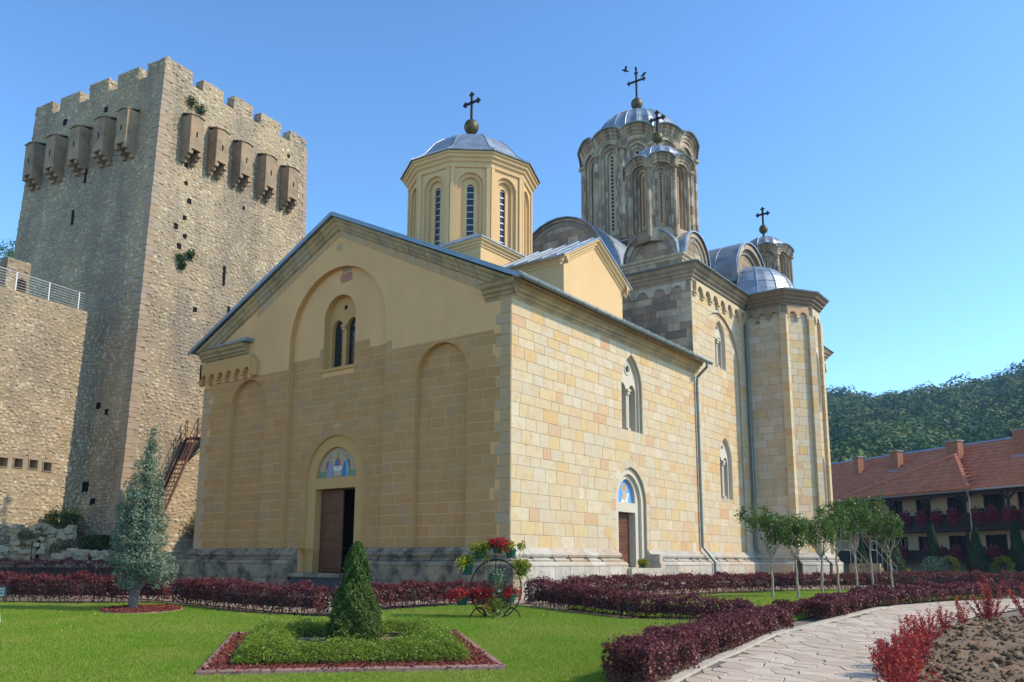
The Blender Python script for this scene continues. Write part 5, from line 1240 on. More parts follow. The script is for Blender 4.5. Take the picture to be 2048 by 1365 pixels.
ruin('ruined_wall', [(-.4, 26.4), (-1.3, 26.6), (-2.2, 27.6)], 3.0, .9, 'taller broken stump of masonry with weeds in the tower shadow', 4)
ruin('ruined_wall', [(-3.6, 25.6), (-5.0, 25.4), (-7.5, 25.0)], 1.6, .9, 'grey broken stone wall stub at the far left behind the hedge', 5)

# ------------------------------------------------------------------ foliage builders
def shell_points(n, fn, r=rng): return fn(n, r)
def hedge(label, path, w, h, cat='hedge', group='purple barberry hedges round the lawns', dens=2700, mat='barberry', tip=.07, size=.030, seed=1, base=.06, core=True, tipmat='barberry_tip', rag=.075):
    h, h2 = h if isinstance(h, tuple) else (h, h)
    r = np.random.default_rng(seed); P = np.array(path, float); seg = np.hypot(*np.diff(P, axis=0).T); cum = np.concatenate([[0], np.cumsum(seg)]); L = cum[-1]
    mid = P[len(P)//2]; t = thing('hedge', label, cat, (mid[0], mid[1], float(gz(*mid))), group)
    def at(s):
        k = np.clip(np.searchsorted(cum, s, side='right')-1, 0, len(seg)-1); f = ((s-cum[k])/seg[k])[:, None]; d = (P[k+1]-P[k])/seg[k][:, None]
        return P[k]*(1-f)+P[k+1]*f, d
    n = int(L*dens); s = r.uniform(-.3/L, 1+.3/L, n)*L; s = np.clip(s, 0, L); c, d = at(s); nrm = np.stack([d[:, 1], -d[:, 0]], 1)
    phs = r.uniform(0, 6, 4)
    per = 2*h+w; u = r.uniform(0, per, n)
    lat = np.where(u < h, w/2, np.where(u < h+w, w/2-(u-h), -w/2)); zz = np.where(u < h, u, np.where(u < h+w, h, per-u))
    bulge = rag*(np.sin(s*5.1+phs[0])+.7*np.sin(s*11.3+zz*6+phs[1])+.5*np.sin(s*2.3+phs[2]))
    bulge = np.where((s > L-.25) | (s < .25), bulge*.5, bulge)
    inw = np.abs(r.normal(0, .085, n)); lat = lat*(1-inw/(w/2)*.9) + np.sign(lat)*bulge*.7*(zz < h*.98); zz2 = np.where(zz >= h*.98, h+bulge-inw*.8, zz)
    rnd = np.clip((zz2-(h-.12))/.12, 0, 1)*np.clip((np.abs(lat)-(w/2-.12))/.12, 0, 1); zz2 = zz2-.07*rnd; lat = lat*(1-.18*rnd)
    endp = (s <= .12) | (s >= L-.12); s = np.where(s <= .12, r.uniform(0, .12, n), np.where(s >= L-.12, L-r.uniform(0, .12, n), s)); c, d = at(s); lat = np.where(endp, r.uniform(-w/2, w/2, n), lat); zz2 = np.where(endp, r.uniform(0, h, n), zz2)
    thin = (zz2 < .20) & (r.random(n) < (1-zz2/.20)*.7); keep = ~thin
    xy = c+nrm*lat[:, None]; z = gz(xy[:, 0], xy[:, 1])+(base+zz2)*(1+(h2/h-1)*s/L); C = np.concatenate([xy, z[:, None]], 1)[keep]
    N = np.concatenate([nrm*np.sign(lat)[:, None]*(np.abs(lat) > w*.35)[:, None], (zz2 > h*.8)[:, None]*1.0], 1)[keep]
    top = zz2[keep] > h-.10; pick = top & (r.random(len(C)) < .55)
    fast_mesh('foliage', leaves(C[~pick], size, N[~pick]*.8, 1.0, .55, .15, r), 4, mat, t, 'stuff')
    V = [leaves(C[pick], size, N[pick]*.8, 1.0, .5, .3, r)]
    ns = int(L*70*tip/.06); s2 = r.uniform(0, L, ns); c2, d2 = at(s2); n2 = np.stack([d2[:, 1], -d2[:, 0]], 1); xy2 = c2+n2*r.uniform(-w/2, w/2, ns)[:, None]
    hh = r.gamma(2.0, tip*.45, ns)[:, None]; lean = r.normal(0, .35, (ns, 2))
    for f in (.15, .4, .65, .9):
        q = np.concatenate([xy2+lean*hh*f, (gz(xy2[:, 0], xy2[:, 1])+(base+h-.03)*(1+(h2/h-1)*s2/L))[:, None]+hh*f], 1); V.append(leaves(q, size*.85, None, 1.0, .45, .2, r))
    fast_mesh('shoot_tips', np.concatenate(V), 4, tipmat, t, 'stuff')
    m2 = MB(); pts = along(path, .35)
    if core:  # solid dark core added inside the leaves to block light, plus real stems
        pr = [(w*.20, .18), (w*.24, .3), (w*.20, h-.2), (-w*.20, h-.2), (-w*.24, .3), (-w*.20, .18)]; vs = []
        for i, q in enumerate(pts):
            a = pts[max(i-1, 0)]; b = pts[min(i+1, len(pts)-1)]; dd = (b-a)/np.hypot(*(b-a)); nn = np.array([dd[1], -dd[0]])
            e = (dd*.25 if i == 0 else (-dd*.25 if i == len(pts)-1 else 0))
            for o, z in pr: p = q+nn*o+e; vs.append((p[0], p[1], float(gz(*p))+z*(1+(h2/h-1)*i/len(pts))))
        k_ = len(pr); m2.add(vs, [(i*k_+j, i*k_+(j+1) % k_, (i+1)*k_+(j+1) % k_, (i+1)*k_+j) for i in range(len(pts)-1) for j in range(k_)]+[tuple(range(k_)), tuple((len(pts)-1)*k_+j for j in range(k_))[::-1]])
        rr = random.Random(seed)
        for q in along(path, .21):
            for _ in range(3):
                o = rr.uniform(-w*.25, w*.25); p = (q[0]+rr.uniform(-.1, .1), q[1]+o*.7, float(gz(*q))); m2.bar(p, (p[0]+rr.uniform(-.16, .16), p[1]+rr.uniform(-.16, .16), p[2]+.28), rr.uniform(.008, .016))
        m2.build('twig_core', 'twig', t, kind='stuff')
    return t
def blob_leaves(c, rad, n, r, shell=.35):
    v = r.normal(size=(n, 3)); v /= np.linalg.norm(v, axis=1, keepdims=True); q = (1-shell*r.random(n)**1.5)[:, None]
    return np.asarray(c)+v*q*np.asarray(rad), v
# ------------------------------------------------------------------ hedges
hedge('left stretch of purple hedge behind the blue conifer, facing the sun', [(-12.6, 14.6), (-10.2, 11.1), (-8.8, 8.7), (-7.1, 6.7)], .75, .64, seed=1)
hedge('dark shaded purple hedge running from the blue conifer to the west door', [(-7.15, 5.9), (-7.35, 2.9), (-7.1, 1.2), (-6.85, .5)], .75, .60, seed=2)
hedge('purple hedge in front of the west door steps, behind the dwarf spruce', [(-6.6, .15), (-4.9, .5), (-2.7, .0), (-1.7, -1.2)], .7, .54, seed=3)
hedge('shaded purple hedge running toward the path from the church corner', [(-1.45, -1.9), (-2.6, -5.5), (-1.9, -7.4), (-1.4, -8.0)], .75, (.62, .40), seed=4, tip=.09)
hedge('low purple hedge between the young trees and the path', [(-.6, -8.35), (2.0, -8.55), (4.2, -8.7)], .55, .24, seed=10, tip=.04, dens=2000, core=False)
hedge('long red purple hedge along the left edge of the stone path', [(-10.7, -9.85), (-9.8, -9.72), (-7.9, -9.42), (-6.1, -9.25), (-3.6, -8.98), (-2.5, -9.05)], .70, (.50, .36), seed=5, dens=4200, tip=.09, size=.025)
hedge('red purple hedge beyond the gap, along the far bend of the path', [(-.3, -9.22), (.5, -9.2), (3.5, -9.3), (6.9, -10.45), (8.9, -11.5), (10.6, -12.5)], .65, (.36, .46), seed=6, dens=2600, tip=.05)
hedge('purple hedge along the foot of the church south wall', [(0.4, -1.85), (7.8, -2.75), (13.5, -3.9), (15.6, -5.4), (16.6, -6.4)], .7, .54, seed=7, tip=.10)
hedge('dark purple hedge in the shade between the young trees and the guest house', [(17.0, -6.6), (18.8, -8.6), (19.9, -11.5), (20.6, -14.0)], .75, .62, seed=8, dens=1900)
hedge('nearly black hedge in deep shade below the ruined walls', [(-8.2, 23.4), (-5.6, 20.8), (-3.6, 19.0), (-1.8, 17.6)], .9, .95, seed=9, dens=1700)

# ------------------------------------------------------------------ trees and shrubs
def limb(mb, p, q, r0, r1, r, wob=.06, n=5):
    p, q = Vector(p), Vector(q); L = (q-p).length; pts = []
    for i in range(n+1):
        f = i/n; w = Vector((r.uniform(-1, 1), r.uniform(-1, 1), r.uniform(-.4, .4)))*wob*L*(0 if i in (0, n) else 1); pts.append(p.lerp(q, f)+w)
    mb.tube(pts, [r0+(r1-r0)*i/n for i in range(n+1)], 6); return pts
def young_tree(x, y, h, cr, label, seed, fork=None, dens=1.0, lean=0.0):
    r = random.Random(seed); g = np.random.default_rng(seed); z = float(gz(x, y)); t = thing('young_tree', label, 'tree', (x, y, z), 'row of young clipped trees on the inner lawn')
    fork = fork or h*.46; mb = MB(); top = (x+lean+r.uniform(-.08, .08), y+r.uniform(-.06, .06), z+fork)
    limb(mb, (x, y, z-.05), top, .045, .036, r, .014, 6); mb.build('trunk', 'bark', t)
    mb = MB(); cl = []
    for i in range(7):
        a = i*2*math.pi/7+r.uniform(-.3, .3); q = (top[0]+math.cos(a)*cr*r.uniform(.35, .75), top[1]+math.sin(a)*cr*r.uniform(.35, .75), z+fork+(h-fork)*r.uniform(.35, .75))
        limb(mb, top, q, .022, .009, r, .07); cl.append(q)
        for k in range(3):
            q2 = (q[0]+r.uniform(-.4, .4)*cr, q[1]+r.uniform(-.4, .4)*cr, q[2]+(h-fork)*r.uniform(.0, .4)); limb(mb, q, q2, .012, .005, r, .08, 3); cl.append(q2)
    mb.build('limbs', 'bark', t); V = []
    for q in cl:
        C, N = blob_leaves(q, (cr*.33, cr*.33, cr*.33), int(120*dens*(.4+g.random())), g, .8); V.append(leaves(C, .045, N*.4, 1.0, .5, .2, g))
    for i in range(9):     # shoots standing out of the top
        q = cl[r.randrange(len(cl))]; L = r.uniform(.25, .6)*cr; f = np.linspace(0, 1, 40)[:, None]; C = np.array(q)+f*np.array([r.uniform(-.2, .2), r.uniform(-.2, .2), 1])*L+g.normal(0, .035, (40, 3)); V.append(leaves(C, .04, None, 1, .5, 0, g))
    fast_mesh('foliage', np.concatenate(V), 4, 'myrtle', t, 'stuff'); return t
TL = ['first young tree of the lawn row, nearest the narthex side, open airy crown', 'second young tree of the lawn row, leaning to the right', 'third young tree of the lawn row, in front of the apse edge',
      'fourth young tree of the lawn row, before the apse corner', 'fifth young tree of the lawn row, dense green crown', 'sixth young tree of the lawn row, tallest with a rising shoot', 'last young tree of the lawn row, thin crown in the shade']
TP = [(5.42, -6.15, 2.65, .78), (5.97, -6.75, 2.6, .6), (7.22, -7.11, 2.7, .66), (10.07, -6.83, 3.0, .7), (11.98, -6.97, 3.15, .74), (13.98, -7.01, 3.45, .78), (13.9, -7.75, 2.7, .6)]
for i, ((x, y, h, c), l) in enumerate(zip(TP, TL)): young_tree(x, y, h, c, l, 60+i, dens=(.75, .6, .55, .7, .85, .9, .5)[i], lean=(.06, -.05, -.05, -.1, -.12, -.1, -.1)[i])

def blue_conifer(x, y):
    r = random.Random(5); g = np.random.default_rng(5); z = float(gz(x, y)); t = thing('blue_conifer', 'uneven blue grey conifer tree in a round mulch bed on the left lawn', 'tree', (x, y, z))
    mb = MB(); limb(mb, (x, y, z-.05), (x+.05, y, z+.7), .13, .10, r, .03); limb(mb, (x+.05, y, z+.7), (x+.02, y-.15, z+4.3), .10, .02, r, .03, 8)
    limb(mb, (x, y, z+.25), (x+.22, y-.35, z+1.0), .07, .04, r, .05); limb(mb, (x, y, z+.2), (x-.1, y+.3, z+.9), .05, .03, r, .05); mb.build('trunk', 'bark_dark', t); V = []
    # lateral axis of the view is about (.594,-.804): lumps given as (right, toward viewer, up, radius, height radius)
    rx = np.array([.594, -.804, 0]); fx = np.array([-.80, -.594, 0])
    lumps = [(.62, .1, 1.0, .42, .42), (.28, .2, 1.25, .55, .45), (-.12, .1, .85, .42, .4), (-.3, .1, 1.35, .36, .38), (.15, -.3, 1.1, .5, .5), (.3, .15, 1.75, .5, .42), (-.25, .1, 1.8, .42, .4), (.05, .2, 2.2, .5, .45), (.35, .1, 2.2, .42, .42), (-.1, -.2, 2.0, .5, .5),
             (-.28, .1, 2.45, .32, .38), (.28, .1, 2.75, .36, .42), (.05, .2, 2.75, .42, .42), (-.12, 0, 3.05, .32, .42), (.22, 0, 3.25, .30, .42), (.1, .1, 3.55, .27, .4), (.18, 0, 3.85, .2, .38), (.2, 0, 4.2, .13, .35), (.22, 0, 4.45, .07, .22)]
    for a, b, u, rd, rh in lumps:
        c = np.array([x, y, z])+rx*a+fx*b+np.array([0, 0, u]); a, b, rd, rh = a*1.12, b*1.1, rd*(.80+.3*g.random()), rh*(.78+.25*g.random()); n = int(7000*rd*(rd+rh))
        C, N = blob_leaves(c, (rd, rd, rh), n, g, .55); C += (np.sin(C*13+a*9)*.05)
        q = leaves(C, .033, N*.7, .7, .32, .7, g); V.append(q)
        nt = int(70*rd/.4)       # feathery sprays sticking out of the lump
        v = g.normal(size=(nt, 3)); v[:, 2] = np.abs(v[:, 2])*.8; v /= np.linalg.norm(v, axis=1, keepdims=True); s0 = c+v*np.array([rd, rd, rh])*.9
        for f in (.3, .7, 1.0, 1.3): V.append(leaves(s0+v*.05*f+np.array([0, 0, .04])*f, .030, v, .9, .42, .6, g))
    fast_mesh('foliage', np.concatenate(V), 4, 'bluecedar', t, 'stuff')
blue_conifer(-9.1, 5.04)
def mulch_ring(c, r0, z):
    t = thing('mulch_bed', 'round bed of red bark chips with thin edging under the blue conifer', 'mulch bed', (c[0], c[1], z)); mb = MB(); n = 40
    vs = [(c[0]+r0*math.cos(2*math.pi*i/n), c[1]+r0*math.sin(2*math.pi*i/n)) for i in range(n)]; mb.add([(a, b, float(gz(a, b))+.03) for a, b in vs], [tuple(range(n))]); mb.build('bed_soil', 'soil', t)
    mb = MB(); mb.tube([(a, b, float(gz(a, b))+.02) for a, b in vs+vs[:1]], .03, 6); mb.build('edging', 'bedkerb', t); return t
def chips(name, pts, parent, s=.032, seed=3):
    r = np.random.default_rng(seed); n = len(pts); yaw = r.uniform(0, 6.28, n); til = r.normal(0, .45, (n, 2)); L = s*r.uniform(.6, 1.9, n); W = s*r.uniform(.25, .6, n)
    u = np.stack([np.cos(yaw), np.sin(yaw), til[:, 0]], 1)*L[:, None]; v = np.stack([-np.sin(yaw), np.cos(yaw), til[:, 1]], 1)*W[:, None]; w = np.array([0, 0, .008])
    V = np.stack([pts-u-v, pts+u-v, pts+u+v, pts-u+v, pts-u-v+w, pts+u-v+w, pts+u+v+w, pts-u+v+w], 1); f = np.array([(4, 5, 6, 7), (0, 1, 5, 4), (1, 2, 6, 5), (2, 3, 7, 6), (3, 0, 4, 7)])[None]
    return fast_indexed(name, V, (np.arange(n)[:, None, None]*8+f).reshape(-1, 4), 'mulch', parent, 'stuff')
mr = mulch_ring((-9.0, 4.8), .95, .27); a = rng.uniform(0, 6.28, 3200); q = .92*np.sqrt(rng.random(3200)); px, py = -9.0+q*np.cos(a), 4.8+q*np.sin(a)
chips('bark_chips', np.stack([px, py, gz(px, py)+.045+rng.random(3200)*.02], 1), mr)

# square bed: rose kerbs, red chips, low hedge ring, inner kerb and the dwarf spruce
BED = [np.array(p) for p in ((-13.63, -4.62), (-10.53, -7.75), (-7.78, -4.54), (-10.62, -1.22))]
bc = sum(BED)/4
bed = thing('square_flower_bed', 'square raised bed edged with rose concrete kerbs and filled with red bark chips', 'flower bed', (bc[0], bc[1], float(gz(*bc))))
def kerb_square(pts, w, h, n, name):
    for i in range(4):
        a, b = pts[i], pts[(i+1) % 4]; d = (b-a)/np.hypot(*(b-a)); nn = np.array([-d[1], d[0]]); nn = nn if nn@(bc-a) > 0 else -nn; L = np.hypot(*(b-a))
        for k in range(n):
            m2 = MB(); vs = []
            p, q = a+d*(L*k/n+.004), a+d*(L*(k+1)/n-.004)
            for zz, o in ((-.05, 0), (h-.02, 0), (h, .02), (h, w-.02), (h-.02, w), (-.05, w)):
                for e in (p, q): s = e+nn*o; vs.append((s[0], s[1], float(gz(*s))+zz))
            m2.add(vs, [(2*j, 2*j+1, 2*((j+1) % 6)+1, 2*((j+1) % 6)) for j in range(6)]+[(0, 2, 4, 6, 8, 10), (11, 9, 7, 5, 3, 1)]); m2.build(name, 'bedkerb', bed)
kerb_square(BED, .12, .09, 5, 'kerb_stone')
inn = [bc+(p-bc)*.42 for p in BED]; kerb_square(inn, .06, .14, 2, 'inner_kerb')
mb = MB(); mb.add([(p[0], p[1], float(gz(*p))+.03) for p in BED], [(0, 1, 2, 3)]); mb.build('bed_soil', 'soil', bed)
def in_bed(n, lo, hi):
    out = []; r = np.random.default_rng(9)
    uv = r.uniform(-1, 1, (n*4, 2)); m = np.max(np.abs(uv), 1); uv = uv[(m > lo) & (m < hi)][:n]
    e1, e2 = (BED[1]-BED[0])/2, (BED[3]-BED[0])/2
    return bc+uv[:, :1]*e1+uv[:, 1:]*e2
p = in_bed(26000, 0, .955); chips('bark_chips', np.concatenate([p, (gz(p[:, 0], p[:, 1])+.045+rng.random(len(p))*.035)[:, None]], 1), bed, .030)
lh = thing('low_evergreen_hedge', 'low bright green clipped hedge forming a square ring in the bark bed', 'hedge', (bc[0], bc[1], float(gz(*bc))))
def ring_leaf():
    r = np.random.default_rng(12); p = in_bed(70000, .42, .80); e1, e2 = (BED[1]-BED[0])/2, (BED[3]-BED[0])/2
    B = np.linalg.inv(np.stack([e1, e2], 1)); uv = (p-bc)@B.T; m = np.max(np.abs(uv), 1); f = np.clip(np.minimum(m-.40, .82-m)/.16, 0, 1)
    hh = .30*np.sqrt(f)*(1+.22*np.sin(uv[:, 0]*14)*np.sin(uv[:, 1]*13+1)+.12*np.sin(uv[:, 0]*31+uv[:, 1]*23)); z = .05+hh*(1-np.abs(r.normal(0, .22, len(p)))); z = np.where(r.random(len(p)) < .25, .05+hh*r.random(len(p)), z)
    C = np.concatenate([p, (gz(p[:, 0], p[:, 1])+np.maximum(z, .04))[:, None]], 1); V = [leaves(C, .021, np.array([0, 0, .6]), 1.0, .34, .3, r)]
    k = r.choice(len(p), 3000, False)
    for q in (.03, .07, .10): V.append(leaves(C[k]+np.stack([r.normal(0, .03, 3000)*q*20, r.normal(0, .03, 3000)*q*20, np.full(3000, q)], 1), .018, None, 1, .4, .3, r))
    return np.concatenate(V)
fast_mesh('foliage', ring_leaf(), 4, 'yew', lh, 'stuff')
mb = MB()
for s0, s1 in ((.47, .74),):
    a = [bc+(p-bc)*s0 for p in BED]; b = [bc+(p-bc)*s1 for p in BED]; Z = lambda p, z: (p[0], p[1], float(gz(*p))+z)
    for i in range(4):
        j = (i+1) % 4; mb.add([Z(a[i], .03), Z(a[j], .03), Z(a[j], .2), Z(a[i], .2), Z(b[i], .03), Z(b[j], .03), Z(b[j], .2), Z(b[i], .2)], [(0, 1, 2, 3), (3, 2, 6, 7), (7, 6, 5, 4)])
mb.build('twig_core', 'twig', lh, kind='stuff')  # solid core in twig colour inside the leaves
def spruce(x, y):
    g = np.random.default_rng(21); z = float(gz(x, y)); t = thing('dwarf_spruce', 'dense conical dwarf spruce in the middle of the square bark bed', 'tree', (x, y, z)); mb = MB(); mb.tube([(x, y, z-.02), (x, y, z+1.4)], [.06, .02], 6); mb.build('trunk', 'bark_dark', t)
    n = 30000; u = g.random(n)**1.35; a = g.uniform(0, 2*math.pi, n); H = 1.78
    prof = lambda u: .47*(1-u)**.62*(1-.18*np.exp(-((u-.0)/.07)**2))*(1-.25*np.exp(-((u-.62)/.10)**2))+.02
    lump = 1+.10*np.sin(a*5+u*17)+.10*np.sin(a*9-u*41+1)+.06*np.sin(a*17+u*63); rad = prof(u)*lump*(1-np.abs(g.normal(0, .10, n)))
    C = np.stack([x+rad*np.cos(a), y+rad*np.sin(a), z+.05+u*H+.02*np.sin(a*7+u*30)], 1); N = np.stack([np.cos(a), np.sin(a), np.full(n, .5)], 1); V = [leaves(C, .022, N*.7, .9, .42, .3, g)]
    for (dx, dy, dz, rd, rh) in ((.594*.3, -.804*.3, .52, .17, .30), (.594*.22-.2, -.804*.22-.15, .35, .2, .3)):
        C, N = blob_leaves((x+dx, y+dy, z+dz), (rd, rd, rh), 3000, g, .3); V.append(leaves(C, .022, N*.7, .9, .42, .3, g))
    fast_mesh('foliage', np.concatenate(V), 4, 'spruce', t, 'stuff')
    m2 = MB(); m2.lathe((x, y, z), [(.36, .06), (.35, .3), (.27, .7), (.17, 1.1), (.07, 1.5), (.01, 1.68)], 12); m2.build('twig_core', 'twig', t)  # solid cone in twig colour within the needles
spruce(-10.09, -4.03)

# ------------------------------------------------------------------ wheel shaped flower stand with pots
SX, SY = -4.8, -3.05; SZ = float(gz(SX, SY)); RX = np.array([.594, -.804, 0]); FX = np.array([-.804, -.594, 0])
S3 = lambda a, z, d=0: tuple(np.array([SX, SY, SZ+z])+RX*a+FX*d)
stand = thing('flower_stand', 'black wrought iron wheel shaped flower stand on the lawn by the church corner', 'plant stand', (SX, SY, SZ))
mb = MB(); mb.tube([S3(.08+.60*math.sin(t), .68+.68*math.cos(t)) for t in np.linspace(0, 2*math.pi, 41)], .018, 6); mb.build('ring', 'iron', stand)
for s, a0 in ((-1, -.38), (1, .52)):
    for d in (-.16, .16):
        mb = MB(); mb.tube([S3(a0+s*(-.06)+(.26*u-.13)*1.6, .0+.24*math.sin(math.pi*(.15+.85*u)) if False else .24*math.sin(math.pi*u)**.7, d) for u in np.linspace(.02, .98, 12)], .015, 5); mb.build('foot', 'iron', stand)
for a0, z0, a1, z1 in ((-.62, .42, -.30, .36), (.05, 1.36, .05, 1.48), (.08, 1.36, .06, .95), (-.5, .78, -.42, .80), (.68, .74, .62, .7), (-.36, 1.16, -.3, 1.1), (.50, 1.22, .42, 1.12), (.16, .0, .12, .06), (.4, .2, .45, .38), (-.2, .1, -.16, .3)):
    mb = MB(); mb.tube([S3(a0, z0), S3(a1, z1)], .012, 5); mb.build('pot_arm', 'iron', stand)
def flowerpot(a, z, label, flower, rp=.13, hp=.2, fr_=.22, n=700, pot='pot', droop=.1, at=None, group='flower pots on the wheel stand', fh=.16, seed=1):
    g = np.random.default_rng(seed); c = at if at is not None else S3(a, z, .04); t = thing('flower_pot', label, 'flower pot', c, group)
    mb = MB(); mb.lathe(c, [(.001, 0), (rp*.72, 0), (rp*.98, hp*.86), (rp*1.07, hp*.87), (rp*1.07, hp), (rp*.95, hp), (rp*.9, hp*.9), (.001, hp*.9)], 14); mb.build('pot', pot, t)
    sub = [blob_leaves((c[0]+g.normal(0, fr_*.42), c[1]+g.normal(0, fr_*.42), c[2]+hp+fh*(.2+g.random()*.5)), (fr_*.62, fr_*.62, fh*.75), n//4, g, .7) for _ in range(5)]; C = np.concatenate([q[0] for q in sub]); N = np.concatenate([q[1] for q in sub]); low = g.random(len(C)) < .35; C[low, 2] -= droop*g.random(low.sum())*np.linalg.norm((C[low]-np.array(c))[:, :2], axis=1)/fr_*1.4
    fast_mesh('flowers', leaves(C, .024, N*.8, .8, .7, .2, g), 4, flower, t, 'stuff')
flowerpot(.11, 1.50, 'topmost pot of red flowers on the wheel stand', 'redflower', seed=1, fr_=.25, n=900)
flowerpot(-.30, 1.36, 'pot of yellow green flowers at the upper left of the wheel stand', 'yellowleaf', seed=2, fr_=.25, droop=.32, n=900)
flowerpot(.43, 1.40, 'pot of yellow flowers at the upper right of the wheel stand', 'yellowleaf', seed=3, fr_=.19)
flowerpot(-.60, 1.00, 'dark green pot with yellow flowers at the middle left of the wheel stand', 'yellowleaf', .15, .24, seed=4, fr_=.22)
flowerpot(.70, .98, 'pot of trailing yellow flowers at the middle right of the wheel stand', 'yellowleaf', seed=5, fr_=.26, droop=.35, n=900)
flowerpot(.06, .62, 'terracotta pot hung in the centre with white green trailing leaves', 'whiteflower', .11, .2, seed=6, fr_=.21, droop=.5, pot='terracotta', n=1000, fh=.3)
flowerpot(-.72, .30, 'dark green pot of red flowers at the lower left of the wheel stand', 'redflower', .15, .2, seed=7, fr_=.26, n=900)
flowerpot(-.28, .32, 'pot of red flowers in the lower middle of the wheel stand', 'redflower', seed=8, fr_=.24, n=900, droop=.25)
flowerpot(.42, .36, 'pot of red flowers at the lower right of the wheel stand', 'redflower', seed=9, fr_=.22)
flowerpot(.10, .08, 'lowest pot of yellow flowers on the wheel stand', 'yellowleaf', .14, .22, seed=10, fr_=.25, n=900, droop=.2)
flowerpot(0, 0, 'small green pot of yellow orange flowers on the sill of the south door', 'yellowleaf', .13, .16, seed=11, at=(8.2, -.2, 1.285), group=None, fr_=.2)

# small sign board at the left edge of the lawn
sg = thing('lawn_sign', 'small dark green sign board with pale lettering on a thin post at the left edge', 'sign', (-12.4, 4.65, .17))
mb = MB(); mb.bar((-12.35, 4.62, .1), (-12.42, 4.72, .72), .03); mb.build('post', 'steel', sg)
SU = np.array([.60, -.79, .13]); SU /= np.linalg.norm(SU); SN = np.array([-.79, -.6, .2]); SN -= SU*(SN@SU); SN /= np.linalg.norm(SN); SV = np.cross(SN, SU); SV = SV if SV[2] > 0 else -SV
sc_ = np.array([-12.5, 4.80, .80])
mb = MB(); mb.obox(sc_, (SU, SN, SV), (.30, .012, .115)); brd = mb.build('board', 'signgreen', sg)
for k, (w, off) in enumerate(((.50, 0), (.46, -.0), (.46, 0))):
    cu = bpy.data.curves.new('lettering', 'FONT'); cu.body = ('\u0417\u0410\u0411\u0420\u0410\u040a\u0415\u041d\u041e', '\u0408\u0415 \u0413\u0410\u0417\u0418\u0422\u0418', '\u041f\u041e \u0422\u0420\u0410\u0412\u0418')[k]
    cu.size = .075; cu.extrude = .001; cu.align_x = 'RIGHT'
    tmp = bpy.data.objects.new('lettering_curve', cu); tm = bpy.data.meshes.new_from_object(tmp); tm.materials.clear(); tm.materials.append(M['signwhite']); bpy.data.objects.remove(tmp); o = bpy.data.objects.new('lettering', tm); col.objects.link(o); o.parent = brd; o['kind'] = 'stuff'
    pos = sc_+SU*.27+SV*(.045-.07*k)+SN*.0135-np.array(sg.location)*0
    mw = Matrix(((SU[0], SV[0], SN[0], pos[0]), (SU[1], SV[1], SN[1], pos[1]), (SU[2], SV[2], SN[2], pos[2]), (0, 0, 0, 1)))
    o.matrix_basis = mw

# ------------------------------------------------------------------ right hand bed: tilled soil with clods and scarlet barberry bushes
SOIL = [(-14, -14.0), (-9.9, -13.1), (-7.9, -12.72), (-4.2, -12.2), (-.8, -12.02), (1.6, -12.2), (3.4, -13.0), (3.2, -15.5), (-2, -19), (-12, -20)]
def soil():
    r = np.random.default_rng(31); xs, ys = np.arange(-14, 3.6, .16), np.arange(-20, -11.9, .16); X, Y = np.meshgrid(xs, ys, indexing='ij')
    Z = gz(X, Y)+.05+.05*np.sin(X*3.1+Y*1.7)*np.sin(Y*2.3)+r.normal(0, .022, X.shape); ins = inside(SOIL, X, Y); V = np.stack([X, Y, Z], -1).reshape(-1, 3); ny = len(ys); F = []
    for i in range(len(xs)-1):
        for j in range(ny-1):
            if ins[i, j] and ins[i+1, j] and ins[i, j+1] and ins[i+1, j+1]: F.append((i*ny+j, (i+1)*ny+j, (i+1)*ny+j+1, i*ny+j+1))
    so = fast_indexed('tilled_soil', V, F, 'soil', None, 'structure')
    n = 15000; x, y = r.uniform(-13.5, 3.2, n), r.uniform(-19, -12.1, n); ok = inside(SOIL, x, y); x, y = x[ok], y[ok]; n = len(x); s = r.gamma(1.1, .016, n)+.007
    dirs = np.array([(1, 0, 0), (0, 1, 0), (-1, 0, 0), (0, -1, 0), (0, 0, 1), (0, 0, -.6)], float); V = dirs[None]*s[:, None, None]*r.uniform(.4, 1.7, (n, 6, 1)); yaw = r.uniform(0, 6, n); c, sn = np.cos(yaw), np.sin(yaw)
    V = np.stack([V[..., 0]*c[:, None]-V[..., 1]*sn[:, None], V[..., 0]*sn[:, None]+V[..., 1]*c[:, None], V[..., 2]*.8], -1)+np.stack([x, y, gz(x, y)+.05+.05*np.sin(x*3.1+y*1.7)*np.sin(y*2.3)+s*.2], 1)[:, None]
    f = np.array([(0, 1, 4), (1, 2, 4), (2, 3, 4), (3, 0, 4), (1, 0, 5), (2, 1, 5), (3, 2, 5), (0, 3, 5)])[None]; fast_indexed('soil_clods', V, (np.arange(n)[:, None, None]*6+f).reshape(-1, 3), 'soil', so, 'stuff')
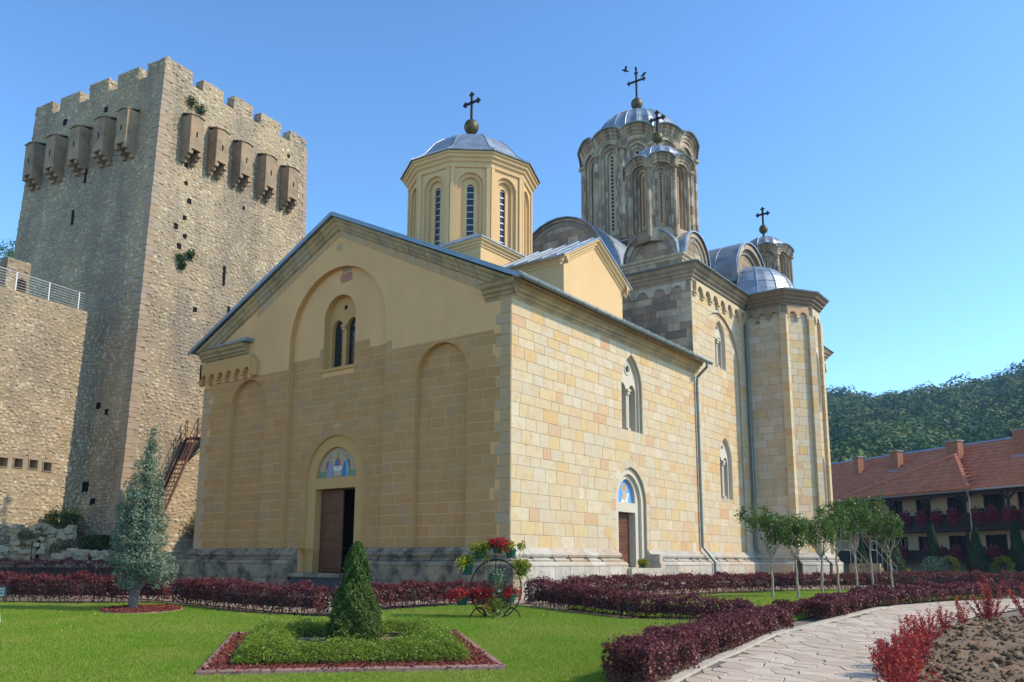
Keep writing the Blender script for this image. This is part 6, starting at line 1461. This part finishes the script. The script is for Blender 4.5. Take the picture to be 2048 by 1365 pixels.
    # a few dry stalks and a tuft of grass at the far tip
soil()
def red_bush(x, y, h, w, label, seed, stems=26, mat='redberry'):
    r = random.Random(seed); g = np.random.default_rng(seed); z = float(gz(x, y))+.03; t = thing('barberry_bush', label, 'bush', (x, y, z), 'scarlet barberry bushes along the right edge of the path'); mb = MB(); V = []
    for i in range(stems):
        a = r.uniform(0, 6.28); sp = r.random()**.7; L = h*r.uniform(.4, 1.0)*(1.35 if r.random() < .15 else 1); q = Vector((x+math.cos(a)*w*sp, y+math.sin(a)*w*sp, z+L*(1-.35*sp*sp))); b = Vector((x+math.cos(a)*w*.3*sp, y+math.sin(a)*w*.3*sp, z-.02)); m = b.lerp(q, .5)+Vector((0, 0, .06*L))
        mb.tube([b, m, q], [.006, .005, .002], 4); n = int(85*L/.5)
        f = g.uniform(.15, 1.02, n)[:, None]; B, Mi, Q = np.array(b), np.array(m), np.array(q); C = (1-f)**2*B+2*f*(1-f)*Mi+f**2*Q+g.normal(0, .022, (n, 3)); V.append(leaves(C, .021, None, 1, .5, .2, g))
    mb.build('stems', 'twig', t, kind='stuff'); fast_mesh('foliage', np.concatenate(V), 4, mat, t, 'stuff')
RB = [(-9.3, -13.0, .42, .40, 'nearest scarlet barberry bush at the bottom edge by the path'), (-8.4, -12.75, .55, .42, 'second scarlet bush from the front, orange red, leaning on the soil'), (-7.5, -12.55, .62, .45, 'large crimson barberry bush with one long shoot over the path'), (-6.6, -12.4, .66, .42, 'fourth scarlet bush from the front, full and pale red'),
      (-5.5, -12.28, .70, .38, 'fifth scarlet bush, tall thin upright shoots'), (-4.2, -12.15, .66, .34, 'sixth scarlet bush, rising shoots at the narrowing of the bed'), (-2.9, -12.08, .62, .28, 'seventh scarlet bush, a few loose upright stems'),
      (-1.2, -12.05, .62, .24, 'eighth scarlet bush, two slim upright sprays'), (.4, -12.15, .55, .22, 'ninth scarlet bush, sparse stems by the bed tip'), (1.7, -12.5, .8, .5, 'far scarlet bush at the tip of the tilled bed'), (2.9, -13.2, .95, .65, 'farthest and widest scarlet bush at the right edge')]
for i, (x, y, h, w, l) in enumerate(RB): red_bush(x, y, h, w, l, 80+i, 34 if i < 4 else (24 if i > 8 else (22, 16, 12, 9, 8)[min(i-4, 4)]))

# ------------------------------------------------------------------ garden before the guest house
def cypress(x, y, h, w, label, seed):
    g = np.random.default_rng(seed); z = float(gz(x, y)); t = thing('columnar_cypress', label, 'tree', (x, y, z), 'columnar conifers before the guest house'); n = 5000; u = g.random(n); a = g.uniform(0, 6.28, n)
    rad = w*np.minimum(1, (1-u)*1.25+.06)*np.minimum(1, .75+u*2)*(1-np.abs(g.normal(0, .1, n)))*(1+.1*np.sin(a*6+u*25)); C = np.stack([x+rad*np.cos(a), y+rad*np.sin(a), z+.05+u*h], 1); N = np.stack([np.cos(a), np.sin(a), np.full(n, .3)], 1)
    fast_mesh('foliage', leaves(C, .06, N, .7, .35, .6, g), 4, 'thuja', t, 'stuff'); mb = MB(); mb.lathe((x, y, z), [(w*.75, 0), (w*.8, h*.3), (w*.45, h*.65), (.02, h*.92)], 10); mb.build('twig_core', 'twig', t)  # the lathe is a solid core in twig colour
for i, (x, y, h, w, l) in enumerate(((35.2, -1.34, 2.3, .5, 'short columnar conifer behind the stair railing'), (36.8, -2.77, 3.2, .72, 'broad columnar conifer right of the young trees'), (38.97, -4.75, 3.6, .55, 'columnar conifer behind the silvery shrub'),
        (38.2, -7.3, 3.35, .62, 'tall columnar conifer beside the guest house downpipe'), (40.3, -9.3, 3.6, .62, 'columnar conifer at the right edge of the view'))): cypress(x, y, h, w, l, 300+i)
def round_shrub(x, y, r0, zc, label, mat, seed, stem=True, n=900, name='round_shrub', size=.05, group=None):
    g = np.random.default_rng(seed); z = float(gz(x, y)); t = thing(name, label, 'shrub', (x, y, z), group)
    if stem: mb = MB(); mb.tube([(x, y, z), (x, y, z+zc)], .03, 5); mb.build('stem', 'bark_dark', t)
    C, N = blob_leaves((x, y, z+zc), (r0, r0, r0*.85), n, g, .7); fast_mesh('foliage', leaves(C, size, N, .8, .5, .2, g), 4, mat, t, 'stuff')
round_shrub(37.6, -5.0, .78, .85, 'loose silvery green shrub before the guest house', 'silver', 401, n=1100)
round_shrub(34.67, -.87, .22, .72, 'small round yellow shrub on a stem behind the stair railing', 'yellowleaf', 402, size=.04)
round_shrub(36.1, -2.2, .28, .5, 'small round yellow shrub on a stem left of the broad conifer', 'yellowleaf', 403, size=.04)
round_shrub(36.9, -3.6, .26, .48, 'small round yellow shrub on a stem left of the silvery shrub', 'yellowleaf', 404, size=.04)
def topiary_wheel(x, y, label, seed):
    g = np.random.default_rng(seed); z = float(gz(x, y)); t = thing('planted_wheel', label, 'plant stand', (x, y, z), 'planted wheel stands before the guest house'); mb = MB(); U = np.array([.538, .843, 0]); V = []
    mb.tube([tuple(np.array([x, y, z+.8])+U*.55*math.cos(a)+np.array([0, 0, .55*math.sin(a)])) for a in np.linspace(0, 6.283, 25)], .03, 5); mb.build('ring', 'iron', t)
    mb = MB(); mb.bar((x, y, z), (x, y, z+.3), .08); mb.build('foot', 'iron', t)
    for a in (-.35, .3, .95, 1.6, 2.2, 2.85, 3.5):
        c = np.array([x, y, z+.8])+U*.6*math.cos(a)+np.array([0, 0, .55*math.sin(a)]); C, N = blob_leaves(c, (.24, .24, .2), 160, g, .6); V.append(leaves(C, .05, N, .8, .6, .2, g))
    fast_mesh('foliage', np.concatenate(V), 4, 'yellowleaf', t, 'stuff'); C, N = blob_leaves((x, y, z+.4), (.3, .3, .25), 160, g, .6); fast_mesh('flowers', leaves(C, .05, N, .8, .6, .2, g), 4, 'whiteflower', t, 'stuff')
topiary_wheel(38.0, -5.75, 'planted wheel stand with yellow bedding beside the silvery shrub', 501); topiary_wheel(39.2, -8.55, 'planted wheel stand with yellow bedding at the right edge', 502)
# shrubs on the wall foot
def wall_shrub(c, rad, label, mat, seed, n=2200, size=.07):
    g = np.random.default_rng(seed); t = thing('wall_shrub', label, 'shrub', (c[0], c[1], .4)); C, N = blob_leaves(c, rad, n, g, .6); C += np.sin(C*6)*.12; fast_mesh('foliage', leaves(C, size, N, .8, .5, .2, g), 4, mat, t, 'stuff')
    mb = MB(); rr = random.Random(seed)
    for i in range(5): mb.tube([(c[0]+rr.uniform(-.1, .1), c[1], .3), (c[0]+rr.uniform(-.5, .5)*rad[0], c[1]+rr.uniform(-.5, .5)*rad[1], c[2])], [.03, .01], 5)
    mb.build('stems', 'twig', t)
wall_shrub((.1, 28.2, 3.1), (1.0, .8, 1.1), 'dark green bush growing in the tower shadow at the wall foot', 'ivy', 601, 2600)
wall_shrub((1.0, 26.0, 2.2), (1.1, .5, .55), 'bright green creeper trailing over the broken wall', 'ivy', 602, 2400)
wall_shrub((-.9, 25.6, 1.9), (.8, .5, .4), 'dry yellow weeds on the broken wall', 'dryplant', 603, 1200)
wall_shrub((-1.9, 26.6, 2.6), (.7, .5, .6), 'dry weeds hanging on the tall masonry stump', 'dryplant', 604, 1000)

# steps with handrails down at the apse
stp = thing('garden_stair', 'short stone stair with thin steel handrails at the foot of the apse', 'stair', (26, -4.2, .42))
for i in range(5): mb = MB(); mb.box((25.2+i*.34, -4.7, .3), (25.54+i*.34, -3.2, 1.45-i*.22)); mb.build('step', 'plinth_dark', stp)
for y in (-4.6, -3.3):
    for hh in (.5, .95): mb = MB(); mb.tube([(24.0, y, 1.65+hh), (25.2, y, 1.6+hh), (29.3, y, .42+hh*.9)], .025, 5); mb.build('handrail', 'zinc', stp)
    for f in np.linspace(0, 1, 5): mb = MB(); x = 25.2+f*4.1; zt = 2.55-f*1.27; mb.bar((x, y, .4), (x, y, zt), .035); mb.build('post', 'zinc', stp)
# ------------------------------------------------------------------ guest house
HU = np.array([-.538, -.843, 0]); HN = np.array([-.843, .538, 0]); HO = np.array([49.4, 4.12, 0])
FH = Frame(HO, HU, HN); FHw = Frame(HO-HN*1.6, HU, HN)
house = thing('guest_house', 'long two storey timber balconied monastery guest house with red tiled roof', 'house', (44, -6, .4))
A0, A1 = -9.0, 32.0
wup = [(1.5, 1.0), (4.75, 1.2), (7.35, 1.2), (10.2, 1.4), (13.2, 1.5), (15.7, 1.4), (18.6, 1.4), (21.5, 1.4), (24.5, 1.4)]; wlo = [(2.2, 1.2), (5.1, 1.0), (7.3, 1.2), (10.1, 1.4), (13.1, 1.5), (16.0, 1.4), (18.8, 1.4), (21.7, 1.4), (24.6, 1.4)]
holes = [[(a-w/2, 4.55), (a-w/2, 6.05), (a+w/2, 6.05), (a+w/2, 4.55)] for a, w in wup]+[[(a-w/2, 2.0), (a-w/2, 3.35), (a+w/2, 3.35), (a+w/2, 2.0)] for a, w in wlo]
mb = MB(); mb.poly_tri(FHw, [(A0, 1.5), (A1, 1.5), (A1, 6.6), (A0, 6.6)], holes, 0); mb.build('front_wall', 'housewall', house)
mb = MB(); mb.add([FHw.p(a, z, d) for a, z, d in ((A0, .3, .05), (A1, .3, .05), (A1, 1.55, .05), (A0, 1.55, .05), (A0, 1.55, -9), (A1, 1.55, -9), (A0, .3, -9), (A1, .3, -9), (A0, 6.6, -9), (A1, 6.6, -9), (A0, 6.6, 0), (A1, 6.6, 0))],
       [(0, 1, 2, 3), (6, 0, 3, 10, 8), (1, 7, 9, 11, 2), (7, 6, 8, 9)]); mb.build('base_wall', 'housebase', house)
for k, h_ in enumerate(holes):
    (a0, z0), (_, z1), (a1, _), _ = h_; mb = MB(); t = .09
    for (x0, x1, y0, y1) in ((a0-.04, a0+t, z0, z1), (a1-t, a1+.04, z0, z1), (a0+t, a1-t, z0, z0+t), (a0+t, a1-t, z1-t, z1), ((a0+a1)/2-.05, (a0+a1)/2+.05, z0+t, z1-t)): mb.prism(FHw, [(x1, y0), (x1, y1), (x0, y1), (x0, y0)], -.14, .03, 0, .005)
    for f in (1/3, 2/3): mb.obox(FHw.p((a0+a1)/2, z0+(z1-z0)*f, -.07), (FH.u, FH.n, (0, 0, 1)), ((a1-a0)/2-t, .012, .014))
    for f in (.25, .75): mb.obox(FHw.p(a0+(a1-a0)*f, (z0+z1)/2, -.07), (FH.u, FH.n, (0, 0, 1)), (.013, .011, (z1-z0)/2-t))
    fo = mb.build('window', 'darkwood', house); g = MB(); g.poly_tri(FHw, h_, [], -.1); g.build('window_pane', 'glass', fo)
    for s, e in ((-1, a0), (1, a1)):
        m2 = MB(); q0, q1 = (e-.04-.42, e-.04) if s < 0 else (e+.04, e+.46); m2.prism(FHw, [(q1, z0-.03), (q1, z1+.03), (q0, z1+.03), (q0, z0-.03)], .005, .05, 0, .008)
        if k in (0, 9): m2.build('shutter', 'darkwood', fo)
for zf, zt in ((3.62, 4.78), (1.42, 2.35)):      # balcony floors and boarded fronts
    mb = MB(); mb.prism(FH, [(A1, zf), (A1, zf+.16), (A0, zf+.16), (A0, zf)], -1.62, .0-.25, 0, .01, True); mb.build('balcony_floor', 'darkwood', house)
    mb = MB(); mb.prism(FH, [(A1, zt-.1), (A1, zt), (A0, zt), (A0, zt-.1)], -.36, -.22, 0, .01, True); mb.build('balcony_rail', 'darkwood', house)
    mb = MB(); a = A0
    while a < A1: mb.prism(FH, [(a+.13, zf+.16), (a+.13, zt-.1), (a, zt-.1), (a, zf+.16)], -.31, -.28, 0, .004, True); a += .145
    mb.build('balcony_boards', 'darkwood', house, kind='stuff')
for a in np.arange(-7.5, 32, 3.25):
    mb = MB(); mb.bar(FH.p(a, .4, -.32), FH.p(a, 6.25, -.32), .16); mb.bar(FH.p(a, 5.5, -.32), FH.p(a-.6, 6.1, -.32), .12); mb.bar(FH.p(a, 5.5, -.32), FH.p(a+.6, 6.1, -.32), .12); mb.build('post', 'darkwood', house)
mb = MB(); mb.prism(FH, [(A1, 6.02), (A1, 6.2), (A0, 6.2), (A0, 6.02)], -.42, -.22, 0, .01, True); mb.add([FH.p(a, z, d) for a, z, d in ((A0, 6.22, .02), (A1, 6.22, .02), (A1, 6.55, -1.6), (A0, 6.55, -1.6))], [(0, 1, 2, 3)]); mb.build('eaves_soffit', 'darkwood', house)
RS = .70; RB_ = 5.4
FR = lambda a, b, d=0: tuple(np.array(FH.p(a, 6.3+RS*b, -b))+(np.array([-HN[0]*-RS*0, 0, 0]))+np.array([HN[0]*RS, HN[1]*RS, 1])/math.sqrt(1+RS*RS)*d)
mb = MB(); mb.add([FR(A0, 0), FR(A1, 0), FR(A1, RB_), FR(A0, RB_)]+[FH.p(A0, 6.3, -2*RB_), FH.p(A1, 6.3, -2*RB_)], [(0, 1, 2, 3), (3, 2, 5, 4)]); mb.build('roof_deck', 'tile_under', house)
def tiles(name, fn, a0f, a1f, b0, b1, parent, tw=.24, th=.40, seed=1):
    V, n = [], 0; r = np.random.default_rng(seed); b = b0
    while b < b1-.05:
        a0, a1 = a0f(b), a1f(b); k = int((a1-a0)/tw)
        for i in range(k):
            a = a0+i*tw; j = r.normal(0, .006)
            for (bb, d) in ((b, .19+j*.6), (min(b+th*1.15, b1), .03+j)):
                for f, h in ((.0, 0), (.3, .028), (.62, .028), (.97, 0)): V.append(fn(a+f*tw, bb, d+h))
            for f, h in ((.0, 0), (.3, .028), (.62, .028), (.97, 0)): V.append(fn(a+f*tw, b, .02))
            n += 1
        b += th
    f = np.array([(0, 1, 5, 4), (1, 2, 6, 5), (2, 3, 7, 6), (8, 9, 1, 0), (9, 10, 2, 1), (10, 11, 3, 2)])[None]
    return fast_indexed(name, V, (np.arange(n)[:, None, None]*12+f).reshape(-1, 4), 'tile', parent, 'stuff')
tiles('roof_tiles', FR, lambda b: -7.0, lambda b: 28.0, 0, RB_, house)
# shallow hipped panel standing out of the main slope
ap_a, ap_b, h0, h1 = 9.3, 3.3, 1.25, 12.85; G = lambda a, b, d=0: FR(a, b, d+.14+.10*b)
tiles('hip_tiles', G, lambda b: h0+(ap_a-h0)*b/ap_b, lambda b: h1+(ap_a-h1)*b/ap_b, -.12, ap_b, house, seed=2)
for a in (h0, h1):
    n_ = 16
    for i in range(n_): mb = MB(); f0, f1 = i/n_, (i+1.12)/n_; mb.tube([G(a+(ap_a-a)*f0, -.12+(ap_b+.12)*f0, .17), G(a+(ap_a-a)*f1, -.12+(ap_b+.12)*f1, .14)], [.19, .15], 6); mb.build('ridge_tile', 'tile', house)
mb = MB(); mb.tube([FR(A0, RB_, .08), FR(A1, RB_, .08)], .11, 6); mb.build('ridge_cap', 'bluemetal', house)
mb = MB(); P = [FH.p(a, 6.27, .06) for a in (A0, A1)]; mb.tube(P, .07, 6); mb.tube([FH.p(12.6, 6.2, .06), FH.p(12.55, 5.9, -.1), FH.p(12.5, 5.6, -.2), FH.p(12.5, .4, -.2)], .05, 6); mb.build('downpipe', 'steel', house)
mb = MB(); mb.tube([FR(.9, .2, .1), FR(6.3, RB_-.1, .1)], .02, 4); mb.build('lightning_wire', 'steel', house)
for a, b, w, hh in ((-.5, 3.3, .40, 1.15), (3.3, 3.5, .8, 1.05), (8.7, 3.6, 1.05, 1.1), (14.3, 3.5, 1.1, 1.25)):
    c = np.array(FR(a, b, 0)); mb = MB(); mb.obox(c+np.array([0, 0, hh/2]), (HU, HN, (0, 0, 1)), (w/2, .28, hh/2+.3)); ch = mb.build('chimney', 'chimney', house)
    mb = MB(); mb.obox(c+np.array([0, 0, hh+.34]), (HU, HN, (0, 0, 1)), (w/2+.06, .34, .04)); mb.build('chimney_cap', 'housebase', ch)
    f = np.array(FR(a, b-.42, .1)); mb = MB(); mb.obox(f, (HU, (HN-np.array([0, 0, RS]))/math.sqrt(1+RS*RS), (HN*RS+np.array([0, 0, 1]))/math.sqrt(1+RS*RS)), (w/2+.1, .14, .03)); mb.build('flashing', 'bluemetal', ch)
# cascades of dark red flowers along both balconies
def cascade(a, z, w, h, label, seed):
    g = np.random.default_rng(seed); c = FH.p(a, z, -.12); t = thing('flower_box', label, 'flower box', c, 'flower boxes on the guest house balconies'); mb = MB(); mb.obox(FH.p(a, z+h*.3, -.12), (HU, HN, (0, 0, 1)), (w*.42, .10, .09)); mb.build('box', 'darkwood', t)
    C, N = blob_leaves(c, (w*.55, .22, h*.62), 420, g, .8); C = np.array(c)+((C-np.array(c))[:, 0:1]*1.0)*HU+((C-np.array(c))[:, 1:2])*HN+np.array([0, 0, 1])*(C-np.array(c))[:, 2:3]; fast_mesh('flowers', leaves(C, .055, HN*.8, .8, .7, .2, g), 4, 'geranium', t, 'stuff')
k = 0
NM = ['first', 'second', 'third', 'fourth', 'fifth', 'sixth', 'seventh', 'eighth', 'ninth', 'tenth', 'eleventh', 'twelfth']
for i, a in enumerate((5.6, 6.95, 8.45, 9.8, 11.1, 13.1, 14.15, 15.45, 16.7)): cascade(a, 4.62, 1.0, 1.0, f'dark red flower cascade on the upper guest house balcony, {NM[i]} from the church', 700+i)
for i, a in enumerate((2.6, 5.2, 6.5, 8.9, 9.9, 11.2, 12.9, 14.1, 15.8)): cascade(a, 2.18, 1.1, .85, f'dark red flower cascade on the lower guest house balcony, {NM[i]} from the church', 720+i)

# ------------------------------------------------------------------ wooded hills
def hill(name, fname, az0, az1, d0, d1, hfun, n, seed, csize, nq=90):
    r = np.random.default_rng(seed); na, nd = 40, 26; AZ, D = np.meshgrid(np.linspace(az0, az1, na), np.linspace(d0, d1, nd), indexing='ij')
    def P(az, d): return np.stack([CAM[0]+d*np.cos(az), CAM[1]+d*np.sin(az), hfun(az, (d-d0)/(d1-d0))], -1)
    V = P(AZ, D).reshape(-1, 3); F = [(i*nd+j, (i+1)*nd+j, (i+1)*nd+j+1, i*nd+j+1) for i in range(na-1) for j in range(nd-1)]; fast_indexed(name, V, F, 'hillsoil', None, 'structure')
    az = r.uniform(az0, az1, n); d = d0+(d1-d0)*np.sqrt(r.random(n)*(1-(d0/d1)**2)+(d0/d1)**2)*1.0; d = np.clip((d-d1*(d0/d1))/(1), 0, None)+0; d = d0+(d1-d0)*r.random(n)**.8
    B = P(az, d); s = csize*r.uniform(.65, 1.35, n); v = r.normal(size=(n, nq, 3)); v /= np.linalg.norm(v, axis=2, keepdims=True); v[..., 2] = np.abs(v[..., 2])*1.15-.25
    q = (1-.16*r.random((n, nq, 1)))*(1+.16*np.sin(v[..., :1]*5+r.uniform(0, 6, (n, 1, 1)))*np.sin(v[..., 1:2]*5+v[..., 2:]*4)); C = B[:, None]+np.array([0, 0, 1])*(s*.75)[:, None, None]+v*q*s[:, None, None]*np.array([1, 1, 1.05]); N = v.reshape(-1, 3); C = C.reshape(-1, 3)
    T = np.repeat(r.random(n)**1.3*.85+.08, nq); fast_mesh(fname, leaves(C, csize*.085, N*1.1, .3, .75, .1, r), 4, 'forest', None, 'stuff', T)
def h_right(az, t):
    a = np.degrees(az); top = np.interp(a, [-4, 1.5, 5, 8, 10.5, 14, 26], [78, 74, 69.5, 65.5, 64.5, 65.5, 64])
    return 2+top*np.clip(t, 0, 1)**1.15+1.5*np.sin(az*60+t*5)*t
hill('wooded_hill', 'hill_woodland', R(-3), R(22), 120, 400, h_right, 1250, 41, 5.6, 260)
def h_left(az, t): return 2+ (71+2*np.sin(az*30))*np.clip(t, 0, 1)**1.0
hill('wooded_hill', 'hill_woodland', R(66), R(82), 110, 230, h_left, 380, 42, 3.4, 130)

# ------------------------------------------------------------------ grass blades on both lawns, a few dandelions
def tuft(name, h, n, seed):
    r = np.random.default_rng(seed); V = []
    for i in range(n):
        a = r.uniform(0, 6.28); b = r.normal(0, .022, 2); L = h*r.uniform(.6, 1.2); w = .0032; d = np.array([math.cos(a), math.sin(a)]); s = np.array([-d[1], d[0]])*w; o = d*L*r.uniform(.2, .7)
        V.append([(b[0]-s[0], b[1]-s[1], 0), (b[0]+s[0], b[1]+s[1], 0), (b[0]+o[0]+s[0]*.3, b[1]+o[1]+s[1]*.3, L*.85), (b[0]+o[0]-s[0]*.3, b[1]+o[1]-s[1]*.3, L*.85)])
    V = np.array(V, np.float32).reshape(-1, 3); me = bpy.data.meshes.new(name); me.from_pydata(V.tolist(), [], [tuple(range(4*i, 4*i+4)) for i in range(n)]); me.materials.append(M['grass']); return bpy.data.objects.new(name, me)
def scatter(name, P, src, smin, smax, kind='stuff'):
    me = bpy.data.meshes.new(name); me.vertices.add(len(P)); me.vertices.foreach_set('co', np.asarray(P, np.float32).ravel()); me.update(); o = bpy.data.objects.new(name, me); col.objects.link(o); o['kind'] = kind
    ng = bpy.data.node_groups.new(name, 'GeometryNodeTree'); ng.interface.new_socket('Geometry', in_out='INPUT', socket_type='NodeSocketGeometry'); ng.interface.new_socket('Geometry', in_out='OUTPUT', socket_type='NodeSocketGeometry')
    N = ng.nodes; gi, go = N.new('NodeGroupInput'), N.new('NodeGroupOutput'); ip = N.new('GeometryNodeInstanceOnPoints'); oi = N.new('GeometryNodeObjectInfo'); oi.inputs['Object'].default_value = src; oi.inputs['As Instance'].default_value = True
    rv = N.new('FunctionNodeRandomValue'); rv.data_type = 'FLOAT_VECTOR'; rv.inputs[0].default_value = (-.15, -.15, 0); rv.inputs[1].default_value = (.15, .15, 6.28); rs = N.new('FunctionNodeRandomValue'); rs.data_type = 'FLOAT'; rs.inputs[2].default_value = smin; rs.inputs[3].default_value = smax
    L = ng.links; L.new(gi.outputs[0], ip.inputs['Points']); L.new(oi.outputs['Geometry'], ip.inputs['Instance']); L.new(rv.outputs[0], ip.inputs['Rotation']); L.new(rs.outputs[1], ip.inputs['Scale']); L.new(ip.outputs[0], go.inputs[0])
    m = o.modifiers.new('scatter', 'NODES'); m.node_group = ng; return o
def lawn_points(poly, n, xr, yr, seed, near=None):
    r = np.random.default_rng(seed); x, y = r.uniform(*xr, n), r.uniform(*yr, n); ok = inside(poly, x, y); b2 = [bc+(p-bc)*1.02 for p in BED]; ok &= ~inside([tuple(p) for p in b2], x, y); ok &= np.hypot(x+9.0, y-4.8) > .97
    d = (x-CAM[0])*.804+(y-CAM[1])*.595; l = (x-CAM[0])*.595-(y-CAM[1])*.804; ok &= (d > 8.2) & (np.abs(l) < d*.68+1.5)
    ok &= r.random(n) < np.clip(13/np.maximum(d, 1), .35, 1)**1.3
    x, y = x[ok], y[ok]; return np.stack([x, y, gz(x, y)+.004], 1)
gt = tuft('grass_tuft', .042, 13, 1)
scatter('lawn_grass', lawn_points(LAWN, 420000, (-17, -1.5), (-12, 12), 51), gt, .6, 1.35)
scatter('lawn_grass', lawn_points(LAWN2, 90000, (-2.5, 17), (-11.6, -2.5), 52), gt, .8, 1.5)
def dandelions():
    r = np.random.default_rng(61); n = 34; x, y = r.uniform(-12.5, -9.3, n), r.uniform(1.0, 6.5, n); V = []
    P = np.stack([x, y, gz(x, y)+.055], 1); V = [leaves(np.repeat(P, 6, 0)+r.normal(0, .008, (n*6, 3)), .014, np.array([0, 0, 1.]), .5, .8, .5, r)]
    fast_mesh('dandelions', np.concatenate(V), 4, M['dandelion'], None, 'stuff')
M['dandelion'] = plain_mat('yellow dandelion', (.7, .45, .02), .6, 0, .1, 5, 0); dandelions()

# ------------------------------------------------------------------ summer haze over the valley
mb = MB(); mb.box((-60, -140, -1.2), (520, 360, 118)); hz = mb.build('haze', bpy.data.materials.new('haze air'), None, kind='stuff'); hm = hz.data.materials[0]; hm.use_nodes = True
hn = hm.node_tree.nodes; hn.remove(hn['Principled BSDF']); pv = hn.new('ShaderNodeVolumePrincipled'); pv.inputs['Color'].default_value = (.40, .62, 1.0, 1); pv.inputs['Density'].default_value = .00028; pv.inputs['Anisotropy'].default_value = .2
hm.node_tree.links.new(pv.outputs[0], hn['Material Output'].inputs['Volume'])
